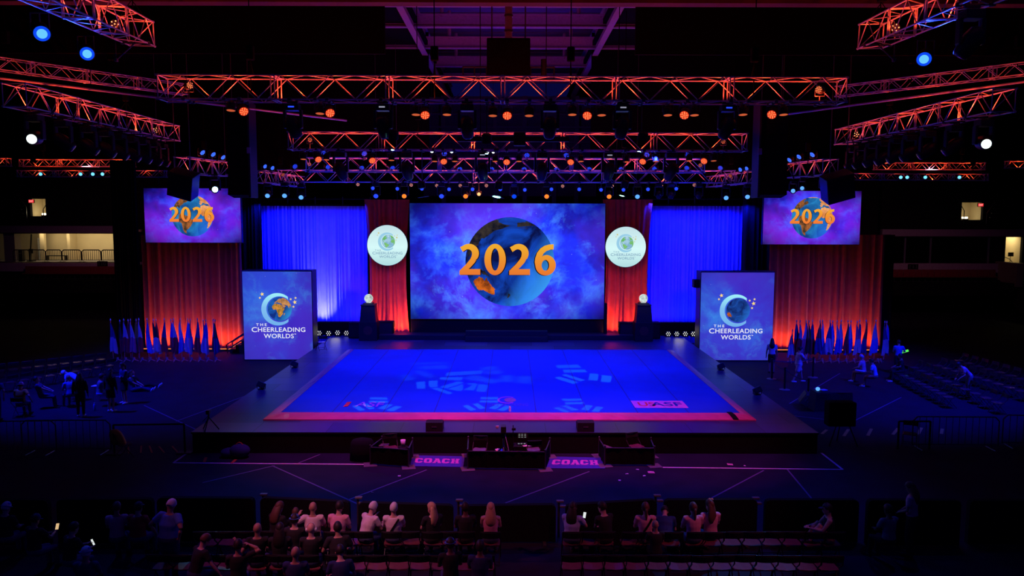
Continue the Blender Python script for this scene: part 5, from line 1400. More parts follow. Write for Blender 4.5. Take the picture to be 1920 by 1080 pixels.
# far small lamps
for i, (px, lab) in enumerate(((76, 'concourse'), (151, 'concourse'), (174, 'concourse'), (192, 'concourse'), (1689, 'boxes'), (1701, 'boxes'), (1735, 'boxes'), (1799, 'boxes'))):
    c = P(px, 326.5 if i < 4 else 332.5, 48.7)
    hung_par(c, TR['farl' if i < 4 else 'farr']['z'], '%s pale blue star-bright lamp on the distant lower truss above the %s' % (ORD[i % 4], 'railed concourse' if i < 4 else 'dark glazed boxes'), 'pale blue lamps on the distant trusses', E['star'], None, .11, aim(c, (0, 0, CAM_H)))
for i, (px, py, Y, key, lab) in enumerate(((380, 286, 38.5, 'boxl', 'first blue lamp on top of the short truss over the screen beside the concourse'), (400, 289.5, 40, 'boxl', 'second blue lamp on top of the short truss over the screen beside the concourse'), (418.5, 295, 41.5, 'boxl', 'third and farthest blue lamp on top of the short truss by the concourse screen'),
                                           (1523, 290, 38.5, 'boxr', 'first blue lamp on top of the short truss over the screen beside the glazed boxes'), (1498, 294, 40, 'boxr', 'second blue lamp on top of the short truss over the screen beside the glazed boxes'), (1480, 300, 41.5, 'boxr', 'third and farthest blue lamp on top of the short truss by the boxes screen'))):
    c = P(px, py, Y); hung_par(c, TR[key]['z'] + .72, lab, None, E['blue'], E['cyan'], .15, aim(c, (c.x * .3, c.y - 5, c.z - 9)), leds=7)
for i, (px, py, Y, lens, lab) in enumerate(((352, 350, 38, 'cyan', 'pale blue lit spotlight hanging before the concourse side screen'), (403, 348.5, 39, 'hot', 'blinding pale blue spotlight hanging before the concourse side screen'), (1487, 358, 38, 'cyan', 'pale blue lit spotlight at the outer end of the group before the boxes side screen'), (1504, 353, 40.2, 'cyan', 'middle blue lit spotlight of the group before the boxes side screen'), (1543, 351, 38, 'cyan', 'pale blue lit spotlight beside the tilted speaker before the boxes side screen'))):
    c = P(px, py, Y); moving_head(c, TR['boxl' if i < 2 else 'boxr']['z'], lab, None, E[lens], 1.1 if lens == 'hot' else .8, (0, 0, CAM_H))
c = P(403, 348.5, 38.4)
add_light('SPOT', 'bright_beam', c + Vector((0, -.5, 0)), (2, 20, 0), (.25, .6, 1.0), 500, .1, 50, .8)
# small blue pars at the outer ends
for i, (px, py, lab) in enumerate(((497, 312, 'small blue lamp on the short rear truss end, concourse side, outer of two'), (511, 315, 'small blue lamp on the short rear truss, concourse side, inner of two'), (1388, 318, 'small blue lamp on the short rear truss, dark boxes side, inner of two'), (1400, 316, 'small blue lamp on the short rear truss end, dark boxes side, outer of two'))):
    c = P(px, py, 40.5); hung_par(c, TR['shortl' if i < 2 else 'shortr']['z'] + .55, lab, None, E['blue'], E['cyan'], .12, aim(c, (c.x * .3, c.y - 6, c.z - 5)), leds=7)
# distant white roof lamps
for i, (px, py) in enumerate(((802, 284), (810, 284), (847, 284.5), (914, 285), (925, 285), (943.5, 319), (952, 319.5))):
    c = P(px, py, 56); t = thing('roof_lamp', '%s tiny white roof lamp seen beyond the second truss, from the concourse end' % ORD[i], 'lamp', c, group='tiny white roof lamps')
    b = MB(c); b.lathe(c, [(.12, .1), (.2, .0), (.2, -.02)], 12); b.tube(c + Vector((0, 0, .1)), (c.x, c.y, CEIL + .9), .012, 5); b.build('shade', M['dark_steel'], t)
    b = MB(c); b.ball(c + Vector((0, -.05, -.02)), (.11, .11, .09), 10, 6); b.build('bulb', E['white'], t)

# ------------------------------------------------------------------ speakers and other hung gear
for i, (xa, xb, lab) in enumerate(((476, 500, 'tall hanging column of black speakers between the longest truss and the concourse side screen'), (1418, 1462, 'tall hanging column of black speakers between the longest truss and the boxes side screen'))):
    Y = 34.0; n = 9
    xo, xi = (477, 428) if i == 0 else (1420, 1470)
    p0, p1 = P(min(xo, xi), 196, Y), P(max(xo, xi), 369, Y)
    c = Vector(((p0.x + p1.x) / 2, Y, p0.z)); w = p1.x - p0.x; hh = (p0.z - p1.z) / n
    t = thing('line_array_speaker', lab, 'loudspeaker', c)
    for k in range(n):
        b = MB(c); zc = p0.z - hh * (k + .5)
        b.bbox((c.x, Y + .0 - .02 * k, zc), (w * .9, .75, hh * .97), .03, mtx=Matrix.Rotation(radians(-k * 1.2), 3, 'X')); b.build('cabinet', M['black_cloth'], t)
    b = MB(c); xs = p1.x if i == 0 else p0.x
    b.bbox((xs, Y - .1, (p0.z + p1.z) / 2), (.10, .95, p0.z - p1.z + .1), .02); b.build('side_rigging', mat('speaker_rigging_%d' % i, (.03, .02, .04), .5), t)
    b = MB(c); b.bbox((xs, Y - .585, P(477, 284, Y).z), (.16, .02, .26), .01); b.build('tag', M['paper'], t)
    b = MB(c)
    for s in (-.35, .35): b.tube((c.x + s * w, Y, p0.z), (c.x + s * w, Y, CEIL - 1.3), .02, 6)
    b.box((c.x, Y, p0.z + .05), (w, .5, .08)); b.build('bumper_frame', M['dark_steel'], t)
for i, (px, py, w, h, rot, lab) in enumerate(((344, 345, 46, 48, .28, 'large tilted dark speaker box hanging before the concourse side screen'), (1570, 350, 52, 50, -.28, 'large tilted dark speaker box hanging before the boxes side screen'))):
    Y = 36.5; c = P(px, py, Y); u = Y / FPX
    t = thing('hanging_speaker', lab, 'loudspeaker', c); mt = Matrix.Rotation(rot, 3, 'Y') @ Matrix.Rotation(radians(22), 3, 'X')
    b = MB(c); b.bbox(c, (w * u, .8, h * u), .04, mtx=mt); b.build('cabinet', M['black_plastic'], t)
    b = MB(c); b.box(c + mt @ Vector((0, -.41, 0)), (w * u * .86, .02, h * u * .86), mtx=mt); b.build('grille', M['black_cloth'], t)
    b = MB(c)
    for s in (-.3, .3): b.tube(c + Vector((s * w * u, 0, h * u * .4)), (c.x + s * w * u, Y, CEIL - 1.3), .02, 6)
    b.build('hanging_cable', M['dark_steel'], t)
c = P(953.5, 112, 27.5); u = 28 / FPX
t = thing('hanging_speaker', 'big square dark box hanging from the roof steel over the middle of the longest truss', 'loudspeaker', c)
b = MB(c); b.bbox(c, (77 * u, 1.0, 66 * u), .04); b.build('cabinet', M['deep_black'], t)
b = MB(c); b.box(c + Vector((0, -.51, 0)), (70 * u, .02, 58 * u)); b.build('grille', M['deep_black'], t)
b = MB(c)
for s in (-30, 30): b.tube(c + Vector((s * u, 0, 30 * u)), (c.x + s * u, c.y, CEIL + .9), .025, 6)
b.build('hanging_cable', M['dark_steel'], t)
b = MB(c)
for z in (-10, -32):
    b.tube(c + Vector((-83 * u, .3, z * u)), c + Vector((83 * u, .3, z * u)), .03, 6)
for x in (-83, -62, -40, 40, 64, 83): b.tube(c + Vector((x * u, .3, -33 * u)), c + Vector((x * u, .3, (-9 if abs(x) != 64 else 4) * u)), .025 if abs(x) != 64 else .10, 6)
b.build('side_frame', M['black_paint'], t)
p, q = P(953.5, 8, 30), P(953.5, 80, 30)
t = thing('duct_pipe', 'pale grey vertical pipe above the big square dark box', 'pipe', q)
b = MB(q); b.tube(q, (q.x, q.y, CEIL + .8), .14, 14); b.build('pipe', M['roof_steel'], t)
b = MB(q)
for f in (.3, .7): b.lathe(q + Vector((0, 0, (p.z - q.z) * f)), [(.165, -.04), (.165, .04)], 14)
b.build('collar', M['dark_steel'], t)
c = P(962, 261, 29.5); u = 29.7 / FPX
t = thing('hanging_bar', 'long black horizontal bar hanging before the middle of the second truss', 'bar', c)
b = MB(c); b.bbox(c, (206 * u, .2, 9 * u), .02); b.build('beam', M['black_paint'], t)
b = MB(c); b.bbox(c + Vector((12 * u, 0, 0)), (22 * u, .4, 24 * u), .04); b.build('motor', M['black_paint'], t)
b = MB(c)
for s in (-60, 60): b.tube(c + Vector((s * u, 0, 0)), (c.x + s * u, c.y, CEIL + .9), .018, 6)
b.build('hanging_cable', M['black_paint'], t)

# light patterns that the moving heads throw on the blue floor: slotted plates in front of narrow lamps
def gobo(src, quads, power, color, label_key, sharp=.004):
    """quads: outlines on the mat plane; a plate with matching slots sits before the lamp"""
    src = Vector(src); ctr = Vector((0, 0, 0)); n = 0
    for q in quads:
        for p in q: ctr += p; n += 1
    ctr /= n
    d = (ctr - src).normalized(); sd = d.cross(Vector((0, 0, 1))).normalized(); up = sd.cross(d)
    D = .30; o = src + d * D
    def onto(p):
        r_ = (p - src); k = D / r_.dot(d); q = src + r_ * k - o
        return (q.dot(sd), q.dot(up))
    holes = [[onto(p) for p in q] for q in quads]
    big = max(abs(v) for h in holes for p in h for v in p) * 1.5 + .01
    cone = 2 * atan(big / .30 * .9)
    mbg = MB(o); mbg.flat([[(-big * 1.3, -big * 1.3), (big * 1.3, -big * 1.3), (big * 1.3, big * 1.3), (-big * 1.3, big * 1.3)]] + holes, lambda x, y: o + sd * x + up * y)
    add_light('SPOT', 'pattern_beam', src, ctr, color, power, sharp, math.degrees(cone), .1)
    return mbg, o, src, d

def zq(pts, X0, Y0, k): return [[PZ(X0 + x * k, Y0 + y * k, MAT_Z) for x, y in q] for q in pts]
k_ = 440 / 1920.0
G1 = [[(705, 368), (845, 370), (845, 388), (702, 386)], [(697, 396), (850, 397), (845, 415), (690, 412)], [(555, 440), (600, 433), (668, 472), (618, 480)], [(635, 425), (680, 418), (743, 460), (697, 468)],
      [(770, 460), (835, 425), (890, 430), (825, 470)], [(835, 475), (910, 438), (968, 445), (893, 482)]]
G2 = [[(1365, 383), (1530, 380), (1535, 398), (1385, 402)], [(1390, 412), (1545, 408), (1555, 425), (1400, 430)], [(1295, 458), (1340, 450), (1440, 488), (1390, 492)], [(1362, 442), (1405, 436), (1505, 474), (1450, 480)],
      [(1525, 472), (1565, 432), (1625, 438), (1585, 480)], [(1610, 485), (1650, 446), (1710, 452), (1665, 490)]]
G4 = [[(1315, 108), (1500, 103), (1530, 130), (1335, 132)], [(1370, 145), (1555, 142), (1578, 165), (1390, 170)], [(1365, 190), (1400, 180), (1560, 230), (1520, 240)], [(1305, 212), (1345, 200), (1505, 248), (1460, 262)],
      [(1595, 175), (1668, 180), (1660, 235), (1585, 228)], [(1695, 188), (1778, 198), (1765, 250), (1688, 243)]]
G5 = [[(430, 165), (730, 150), (700, 180), (410, 196)], [(372, 205), (560, 205), (540, 235), (370, 225)], [(175, 245), (250, 240), (252, 300), (185, 300)], [(275, 235), (352, 232), (350, 285), (285, 290)],
      [(300, 297), (350, 290), (480, 335), (440, 348)], [(365, 285), (520, 240), (565, 250), (420, 300)], [(430, 303), (560, 262), (640, 268), (540, 322)], [(600, 255), (680, 258), (650, 315), (560, 310)], [(690, 262), (765, 268), (745, 328), (665, 322)]]
G6 = [[(150, 90), (430, 84), (430, 96), (150, 102)], [(190, 118), (440, 108), (450, 135), (200, 142)], [(140, 158), (230, 152), (330, 200), (290, 215)], [(700, 125), (830, 118), (840, 140), (720, 150)], [(730, 160), (870, 152), (890, 175), (760, 182)],
      [(560, 215), (650, 185), (860, 235), (800, 262)], [(880, 190), (970, 190), (960, 245), (860, 240)], [(1020, 195), (1120, 200), (1100, 258), (995, 250)], [(40, 195), (120, 180), (170, 225), (80, 240)]]
PB = (.14, .62, .30)
srcs = ((P(700, 207, 24.9), [[(x - 905 , y + 2) for x, y in q] for q in G1], 5500, .0006), (P(876, 214, 24.9), G1, 5500, .0006), (P(1167, 210, 24.9), G2, 5500, .0006), (P(1142, 310, 31.9), G4, 3600, .0006), (P(763, 312, 31.9), G5, 2600, .0015), (P(905, 312, 31.9), G6, 1300, .008))
for i, (s_, g_, pw, sh) in enumerate(srcs):
    s_ = Vector((s_.x + .62, s_.y, s_.z - .95))
    if i == 0: quads = zq(g_, 740, 660, k_)
    else: quads = zq(g_, 740, 660, k_)
    mbg, o, src, d = gobo(s_, quads, pw, PB, i, sh)
    key = 'front' if i < 3 else 'mid'
    t = thing('pattern_projector', '%s small pattern projector hanging under the %s truss, from the concourse end' % (ORD[i % 3], 'longest' if i < 3 else 'second'), 'projector', src)
    mbg.o = src; mbg.build('gobo_plate', M['black_paint'], t, recalc=False)
    mtx = aim(src, src + d)
    b = MB(src); b.lathe(src, [(.10, .35), (.16, .3), (.16, .06)], 16, 'Y', mtx); b.build('can', M['black_paint'], t)
    b = MB(src); b.tube(src + Vector((0, 0, .1)), (src.x, src.y, TR[key]['z']), .02, 6); b.bbox((src.x, src.y, TR[key]['z']), (.1, .12, .1), .02); clamp_bar(b, (src.x, src.y), TR[key]['z']); b.build('clamp', M['dark_steel'], t)

# ------------------------------------------------------------------ flags on stands
def flag(px, zt_py, Y, cols, label, lean, seed, group):
    """pole with finial and a cloth hanging from it in folds, in bands of colour"""
    rr = random.Random(seed); foot = P(px, 660, Y); foot.z = 0.0; top = P(px, zt_py, Y)
    H = top.z; t = thing('flag', label, 'flag', foot, group=group)
    tip = Vector((foot.x + lean * H, Y - .05, H - .1))
    f0 = Vector((foot.x, Y, .0))
    b = MB(foot); b.tube(f0, tip, .018, 6); b.build('pole', M['silver'], t)
    b = MB(foot); b.lathe(tip, [(.015, 0), (.045, .03), (.03, .08), (.005, .14)], 8); b.build('finial', M['silver'], t)
    d = (tip - f0).normalized()
    n, mz = 9, 10; ln = H * .78; wd = rr.uniform(.30, .46); sg = 1 if rr.random() > .5 else -1
    for ci, cm in enumerate(cols):
        b = MB(foot); vs = []
        a0, a1 = ci / len(cols), (ci + 1) / len(cols)
        for j in range(mz + 1):
            v = a0 + (a1 - a0) * j / mz; base = tip - d * (.05 + ln * v)
            for k in range(n + 1):
                u = k / n; ww = wd * (.12 + .88 * min(1, v * 1.25) ** .8)
                x = (u - .35) * ww + .03 * sin(v * 5 + seed); y = .07 * sin(u * 13 + seed * 2.1 + v * 1.5) * (.3 + v) - .03
                z = -.10 * u * (1 - v) - (.10 * abs(u - .5) * v) + .08 * sin(u * 4 + seed) * v
                vs.append(base + Vector((x * sg, y, z)))
        b.add(vs, [(j * (n + 1) + k, j * (n + 1) + k + 1, (j + 1) * (n + 1) + k + 1, (j + 1) * (n + 1) + k) for j in range(mz) for k in range(n)])
        b.build('cloth', cm, t, smooth=True, recalc=False)
    return t
fm = {k: mat('flag_' + k, c, .85, var=.1, scale=5) for k, c in dict(white=(.55, .53, .60), blue=(.05, .08, .62), navy=(.03, .04, .25), red=(.45, .03, .05), yellow=(.42, .33, .05), green=(.04, .16, .06), black=(.03, .03, .04), pink=(.55, .16, .28), sky=(.14, .22, .75)).items()}
FL = [(211, 598, ('navy', 'white'), -.02), (228, 600, ('black', 'red'), .0), (235, 598, ('white', 'red'), .03), (244, 599, ('red',), -.02), (248, 598, ('white', 'pink'), .0), (259, 598, ('yellow', 'green'), -.02), (263, 597, ('white', 'red'), .03), (279, 597, ('blue', 'sky'), .0), (291, 598, ('black', 'white'), -.02), (295, 598, ('red', 'white'), .02),
      (311, 597, ('navy', 'red'), .0), (324, 598, ('blue', 'red'), -.02), (328, 597, ('white', 'red'), .02), (341, 597, ('white', 'sky'), .0), (355, 597, ('sky', 'white'), -.01), (359, 598, ('white', 'blue'), .03), (373, 597, ('navy', 'red'), .0), (384, 599, ('pink', 'white'), -.02), (388, 599, ('blue', 'white'), .02), (402, 598, ('white', 'red'), .01), (405, 599, ('black', 'navy'), .03)]
FR = [(1484, 618, ('pink', 'white'), .02), (1491, 600, ('navy', 'red'), .0), (1497, 601, ('white', 'red'), .02), (1509, 600, ('white', 'pink'), -.01), (1514, 601, ('yellow', 'black'), .0), (1520, 600, ('navy', 'red'), .03), (1535, 600, ('red', 'navy'), -.01), (1539, 600, ('white', 'sky'), .02), (1554, 600, ('navy', 'white'), -.02), (1558, 601, ('sky', 'white'), .02),
      (1567, 601, ('white', 'blue'), -.02), (1574, 600, ('white', 'sky'), .0), (1587, 601, ('green', 'red'), -.01), (1592, 601, ('white', 'blue'), .02), (1604, 602, ('pink', 'white'), .0), (1608, 600, ('navy', 'red'), .02), (1621, 600, ('red', 'navy'), .0), (1639, 600, ('white', 'sky'), .0), (1656, 602, ('navy', 'white'), -.01), (1659, 602, ('sky', 'navy'), .02)]
for side, fl in ((0, FL), (1, FR)):
    for k, (px, py, cols, lean) in enumerate(fl):
        flag(px - lean * 55, py, 42.0 + .12 * (k % 2), [fm[c] for c in cols], '%s flag from the %s, %s, before the red drape' % (ORD[k], 'concourse end' if side == 0 else 'dark globe tower', ' and '.join(dict(sky='light blue').get(c, c) for c in cols)), lean, k * 3 + side * 101, 'flags before the %s drape' % ('concourse side' if side == 0 else 'boxes side'))
for side, xs in ((0, [221 + 15.45 * k for k in range(13)]), (1, [1482 + 14.9 * k for k in range(12)] + [1651])):
    for k, px in enumerate(xs):
        c = PZ(px, 678 if side == 0 else 680, 0); t = thing('flag_stand', '%s shiny flag stand base from the %s on the floor under the flags' % (ORD[k], 'concourse end' if side == 0 else 'dark globe tower'), 'flag stand', c, group='shiny stands, %s' % ('concourse side' if side == 0 else 'boxes side'))
        b = MB(c)
        for a_ in range(3):
            th = a_ * 2.1 + .4; b.tube(c + Vector((0, 0, .12)), c + Vector((cos(th) * .22, sin(th) * .22, .02)), .022, 6)
        b.build('leg', M['silver'], t)
        b = MB(c); b.lathe(c, [(.05, .08), (.06, .12), (.045, .24)], 12); b.build('socket', M['silver'], t)
        b = MB(c); b.ball(c + Vector((.05, -.1, .10)), .035, 8, 6); b.ball(c + Vector((-.10, -.06, .14)), .03, 8, 6); b.build('knob', mat('polished_knob_%d_%d' % (side, k), (.9, .9, .95), .12, .9), t)
    x = P(xs[6], 678, 40.6); add_light('SPOT', 'flag_light', (x.x, 39.6, 9.2), (x.x, 42, 1.2), (.32, .2, 1.0), 270, .1, 52, .8)

# ------------------------------------------------------------------ coach pit before the stage
def booth(pl, pr, bl, br, label, zh=.58):
    """three-sided low barrier of black cloth on metal posts"""
    A, B_ = PZ(*pl), PZ(*pr); C_, D_ = PZ(bl[0], bl[1], zh), PZ(br[0], br[1], zh)
    C_.z = D_.z = 0
    o3 = A.lerp(B_, .5); t = thing('pit_barrier', label, 'barrier', o3)
    for nm, p, q in (('front_cloth', A, B_), ('side_cloth', A, C_), ('side_cloth', B_, D_)):
        d = (q - p); L = d.length; d.normalize(); n = Vector((-d.y, d.x, 0)); b = MB(o3); k = max(8, int(L * 10)); vs = []
        for off in (0, .02):
            for i in range(k + 1):
                w = .012 * sin(i * 1.9) + .008 * sin(i * .7)
                for z in (.05, .3, zh): vs.append(p + d * (L * i / k) + n * (w + off) + Vector((0, 0, z)))
        m = (k + 1) * 3; fs = []
        for s in (0, m):
            for i in range(k):
                for z in (0, 1): fs.append((s + i * 3 + z, s + (i + 1) * 3 + z, s + (i + 1) * 3 + z + 1, s + i * 3 + z + 1))
        b.add(vs, fs); b.build(nm, M['black_cloth'], t)
        b = MB(o3); b.tube(p + Vector((0, 0, zh)), q + Vector((0, 0, zh)), .02, 8); b.build('rail', M['dark_steel'], t)
    for p in (A, B_, C_, D_):
        b = MB(o3); b.tube(p + Vector((0, 0, .01)), p + Vector((0, 0, zh + .05)), .024, 8); b.ball(p + Vector((0, 0, zh + .06)), .032, 8, 6); post = b.build('post', M['dark_steel'], t)
        b = MB(o3); b.bbox(p + Vector((0, 0, .012)), (.42, .42, .018), .006, rz=.2); b.build('base_plate', M['grey_plastic'], post)
booth((694.5, 872), (766, 877), (716, 822), (773.5, 825), 'low black cloth barrier box before the stage, concourse side of both coach mats')
booth((877, 880), (1022, 881.5), (878, 822.5), (1031, 825), 'long low black cloth barrier box before the stage, around the camera tripod')
booth((1134, 873.5), (1226.5, 874), (1123.5, 823), (1220.5, 824.5), 'low black cloth barrier box before the stage, glazed boxes side of both coach mats')
def coach(pts, label):
    q = [PZ(*p) for p in pts]; o3 = sum(q, Vector()) / 4
    t = thing('coach_mat', label, 'mat', (o3.x, o3.y, 0)); o3.z = 0
    b = MB(o3); vs = [p + Vector((0, 0, .001)) for p in q] + [p + Vector((0, 0, .02)) for p in q]
    b.add(vs, [(0, 1, 2, 3), (4, 5, 6, 7), (0, 1, 5, 4), (1, 2, 6, 5), (2, 3, 7, 6), (3, 0, 4, 7)]); b.build('mat', M['mat_blue'], t)
    bl, br, fr, fl = q
    def m3(u, v):
        a = fl.lerp(fr, u); c = bl.lerp(br, u); p = a.lerp(c, v); return Vector((p.x, p.y, .026))
    b = MB(o3); lw = .155
    W5 = .84; x0 = .07
    # block letters with slab serifs, on a 6 x 7 grid
    def C_(): return [[(1, 0), (4, 0), (5.6, 1), (5.6, 2.4), (3.8, 2.4), (3.8, 1.6), (2.3, 1.6), (2.0, 2), (2.0, 5), (2.3, 5.4), (3.8, 5.4), (3.8, 4.6), (5.6, 4.6), (5.6, 6), (4.6, 7), (1, 7), (0, 6), (0, 1)]]
    def O_(): return [[(1, 0), (4.8, 0), (5.8, 1), (5.8, 6), (4.8, 7), (1, 7), (0, 6), (0, 1)], [(2, 1.7), (2, 5.3), (3.8, 5.3), (3.8, 1.7)]]
    def A_(): return [[(-.2, 0), (2.4, 0), (2.4, 1.2), (1.95, 1.2), (2.2, 2.0), (3.7, 2.0), (3.95, 1.2), (3.5, 1.2), (3.5, 0), (6.2, 0), (6.2, 1.2), (5.7, 1.2), (4.1, 7), (1.2, 7), (1.2, 5.8), (1.7, 5.8), (.4, 1.2), (-.2, 1.2)], [(2.5, 3.1), (2.95, 4.9), (3.4, 3.1)]]
    def H_(): return [[(0, 0), (2.7, 0), (2.7, 1.3), (2.2, 1.3), (2.2, 2.8), (3.8, 2.8), (3.8, 1.3), (3.3, 1.3), (3.3, 0), (6, 0), (6, 1.3), (5.5, 1.3), (5.5, 5.7), (6, 5.7), (6, 7), (3.3, 7), (3.3, 5.7), (3.8, 5.7), (3.8, 4.3), (2.2, 4.3), (2.2, 5.7), (2.7, 5.7), (2.7, 7), (0, 7), (0, 5.7), (.5, 5.7), (.5, 1.3), (0, 1.3)]]
    for i, fn in enumerate((C_, O_, A_, C_, H_)):
        b.flat(fn(), lambda x, y, i=i: m3(x0 + (i * 6.6 + x) / 33.2 * (1 - 2 * x0), .30 + y / 7 * .42))
    b.build('lettering', mat('coach_letters_' + label[:5], (.62, .16, .62), .7), t, recalc=False)
coach(((774, 854.7), (871.7, 856.7), (868, 876.7), (769, 875)), 'blue mat lettered coach on the floor, on the concourse side of the tripod barrier box')
coach(((1032.5, 857), (1127.5, 859), (1134.7, 879.5), (1024, 879)), 'blue mat lettered coach on the floor, dark boxes side of the tripod barrier box')

# folding chair
def make_chair():
    t = thing('folding_chair', '-', 'chair')
    b = MB(); b.loft([[Vector((x * .215 * w, y, .435 + z)) for x, z in ((-1, .012), (-.9, -.012), (.9, -.012), (1, .012), (.9, .02), (0, .008), (-.9, .02))] for y, w in ((-.17, .86), (-.10, .98), (.05, 1.0), (.17, 1.0), (.21, .93))]); b.build('seat', M['chair_shell'], t)
    b = MB(); b.loft([[Vector((x * .215, -.245 + yo - .045 * (1 - x * x) - (z - .6) * .18, z)) for z, yo in ((.665, 0), (.80, 0), (.815, .01), (.80, .022), (.665, .022), (.655, .01))] for x in (-1, -.6, -.2, .2, .6, 1)]); b.build('backrest', M['chair_back'], t)
    for s in (-1, 1):
        b = MB(); b.path([(s * .225, .24, .01), (s * .225, -.02, .42), (s * .225, -.235, .60), (s * .225, -.275, .81)], .012, 6); b.build('front_leg', M['chair_frame'], t)
        b = MB(); b.path([(s * .20, .12, .425), (s * .20, -.25, .01)], .011, 6); b.build('rear_leg', M['chair_frame'], t)
    b = MB(); b.tube((-.225, -.275, .81), (.225, -.275, .81), .012, 6); b.tube((-.225, .17, .12), (.225, .17, .12), .009, 6); b.tube((-.2, -.2, .08), (.2, -.2, .08), .009, 6); b.build('crossbar', M['chair_frame'], t)
    return t
chair = make_chair()
ROWS = {1: (17.0, .462), 2: (15.8, .455), 3: (14.62, .455)}
def seat_x(px, Y): return P(px, 1010, Y).x

# pit furniture
def putchair(px, py, rz, label, z=0.0, group=None):
    c = PZ(px, py, z); return clone(chair, (c.x, c.y, z), rz, label, group)
putchair(733, 864, pi + .25, 'dark folding chair inside the barrier box on the concourse side of the first coach mat')
putchair(899, 868, pi - .1, 'dark folding chair inside the tripod barrier box, at its concourse end')
putchair(1192, 861, pi + .4, 'dark folding chair inside the farthest barrier box')
putchair(1000, 868, 0.1, 'folding chair with violet lit seat back beside the monitors in the tripod barrier box')
putchair(603, 657, .6, 'dark folding chair on the stage deck beside the african globe tower', DECK)
c = PZ(944, 866)
t = thing('camera_tripod', 'black camera on a tall tripod with a reddish pole in the pit before the stage', 'tripod', c)
top = P(946, 790, c.y).z
b = MB(c); b.tube(c, c + Vector((0, 0, top - .45)), .03, 10); b.build('pole', mat('pole_copper', (.80, .50, .46), .4, .2), t)
for a_ in (0.6, 2.7, 4.8):
    b = MB(c); b.tube(c + Vector((0, 0, .55)), c + Vector((cos(a_) * .4, sin(a_) * .4, .015)), .018, 6); b.build('leg', M['dark_steel'], t)
b = MB(c); b.bbox(c + Vector((0, 0, top - .25)), (.17, .32, .22), .02); b.bbox(c + Vector((0, .0, top - .45)), (.14, .16, .18), .02); b.lathe(c + Vector((0, .16, top - .25)), [(.06, 0), (.07, .14)], 14, 'Y'); b.build('camera', M['black_plastic'], t)
b = MB(c); b.bbox(c + Vector((-.2, -.1, top - .16)), (.10, .06, .09), .015); b.build('viewfinder', M['white_paint'], t)
b = MB(c); b.tube(c + Vector((.05, -.08, top - .4)), c + Vector((.17, -.35, top - .85)), .012, 6); b.build('pan_handle', M['silver'], t)
c = PZ(962, 862)
t = thing('microphone_stand', 'thin black stand with a small box head just beside the camera tripod', 'stand', c)
zt = P(962, 797, c.y).z
b = MB(c); b.tube(c, c + Vector((0, 0, zt)), .014, 8); b.build('pole', M['black_paint'], t)
for a_ in (0.2, 2.3, 4.4):
    b = MB(c); b.tube(c + Vector((0, 0, .3)), c + Vector((cos(a_) * .25, sin(a_) * .25, .012)), .012, 6); b.build('leg', M['black_paint'], t)
b = MB(c); b.bbox(c + Vector((.02, 0, zt - .13)), (.13, .1, .08), .015); b.build('head', M['black_plastic'], t)
c = PZ(936, 860)
t = thing('equipment_case', 'stacked flat black case with papers on top beside the tripod pole', 'case', c)
b = MB(c); b.bbox(c + Vector((0, 0, .14)), (.28, .3, .28), .02); b.build('body', M['case_black'], t)
b = MB(c); b.box(c + Vector((0, -.155, .2)), (.1, .015, .03)); b.build('handle', M['dark_steel'], t)
b = MB((c.x, c.y, .281)); b.box((c.x, c.y, .288), (.24, .26, .012), rz=.2); b.box((c.x + .01, c.y, .296), (.2, .25, .006), rz=-.1); tag(b.build('papers', M['paper']), 'loose papers lying on the flat black case beside the tripod', 'papers')
# monitor desk
c = PZ(980, 860)
t = thing('equipment_desk', 'small cluttered desk with two monitors inside the tripod barrier box', 'desk', c)
b = MB(c); b.bbox(c + Vector((0, 0, .45)), (.6, .45, .04), .01); b.build('top', M['black_paint'], t)
for sx in (-1, 1):
    for sy in (-1, 1):
        b = MB(c); b.tube(c + Vector((sx * .27, sy * .2, 0)), c + Vector((sx * .27, sy * .2, .44)), .018, 6); b.build('leg', M['dark_steel'], t)
for k, (dx, dz, w, h, lab) in enumerate(((.0, .66, .36, .20, 'upper monitor with pale text on the desk in the tripod barrier box'), (-.02, .50, .34, .05, 'low wide lit keyboard panel on the desk in the tripod barrier box'))):
    cc = c + Vector((dx, .05 - .1 * k, .47)); t2 = thing('monitor', lab, 'monitor', cc)
    b = MB(cc); b.bbox(cc + Vector((0, 0, dz - .47 + h / 2)), (w, .05, h), .01); b.build('housing', M['black_plastic'], t2)
    b = MB(cc)
    for q in range(3 if k == 0 else 1):
        for s in (-.11, -.02, .08): b.box(cc + Vector((s, -.029, dz - .47 + h * (.25 + .25 * q) if k == 0 else dz - .47 + h * .5)), (.06, .006, .012 if k == 0 else .02))
    b.build('screen_text', E['monitor'], t2)
    b = MB(cc); b.box(cc + Vector((0, .0, .01)), (.16, .14, .02)); b.tube(cc + Vector((0, .02, .01)), cc + Vector((0, .02, dz - .47 + h * .3)), .02, 6); b.build('stand', M['black_plastic'], t2)
cc = c + Vector((.12, -.14, .47)); b = MB(cc); b.box(cc + Vector((0, 0, .006)), (.24, .15, .012), rz=.3); tag(b.build('papers', M['paper']), 'white papers on the monitor desk in the pit', 'papers')
c = PZ(756, 862); b = MB(c); b.lathe(c + Vector((0, 0, .44)), [(.055, 0), (.085, .22), (.078, .22), (.05, .01)], 18)
t = thing('cup_stool', 'small dark stool inside the barrier box on the concourse side', 'stool', c); bb = MB(c); bb.lathe(c, [(.16, .40), (.17, .42), (.16, .44)], 16); bb.build('seat', M['black_paint'], t)
for a_ in (0.3, 2.4, 4.5):
    bb = MB(c); bb.tube(c + Vector((cos(a_) * .1, sin(a_) * .1, .41)), c + Vector((cos(a_) * .17, sin(a_) * .17, 0)), .015, 6); bb.build('leg', M['dark_steel'], t)
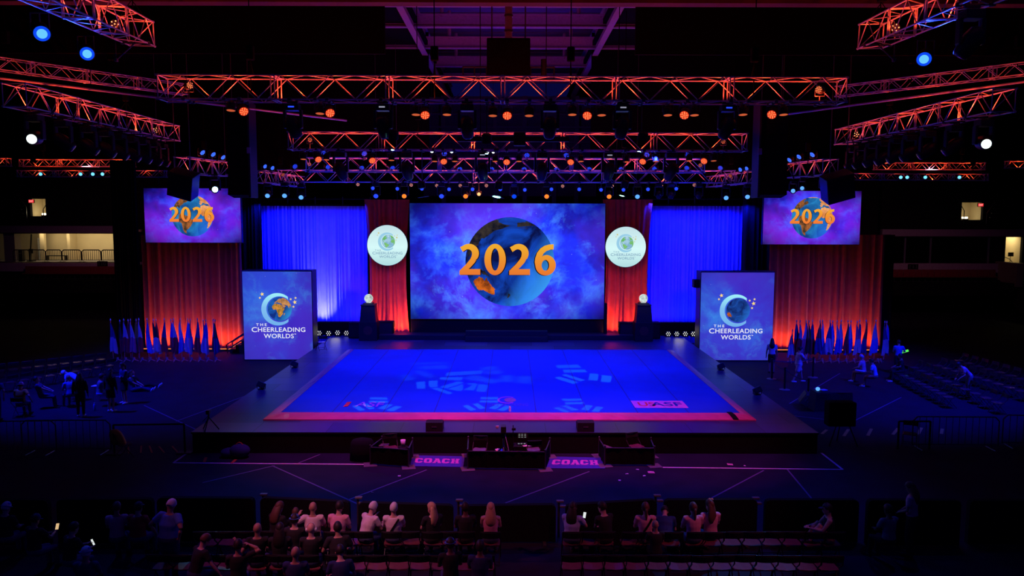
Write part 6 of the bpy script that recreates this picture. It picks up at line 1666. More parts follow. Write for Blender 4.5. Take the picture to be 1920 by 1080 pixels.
b.o = c + Vector((0, 0, .44)); tag(b.build('drink_cup', M['paper'], smooth=True), 'white tapered cup standing on the stool behind the first barrier box', 'cup')
c = PZ(719, 858); t = thing('laptop', 'closed pale laptop on the floor inside the first barrier box from the concourse side', 'laptop', c)
b = MB(c); b.bbox(c + Vector((0, 0, .42)), (.36, .26, .03), .01); b.build('lid', M['grey_plastic'], t)
b = MB(c); b.bbox(c + Vector((0, 0, .2)), (.34, .24, .40), .02); b.build('box_below', M['case_black'], t)
t['label'] = 'pale laptop on a dark box inside the first barrier box from the concourse side'
c = PZ(1143, 858); t = thing('keyboard_case', 'slanted dark case inside the farthest barrier box, at its coach mat end', 'case', c)
b = MB(c); b.bbox(c + Vector((0, 0, .30)), (.42, .22, .10), .02, mtx=Matrix.Rotation(.35, 3, 'Y')); b.build('body', M['grey_plastic'], t); b = MB(c); b.bbox(c + Vector((0, 0, .1)), (.3, .22, .2), .02); b.build('base', M['case_black'], t)
c = PZ(680, 862); t = thing('covered_speaker', 'black cloth covered box standing before the stage beside the first barrier box', 'covered box', c)
b = MB(c); b.loft([[Vector((c.x + cos(a_) * .38 * w, c.y + sin(a_) * .3 * w, z)) for a_ in [2 * pi * k / 16 for k in range(16)]] for z, w in ((0, 1.1), (.3, 1.05), (.55, 1.0), (.66, .85), (.70, .5))]); b.build('cover', M['black_cloth'], t, smooth=True)
b = MB(c); b.lathe(c, [(.4, .01), (.4, .02)], 16); b.build('hem', M['black_paint'], t)
# bags before the stage
c = PZ(450, 858)
t = thing('duffel_bag', 'dark bulky bag on the floor before the stage near the orange tape mark', 'bag', c)
b = MB(c); b.ball(c + Vector((0, 0, .23)), (.34, .24, .23), 16, 10); b.ball(c + Vector((-.38, .02, .16)), (.26, .2, .16), 14, 8); b.build('body', M['cloth_navy'], t, smooth=True)
b = MB(c); pts = [c + Vector((-.12 + .24 * k / 8, -.02, .43 + .09 * sin(pi * k / 8))) for k in range(9)]; b.path(pts, .014, 6); b.build('strap', M['orange_bag'], t)
# video tripod on the stage corner
c = PZ(392, 807, DECK); zt = P(389, 768, c.y).z
t = thing('camera_tripod', 'small black camera tripod standing on the corner of the stage deck, concourse side', 'tripod', c)
for a_ in (.4, 2.5, 4.6):
    b = MB(c); b.tube(Vector((c.x, c.y, zt - .25)), c + Vector((cos(a_) * .32, sin(a_) * .28, .012)), .018, 6); b.build('leg', M['black_paint'], t)
b = MB(c); b.bbox((c.x, c.y, zt - .08), (.12, .2, .14), .02); b.lathe(Vector((c.x, c.y + .1, zt - .08)), [(.045, 0), (.045, .1)], 12, 'Y'); b.build('camera', M['black_plastic'], t)
b = MB(c); b.tube((c.x, c.y, zt - .3), (c.x, c.y, zt - .14), .03, 8); b.tube((c.x, c.y, zt - .2), (c.x - .1, c.y - .25, zt - .34), .012, 6); b.build('head', M['black_paint'], t)
# chair with yellow jacket, barrier frame, barricades
putchair(233, 857, -.9, 'dark folding chair with a yellow jacket over its back, beyond the audience')
c = PZ(227, 856); c2 = Vector((c.x - .12, c.y - .02, 0))
b = MB(c2); zt = .86
b.loft([[Vector((c2.x + x * w + dx, c2.y + y * .07, z)) for x, y in ((-1, -1), (0, -1.4), (1, -1), (1, 1), (0, 1.4), (-1, 1))] for z, w, dx in ((.42, .20, .10), (.55, .21, .06), (.70, .2, .01), (.82, .16, -.03), (.90, .08, -.06))])
tag(b.build('yellow_jacket', M['yellow_cloth'], smooth=True), 'crumpled yellow orange jacket hung over a folding chair', 'jacket')
a, bq = PZ(215, 851), PZ(347, 849)
t = thing('open_barrier', 'open dark rectangular barrier frame between the jacket chair and the stage corner', 'barrier', a.lerp(bq, .5)); o3 = a.lerp(bq, .5); hh = P(280, 796, o3.y).z
b = MB(o3); b.tube(a, a + Vector((0, 0, hh)), .035, 8); b.tube(bq, bq + Vector((0, 0, hh)), .035, 8); b.build('post', M['black_paint'], t)
b = MB(o3); b.tube(a + Vector((0, 0, hh)), bq + Vector((0, 0, hh)), .03, 8); b.build('rail', M['black_paint'], t)
for p in (a, bq):
    b = MB(o3); b.bbox(p + Vector((0, 0, .015)), (.5, .3, .03), .01); b.build('foot', M['black_paint'], t)
bar2 = make_barrier(2.9, 1.12, 12)
for k, (px, py, rz, lab) in enumerate(((126, 850, .02, 'dark steel crowd barrier beyond the audience, beside the jacket chair'), (22, 852, .05, 'dark steel crowd barrier at the frame edge, concourse side, beyond the audience'), (1790, 842, -.02, 'dark steel crowd barrier beyond the audience beside the folded chair, boxes side'), (1962, 840, -.1, 'dark steel crowd barrier at the frame edge, boxes side'))):
    c = PZ(px, py); clone(bar2, (c.x, c.y, 0), rz, lab, 'crowd barriers on the arena floor')
a, bq = PZ(1683, 842), PZ(1742, 842)
t = thing('open_barrier', 'open dark rectangular barrier frame beside the yellow strips, boxes side', 'barrier', a.lerp(bq, .5)); o3 = a.lerp(bq, .5); hh = P(1700, 790, o3.y).z
b = MB(o3); b.tube(a, a + Vector((0, 0, hh)), .035, 8); b.tube(bq, bq + Vector((0, 0, hh)), .035, 8); b.build('post', M['black_paint'], t)
b = MB(o3); b.tube(a + Vector((0, 0, hh)), bq + Vector((0, 0, hh)), .03, 8); b.build('rail', M['black_paint'], t)
putchair(1705, 836, 2.6, 'folding chair turned away inside the dark barrier frame, boxes side')
# covered tables and speaker near the stage corner, stanchions
for pts, hh, lab, nm in (((1528, 771, 1588, 763), .95, 'table under a dark floor-length cloth beside the stage, boxes side', 'covered_table'),):
    c = PZ(1557, 768); t = thing(nm, lab, 'table', c)
    b = MB(c); b.loft([[Vector((c.x + sx * w, c.y + sy * .45 * w, z)) for sx, sy in ((-1, -1), (-.3, -1.03), (.3, -.98), (1, -1), (1, 1), (-1, 1))] for z, w in ((0, .80), (.4, .76), (.74, .74), (.76, .73))]); b.build('cloth', M['cloth_navy'], t)
    b = MB(c); b.box(c + Vector((0, 0, .77)), (1.46, .66, .02)); b.build('top', M['cloth_black'], t)
    b = MB((c.x - .55, c.y, .78)); b.ball((c.x - .55, c.y, .86), (.09, .08, .08), 12, 8); tag(b.build('helmet_lamp', E['cyan']), 'tiny pale blue glowing ball on the dark covered table', 'lamp')
    b = MB((c.x - .35, c.y - .05, .78)); b.bbox((c.x - .35, c.y - .05, .82), (.3, .2, .07), .03, rz=.4); tag(b.build('folded_cloth', M['cloth_lightblue'], smooth=True), 'small pale folded cloth on the dark covered table', 'cloth')
c = PZ(1577, 833); zt = P(1573, 751, c.y).z; u = c.y / FPX
t = thing('covered_monitor', 'black cloth covered box on tall tripod legs beside the stage corner', 'covered box', c)
b = MB(c); b.bbox(c + Vector((-.08, 0, zt - .45)), (.95, .45, .85), .05); b.build('cover', M['black_cloth'], t)
for sx, sy in ((-.45, -.2), (.42, -.25), (0, .35)):
    b = MB(c); b.tube(c + Vector((sx * .5, sy * .4, zt - .85)), c + Vector((sx * 1.1, sy, 0)), .022, 6); b.build('leg', M['black_paint'], t)
c = PZ(1511, 760); t = thing('wedge_speaker', 'pale fronted wedge loudspeaker tilted on the floor beside the stage', 'loudspeaker', c); mt = Matrix.Rotation(.45, 3, 'Y') @ Matrix.Rotation(radians(20), 3, 'X')
b = MB(c); b.bbox(c + Vector((0, 0, .3)), (.40, .36, .52), .03, mtx=mt); b.build('cabinet', M['black_plastic'], t)
b = MB(c); b.bbox(c + Vector((0, 0, .3)) + mt @ Vector((0, -.19, 0)), (.36, .02, .48), .008, mtx=mt); b.build('front_panel', mat('wedge_front', (.42, .40, .40), .5), t)
b = MB(c)
for s in (-.06, .06): b.box(c + Vector((0, 0, .3)) + mt @ Vector((s, -.205, .04)), (.05, .01, .2), mtx=mt)
b.build('slot', M['white_paint'], t)
def stanchion(px, pyb, pyt, lab):
    c = PZ(px, pyb); zt = P(px, pyt, c.y).z
    t = thing('stanchion', lab, 'stanchion', c, group='queue posts')
    b = MB(c); b.tube(c, c + Vector((0, 0, zt)), .045, 10); b.build('post', M['black_paint'], t)
    b = MB(c); b.lathe(c, [(.24, 0), (.24, .02), (.06, .05)], 18); b.build('base', M['grey_plastic'], t)
    b = MB(c); b.lathe(c + Vector((0, 0, zt)), [(.055, -.08), (.055, .03), (.03, .05)], 10); b.build('cap', M['black_plastic'], t)
    return c + Vector((0, 0, zt - .05))
s1 = stanchion(1447, 711, 674, 'dark queue post beside the standing person in the pale top')
s2 = stanchion(1471, 731, 690, 'dark queue post nearest the stage beside the walking person')
s3 = stanchion(1524, 708, 670, 'dark queue post under the flags behind the walking person')
s4 = stanchion(1515, 749, 711, 'dark queue post just behind the pale fronted wedge speaker')
for k, (p, q) in enumerate(((s1, s2), (s2, s4), (s1, s3))):
    b = MB(p); n = 10; pts = [p.lerp(q, i / n) + Vector((0, 0, -.12 * sin(pi * i / n))) for i in range(n + 1)]
    for x, y in zip(pts, pts[1:]): b.box(x.lerp(y, .5), ((y - x).length, .012, .05), mtx=(y - x).to_track_quat('X', 'Z').to_matrix())
    tag(b.build('queue_belt', M['cloth_navy']), ('drooping belt from the post beside the standing person to the next post', 'drooping belt to the post behind the wedge speaker', 'belt running to the queue post under the flags')[k], 'belt')
# crumbs of paper on the floor
for k, (px, py, w) in enumerate(((1218, 887, .16), (1194, 881, .07), (1174, 889.5, .07), (1161, 901.5, .06), (1207, 893, .06), (697, 924, .05), (747, 893.5, .07), (1367, 872, .14), (1396, 874, .05), (425, 850, .12))):
    w *= .7; c = PZ(px, py); b = MB(c); rr = random.Random(k)
    b.add([c + Vector((w * (i - .5) * .9 + rr.uniform(-.01, .01), w * (j - .5) * .8 + rr.uniform(-.01, .01), .004 + rr.uniform(0, .02))) for j in range(3) for i in range(3)], [(a + 3 * d, a + 1 + 3 * d, a + 4 + 3 * d, a + 3 + 3 * d) for a in range(2) for d in range(2)])
    tag(b.build('paper_scrap', M['cloth_pink' if k in (0, 7) else 'paper']), ('largest pink paper scrap on the floor before the farthest barrier box', 'paper scrap nearest the farthest barrier box front', 'small paper scrap on the coach mat side of the largest pink scrap', 'paper scrap lying lowest before the farthest barrier box', 'faint paper scrap just below the largest pink scrap', 'lone paper scrap on the open floor behind the audience panels', 'tiny pale scrap below the first coach mat', 'small pink paper strip on the floor before the stage, past the farthest barrier box', 'tiny blue lit scrap beside the pink paper strip', 'pale scrap before the stage beside the dark bulky bag')[k], 'paper scrap', 'paper scraps on the floor')
# black covered barricade panels before the audience
PAN = [(-90, 92, 934, 936), (108, 287, 935, 934), (296, 477, 932, 933), (489, 656, 932, 939), (673, 850, 941, 946), (866, 1042, 947, 945), (1060, 1231, 945, 936), (1245, 1419, 936, 935), (1434, 1609, 936, 936), (1626, 1800, 936, 937), (1816, 1990, 937, 937)]
for k, (xa, xb, ya, yb) in enumerate(PAN):
    Y = 17.95 + .10 * ((k * 7) % 3 - 1)
    a, bq = P(xa, ya, Y), P(xb, yb, Y); o3 = Vector(((a.x + bq.x) / 2, Y, 0))
    t = thing('covered_barricade', '%s black cloth covered barricade panel before the audience, from the standing man in blue side edge' % ORD[k], 'barricade', o3, group='black barricade panels')
    t['label'] = '%s black cloth covered barricade panel from the concourse end, just before the front audience row' % ORD[k]
    n = 24; b = MB(o3); vs = []
    r_ = .10
    prof = [(a.x, .03), (a.x, a.z - r_), (a.x + r_ * .3, a.z - r_ * .3), (a.x + r_, a.z), (bq.x - r_, bq.z), (bq.x - r_ * .3, bq.z - r_ * .3), (bq.x, bq.z - r_), (bq.x, .03)]
    b.prism(prof, lambda x, z: Vector((x, Y - .07, z)), lambda x, z: Vector((x, Y + .07, z))); b.build('cover', M['black_cloth'], t)
    for s in (.12, .88):
        b = MB(o3); x = a.x + (bq.x - a.x) * s; b.box((x, Y, .02), (.08, .6, .04)); b.build('foot', M['dark_steel'], t)
for k, (px, py) in enumerate(((482, 939), (664, 945), (857, 950), (1050, 952), (1236, 941), (1425, 946))):
    c = P(px, py, 17.9); o3 = Vector((c.x, 18.35, 0))
    t = thing('barrier_post', '%s thin clamped post in a gap between black barricade panels, from the concourse end' % ORD[k], 'post', o3, group='posts between the panels')
    b = MB(o3); b.tube(o3, o3 + Vector((0, 0, c.z)), .03, 8); b.build('post', M['dark_steel'], t)
    b = MB(o3); b.bbox(o3 + Vector((.03, -.03, c.z)), (.18, .1, .05), .015); b.bbox(o3 + Vector((.10, -.03, c.z - .13)), (.15, .1, .05), .015); b.build('clamp', M['grey_plastic'], t)
# seating: the audience rows
used = set()
def chair_row(row, xs, blocks):
    Y, _ = ROWS[row]
    for k, x in enumerate(xs):
        clone(chair, (x, Y + R.uniform(-.02, .02), 0), R.uniform(-.03, .03), '%s folding chair from the aisle in %s, %s' % (ORD[k], ('', 'the front audience row', 'the second audience row', 'the third audience row')[row], blocks), 'folding chairs, %s, %s' % (('', 'front row', 'second row', 'third row')[row], blocks))
OCC = {1: (514, 548, 586, 632, 685, 738, 812, 873, 920, 1072, 1133, 1211, 1301, 1556), 2: (482, 524, 583, 634), 3: (553, 640, 900)}
ROWX = {}
for row, (Y, pt) in ROWS.items():
    ROWX[row, 'r'] = [seat_x((1068, 1072, 1078)[row - 1], Y) + pt * k for k in range((14, 13, 12)[row - 1])]
    ROWX[row, 'l'] = [seat_x((922, 908, 900)[row - 1], Y) - pt * k for k in range((15, 16, 16)[row - 1])]
    for px in OCC[row]:                      # a chair stands where somebody sits
        x = seat_x(px, Y); ls = ROWX[row, 'r' if x > 1.0 else 'l']; i = min(range(len(ls)), key=lambda q: abs(ls[q] - x)); ls[i] = x
    chair_row(row, ROWX[row, 'r'], 'dark boxes side')
    chair_row(row, ROWX[row, 'l'], 'concourse side')
# rows of chairs at both sides of the floor, seen from beside
for side, rows in ((0, (((205, 702), (20, 735), 9), ((190, 690), (0, 712), 9))), (1, (((1677, 712), (1778, 764), 10), ((1715, 706), (1870, 775), 10), ((1760, 702), (1915, 752), 9), ((1800, 692), (1918, 728), 7)))):
    for r_, (p, q, n) in enumerate(rows):
        a, bq = PZ(*p), PZ(*q); d = bq - a; ang = math.atan2(d.y, d.x)
        for k in range(n):
            c = a.lerp(bq, k / (n - 1))
            clone(chair, (c.x, c.y, 0), ang + (pi if side == 0 else 0) + (0 if side == 1 else 0) + (pi if side == 1 else 0) * 1.0, '%s folding chair from the stage end, %s side row, %s' % (ORD[k], ('nearest', 'second', 'third', 'farthest')[r_], 'concourse side' if side == 0 else 'boxes side'), 'side floor chairs, %s, row %d' % ('concourse side' if side == 0 else 'boxes side', r_ + 1))

# ------------------------------------------------------------------ people
def two_bone(a, c, l1, l2, pole):
    a, c, pole = Vector(a), Vector(c), Vector(pole)
    d = c - a; L = d.length
    if L > (l1 + l2) * .995:
        c = a + d.normalized() * (l1 + l2) * .995; d = c - a; L = d.length
    d.normalize()
    x = (l1 * l1 - l2 * l2 + L * L) / (2 * L)
    h = sqrt(max(0, l1 * l1 - x * x))
    pn = pole - d * pole.dot(d)
    pn = pn.normalized() if pn.length > 1e-5 else Vector((0, 0, 1))
    return a + d * x + pn * h, c

def ellring(c, rx, ry, fwd, side, n=14):
    return [c + side * (cos(2 * pi * k / n) * rx) + fwd * (sin(2 * pi * k / n) * ry) for k in range(n)]

def limb(mb, pts, rads, n=10):
    """tapered tube through joints with round ends"""
    pts = [Vector(p) for p in pts]; rings = []
    def dirn(i):
        a = pts[max(0, i - 1)]; b = pts[min(len(pts) - 1, i + 1)]
        return (b - a).normalized()
    d0 = dirn(0); ref = Vector((1, 0, 0)) if abs(d0.x) < .8 else Vector((0, 0, 1))
    def ring(c, d, r):
        s = d.cross(ref).normalized(); f = s.cross(d).normalized()
        return [c + s * (cos(2 * pi * k / n) * r) + f * (sin(2 * pi * k / n) * r) for k in range(n)]
    rings.append(ring(pts[0] - d0 * rads[0] * .6, d0, rads[0] * .5))
    for i, p in enumerate(pts): rings.append(ring(p, dirn(i), rads[i]))
    dl = dirn(len(pts) - 1); rings.append(ring(pts[-1] + dl * rads[-1] * .6, dl, rads[-1] * .5))
    mb.loft(rings)

def remeshed(mb, name, mats, parent, voxel, extra=None, smooth_it=3):
    """fuse overlapping volumes into one continuous surface"""
    ob = mb.build(name, mats, None)
    ob.location = (0, 0, 0)
    m = ob.modifiers.new('fuse', 'REMESH'); m.mode = 'VOXEL'; m.voxel_size = voxel; m.use_smooth_shade = True
    sm = ob.modifiers.new('soft', 'SMOOTH'); sm.factor = .5; sm.iterations = smooth_it
    dg = bpy.context.evaluated_depsgraph_get(); dg.update()
    me = bpy.data.meshes.new_from_object(ob.evaluated_get(dg))
    old = ob.data; ob.modifiers.clear(); ob.data = me; bpy.data.meshes.remove(old)
    me.materials.clear()
    for q in (mats if isinstance(mats, (list, tuple)) else [mats]): me.materials.append(q)
    if extra is not None and extra.v:
        b0 = len(me.vertices)
        bm = bmesh.new(); bm.from_mesh(me)
        vs = [bm.verts.new(p) for p in extra.v]
        for f, mi in zip(extra.f, extra.mi):
            try:
                q = bm.faces.new([vs[i] for i in f]); q.material_index = mi; q.smooth = True
            except ValueError: pass
        bm.to_mesh(me); bm.free()
    me.polygons.foreach_set('use_smooth', [True] * len(me.polygons))
    ob.parent = parent
    return ob

def person(label, loc, face, pose='sit', skin='skin_fair', hair='hair_dark', style='short', top='cloth_white', legs='denim', shoe='cloth_black', lean=.05, side=0.0, yaw=0.0, nod=.1, tilt=0.0,
           hands=None, sleeve='short', scale=1.0, build=1.0, vox=.016, hat=None, strap=False, lower='trousers', feet=None, group=None, twist=0.0, phones=False, seat=.45):
    """one figure facing +Y of its own frame; hands: two targets; lean forward, side: to its right"""
    t = thing('person', label, 'person', loc, face, group)
    t.scale = (scale,) * 3
    up, F, X = Vector((0, 0, 1)), Vector((0, 1, 0)), Vector((1, 0, 0))
    sit = pose in ('sit', 'floor')
    pz = {'sit': seat + .10, 'floor': .12, 'stand': .95, 'walk': .93}[pose]
    pel = Vector((0, 0, pz))
    sp = Vector((sin(side) , sin(lean) * cos(side), cos(lean) * cos(side))).normalized()
    fw = (F - sp * F.dot(sp)).normalized(); sd = fw.cross(sp).normalized()
    rt = Matrix.Rotation(twist, 3, sp); fw, sd = rt @ fw, rt @ sd
    k = build
    def S_(h): return pel + sp * h
    neck = S_(.535); sh = [S_(.475) + sd * (s * .175 * (.9 + .1 * k)) for s in (-1, 1)]
    hm = Matrix.Rotation(yaw, 3, up)
    hf = (hm @ (fw + sp * -nod)).normalized(); hs = hf.cross(up + sp).normalized(); hu = hs.cross(hf).normalized()
    rr_ = Matrix.Rotation(tilt, 3, hf); hs, hu = rr_ @ hs, rr_ @ hu
    hc = neck + sp * .145 + hf * .03
    hip = [pel + sd * (s * .09) - up * .02 for s in (-1, 1)]
    # legs
    if feet is None:
        if pose == 'sit': feet = [(-.11, .46, .06), (.11, .46, .06)]
        elif pose == 'floor': feet = [(-.10, .85, .06), (.10, .82, .06)]
        elif pose == 'stand': feet = [(-.10, .02, .07), (.10, .0, .07)]
        else: feet = [(-.08, .26, .07), (.08, -.30, .12)]
    kn, an = [], []
    for i in (0, 1):
        kp = Vector((0, .6, 1)) if pose == 'sit' else (Vector((0, .3, 1)) if pose == 'floor' else Vector((0, 1, .1)))
        a, c = two_bone(hip[i], feet[i], .43, .42, kp); kn.append(a); an.append(c)
    # arms
    if hands is None:
        hands = [(-.10, .36, pz + .16), (.10, .36, pz + .16)] if sit else [(-.26, .08, pz - .06), (.26, .08, pz - .06)]
    el, wr = [], []
    for i in (0, 1):
        pole = Vector(((-.8, .8)[i], -.6, -.7)); a, c = two_bone(sh[i], hands[i], .29, .255, pole); el.append(a); wr.append(c)
    body = MB()
    def torso(mb, g, h0=-.06, h1=.55, tuck=0):
        prof = [(-.07, .135, .095), (.0, .165 * k, .118 * k), (.10, .150 * k, .112 * k), (.20, .140 * k, .105 * k), (.30, .158 * k, .115 * k), (.40, .170, .112), (.46, .165, .092), (.50, .115, .072), (.53, .062, .058), (.58, .052, .055), (.64, .052, .056)]
        rings = [ellring(S_(h), rx + g, ry + g, fw, sd) for h, rx, ry in prof if h0 <= h <= h1]
        mb.loft(rings)
    torso(body, 0, -.1, .7)
    # head: skull, jaw, nose, ears
    hmx = Matrix((hs, hf, hu)).transposed()
    HS = 1.13
    def H(x, y, z): return hc + hs * (x * HS) + hf * (y * HS) + hu * (z * HS)
    body.ball(H(0, -.008, .03), (.084, .104, .110), 16, 12, hmx); body.ball(H(0, .028, -.035), (.063, .070, .085), 14, 10, hmx)
    body.ball(H(0, .092, -.012), (.013, .022, .022), 8, 6, hmx); body.ball(H(0, .075, .022), (.05, .012, .012), 8, 6, hmx)
    for s in (-1, 1): body.ball(H(s * .076, -.005, -.005), (.012, .02, .032), 8, 6, hmx)
    limb(body, [neck - sp * .03, hc - hu * .04], [.054, .050])
    for i in (0, 1):
        limb(body, [sh[i] - sd * ((-1, 1)[i] * .05), sh[i], sh[i].lerp(el[i], .5), el[i], el[i].lerp(wr[i], .35), wr[i]], [.062, .060, .050 * k, .040, .040, .027])
        # hand: palm, four fingers of different length, thumb from its side
        d = (wr[i] - el[i]).normalized(); nrm = Vector((0, 0, -1)) - d * (-d.z)
        nrm = nrm.normalized() if nrm.length > .1 else -fw
        ax = d.cross(nrm).normalized(); inner = ax if ax.dot(sd) * (-1, 1)[i] < 0 else -ax
        palm = wr[i] + d * .05
        body.ball(palm, (.040, .048, .016), 10, 8, Matrix((inner, d, nrm)).transposed())
        for f, (o, L_) in enumerate(((.030, .070), (.010, .080), (-.011, .074), (-.031, .058))):
            b0 = palm + d * .035 + inner * o; b1 = b0 + d * (L_ * .5) + nrm * (L_ * .12); b2 = b1 + d * (L_ * .32) + nrm * (L_ * .36)
            limb(body, [b0, b1, b2], [.0095, .009, .0075], 6)
        b0 = palm + inner * .036 - d * .015; b1 = b0 + inner * .026 + d * .026 + nrm * .01; b2 = b1 + inner * .004 + d * .028 + nrm * .012
        limb(body, [b0, b1, b2], [.011, .010, .008], 6)
        limb(body, [hip[i], hip[i].lerp(kn[i], .5), kn[i], kn[i].lerp(an[i], .3), an[i]], [.088 * k, .076 * k, .056, .054, .036])
        td = (F if pose != 'floor' else Vector((0, .5, .85)).normalized()); td = Matrix.Rotation((-.12, .12)[i] * -1, 3, up) @ td
        limb(body, [an[i] - td * .03 - up * .02, an[i] + td * .07 - up * .030, an[i] + td * .15 - up * .038], [.036, .036, .026])
    ex = MB()
    for s in (-1, 1):
        ex.m = 1; ex.ball(H(s * .031, .083, .010), (.011, .007, .008), 8, 6, hmx)
    ex.m = 2; ex.ball(H(0, .083, -.052), (.022, .008, .007), 8, 6, hmx)
    remeshed(body, 'body', [M[skin], M['eye_dark'], M['lip']], t, vox, ex)
    # clothes follow the body
    cl = MB(); torso(cl, .014, -.04 if lower != 'dress' else -.1, .51)
    if sleeve != 'none':
        e_ = .62 if sleeve == 'short' else 1.0
        for i in (0, 1):
            mid = sh[i].lerp(el[i], e_)
            pts = [sh[i] - sd * ((-1, 1)[i] * .06), sh[i], mid] + ([el[i].lerp(wr[i], .85)] if sleeve == 'long' else [])
            limb(cl, pts, [.066, .074 * (.5 + .5 * k), .062 * (.5 + .5 * k)] + ([.042] if sleeve == 'long' else []))
    remeshed(cl, 'shirt', M[top], t, vox * 1.15, None, 2)
    cl = MB()
    if lower == 'trousers' or lower == 'shorts':
        cl.loft([ellring(S_(h), rx, ry, fw, sd) for h, rx, ry in ((-.09, .145, .11), (-.02, .182 * k, .135 * k), (.06, .174 * k, .130 * k))])
        for i in (0, 1):
            if lower == 'shorts': limb(cl, [hip[i], hip[i].lerp(kn[i], .5), hip[i].lerp(kn[i], .8)], [.105 * k, .094 * k, .088 * k])
            else: limb(cl, [hip[i], hip[i].lerp(kn[i], .5), kn[i], kn[i].lerp(an[i], .5), kn[i].lerp(an[i], .93)], [.105 * k, .090 * k, .070, .062, .052])
        remeshed(cl, lower, M[legs], t, vox * 1.15, None, 2)
    else:
        dirk = (kn[0] + kn[1]) / 2 - pel
        cl.loft([ellring(S_(.08), .162 * k, .13 * k, fw, sd), ellring(S_(-.02), .19 * k, .145 * k, fw, sd), ellring(pel + dirk * .45, .20 * k, .13 * k, fw, sd), ellring(pel + dirk * .8, .21 * k, .12 * k, fw, sd)])
        remeshed(cl, 'skirt', M[legs], t, vox * 1.2, None, 2)
    for i in (0, 1):
        td = (F if pose != 'floor' else Vector((0, .5, .85)).normalized()); td = Matrix.Rotation((-.12, .12)[i] * -1, 3, up) @ td
        b = MB(); limb(b, [an[i] - td * .035 - up * .025, an[i] + td * .07 - up * .032, an[i] + td * .17 - up * .038], [.046, .046, .034]); b.build('shoe', M[shoe], t, smooth=True)
    # hair
    if style != 'bald':
        b = MB()
        n, m_ = 18, 9; rows_ = []
        long = style in ('long', 'longwavy')
        for j in range(m_ + 1):
            row = []
            for q in range(n):
                th = 2 * pi * q / n; front = sin(th)      # +1 towards the face
                lim = 1.18 if front > .55 else (1.62 if front > .05 else 2.15)
                ph = lim * j / m_
                g = 1.10 + .02 * sin(q * 2.3 + j)
                row.append(H(.074 * g * sin(ph) * cos(th), -.008 + .094 * g * sin(ph) * front, .03 + .100 * g * cos(ph)))
            rows_.append(row)
        b.loft(rows_)
        if long or style == 'ponytail':
            if long: prof = [(.07, .075, .055), (.0, .098, .075), (-.10, .115, .08), (-.20, .13, .07), (-.29, .12, .06), (-.37, .08, .04)]
            else: prof = [(.03, .03, .03), (-.03, .034, .034), (-.10, .032, .03), (-.18, .024, .024), (-.24, .010, .010)]
            rings = []
            for z, rx, ry in prof:
                c = hc - hf * (.055 if long else .11) + hu * (z if z > -.06 else -.06) + sp * (z + .06 if z < -.06 else 0) - fw * (.055 * min(1, max(0, (-z - .03) * 6)) if long else .02)
                rings.append([c + hs * (cos(2 * pi * q / 12) * rx * (1 + .05 * sin(q * 3 + z * 40))) + fw * (sin(2 * pi * q / 12) * ry) for q in range(12)])
            b.loft(rings)
        if style == 'bun': b.ball(H(0, -.10, .06), (.04, .04, .04), 10, 8)
        b.build('hair', M[hair], t, smooth=True)
    if hat:
        b = MB(); b.lathe(H(0, -.005, .045), [(.12 if hat != 'cap' else .086, -.012), (.125 if hat != 'cap' else .088, .0), (.085, .012), (.083, .06), (.06, .085), (.01, .09)], 20, mtx=hmx)
        if hat == 'cap': b.ball(H(0, .105, .045), (.062, .07, .01), 12, 6, hmx)
        b.build('hat', M[{'cap': 'cloth_navy', 'sun': 'cloth_pink', 'hood': 'cloth_blue', 'redcap': 'cloth_red'}.get(hat, 'cloth_navy')], t, smooth=True)
    if strap:
        b = MB(); pts = []
        for q in range(13):
            u = q / 12; h = .48 - .40 * u; x = .13 - .26 * u
            pts.append(S_(h) + sd * x - fw * (.138 * sqrt(max(.05, 1 - (x / .19) ** 2))))
        for p, q in zip(pts, pts[1:]):
            b.box(p.lerp(q, .5), ((q - p).length * 1.15, .012, .045), mtx=Matrix(((q - p).normalized(), fw, (q - p).normalized().cross(fw))).transposed())
        b.build('strap', M['black_cloth'], t)
    if phones:
        b = MB()
        for s in (-1, 1): b.lathe(H(s * .085, 0, 0), [(.042, -.02), (.045, 0), (.038, .02)], 14, 'X', hmx)
        b.path([H(cos(pi * q / 10) * .092, -.01, .01 + sin(pi * q / 10) * .125) for q in range(11)], .010, 6); b.build('headphones', M['white_paint'], t)
    t['_'] = 0; del t['_']
    def world(p):
        q = Matrix.Rotation(face, 3, 'Z') @ (Vector(p) * scale); return Vector(loc) + q
    return dict(t=t, wr=[world(p) for p in wr], head=world(hc), world=world, H=H, wd=[(w - e).normalized() for w, e in zip(wr, el)])

def seat_at(px, py, Yc, z=1.14):
    """floor point for somebody whose head shows at (px, py) in the chair row at Yc"""
    x = P(px, py, Yc).x
    return Vector((x, Yc, 0))
def held_phone(p, label, m, rz=0.0, w=.075):
    b = MB(p); mt = Matrix.Rotation(rz, 3, 'Z') @ Matrix.Rotation(radians(-38), 3, 'X')
    t = thing('mobile_phone', label, 'phone', p)
    b.bbox(p, (w, .012, .15), .006, mtx=mt); b.build('case', M['black_plastic'], t)
    b = MB(p); b.box(p + mt @ Vector((0, -.008, 0)), (w * .86, .003, .135), mtx=mt); b.build('screen', m, t)
Y1, Y2, Y3 = ROWS[1][0], ROWS[2][0], ROWS[3][0]
PI_ = pi
A_ = lambda *a, **k: person(*a, **k)
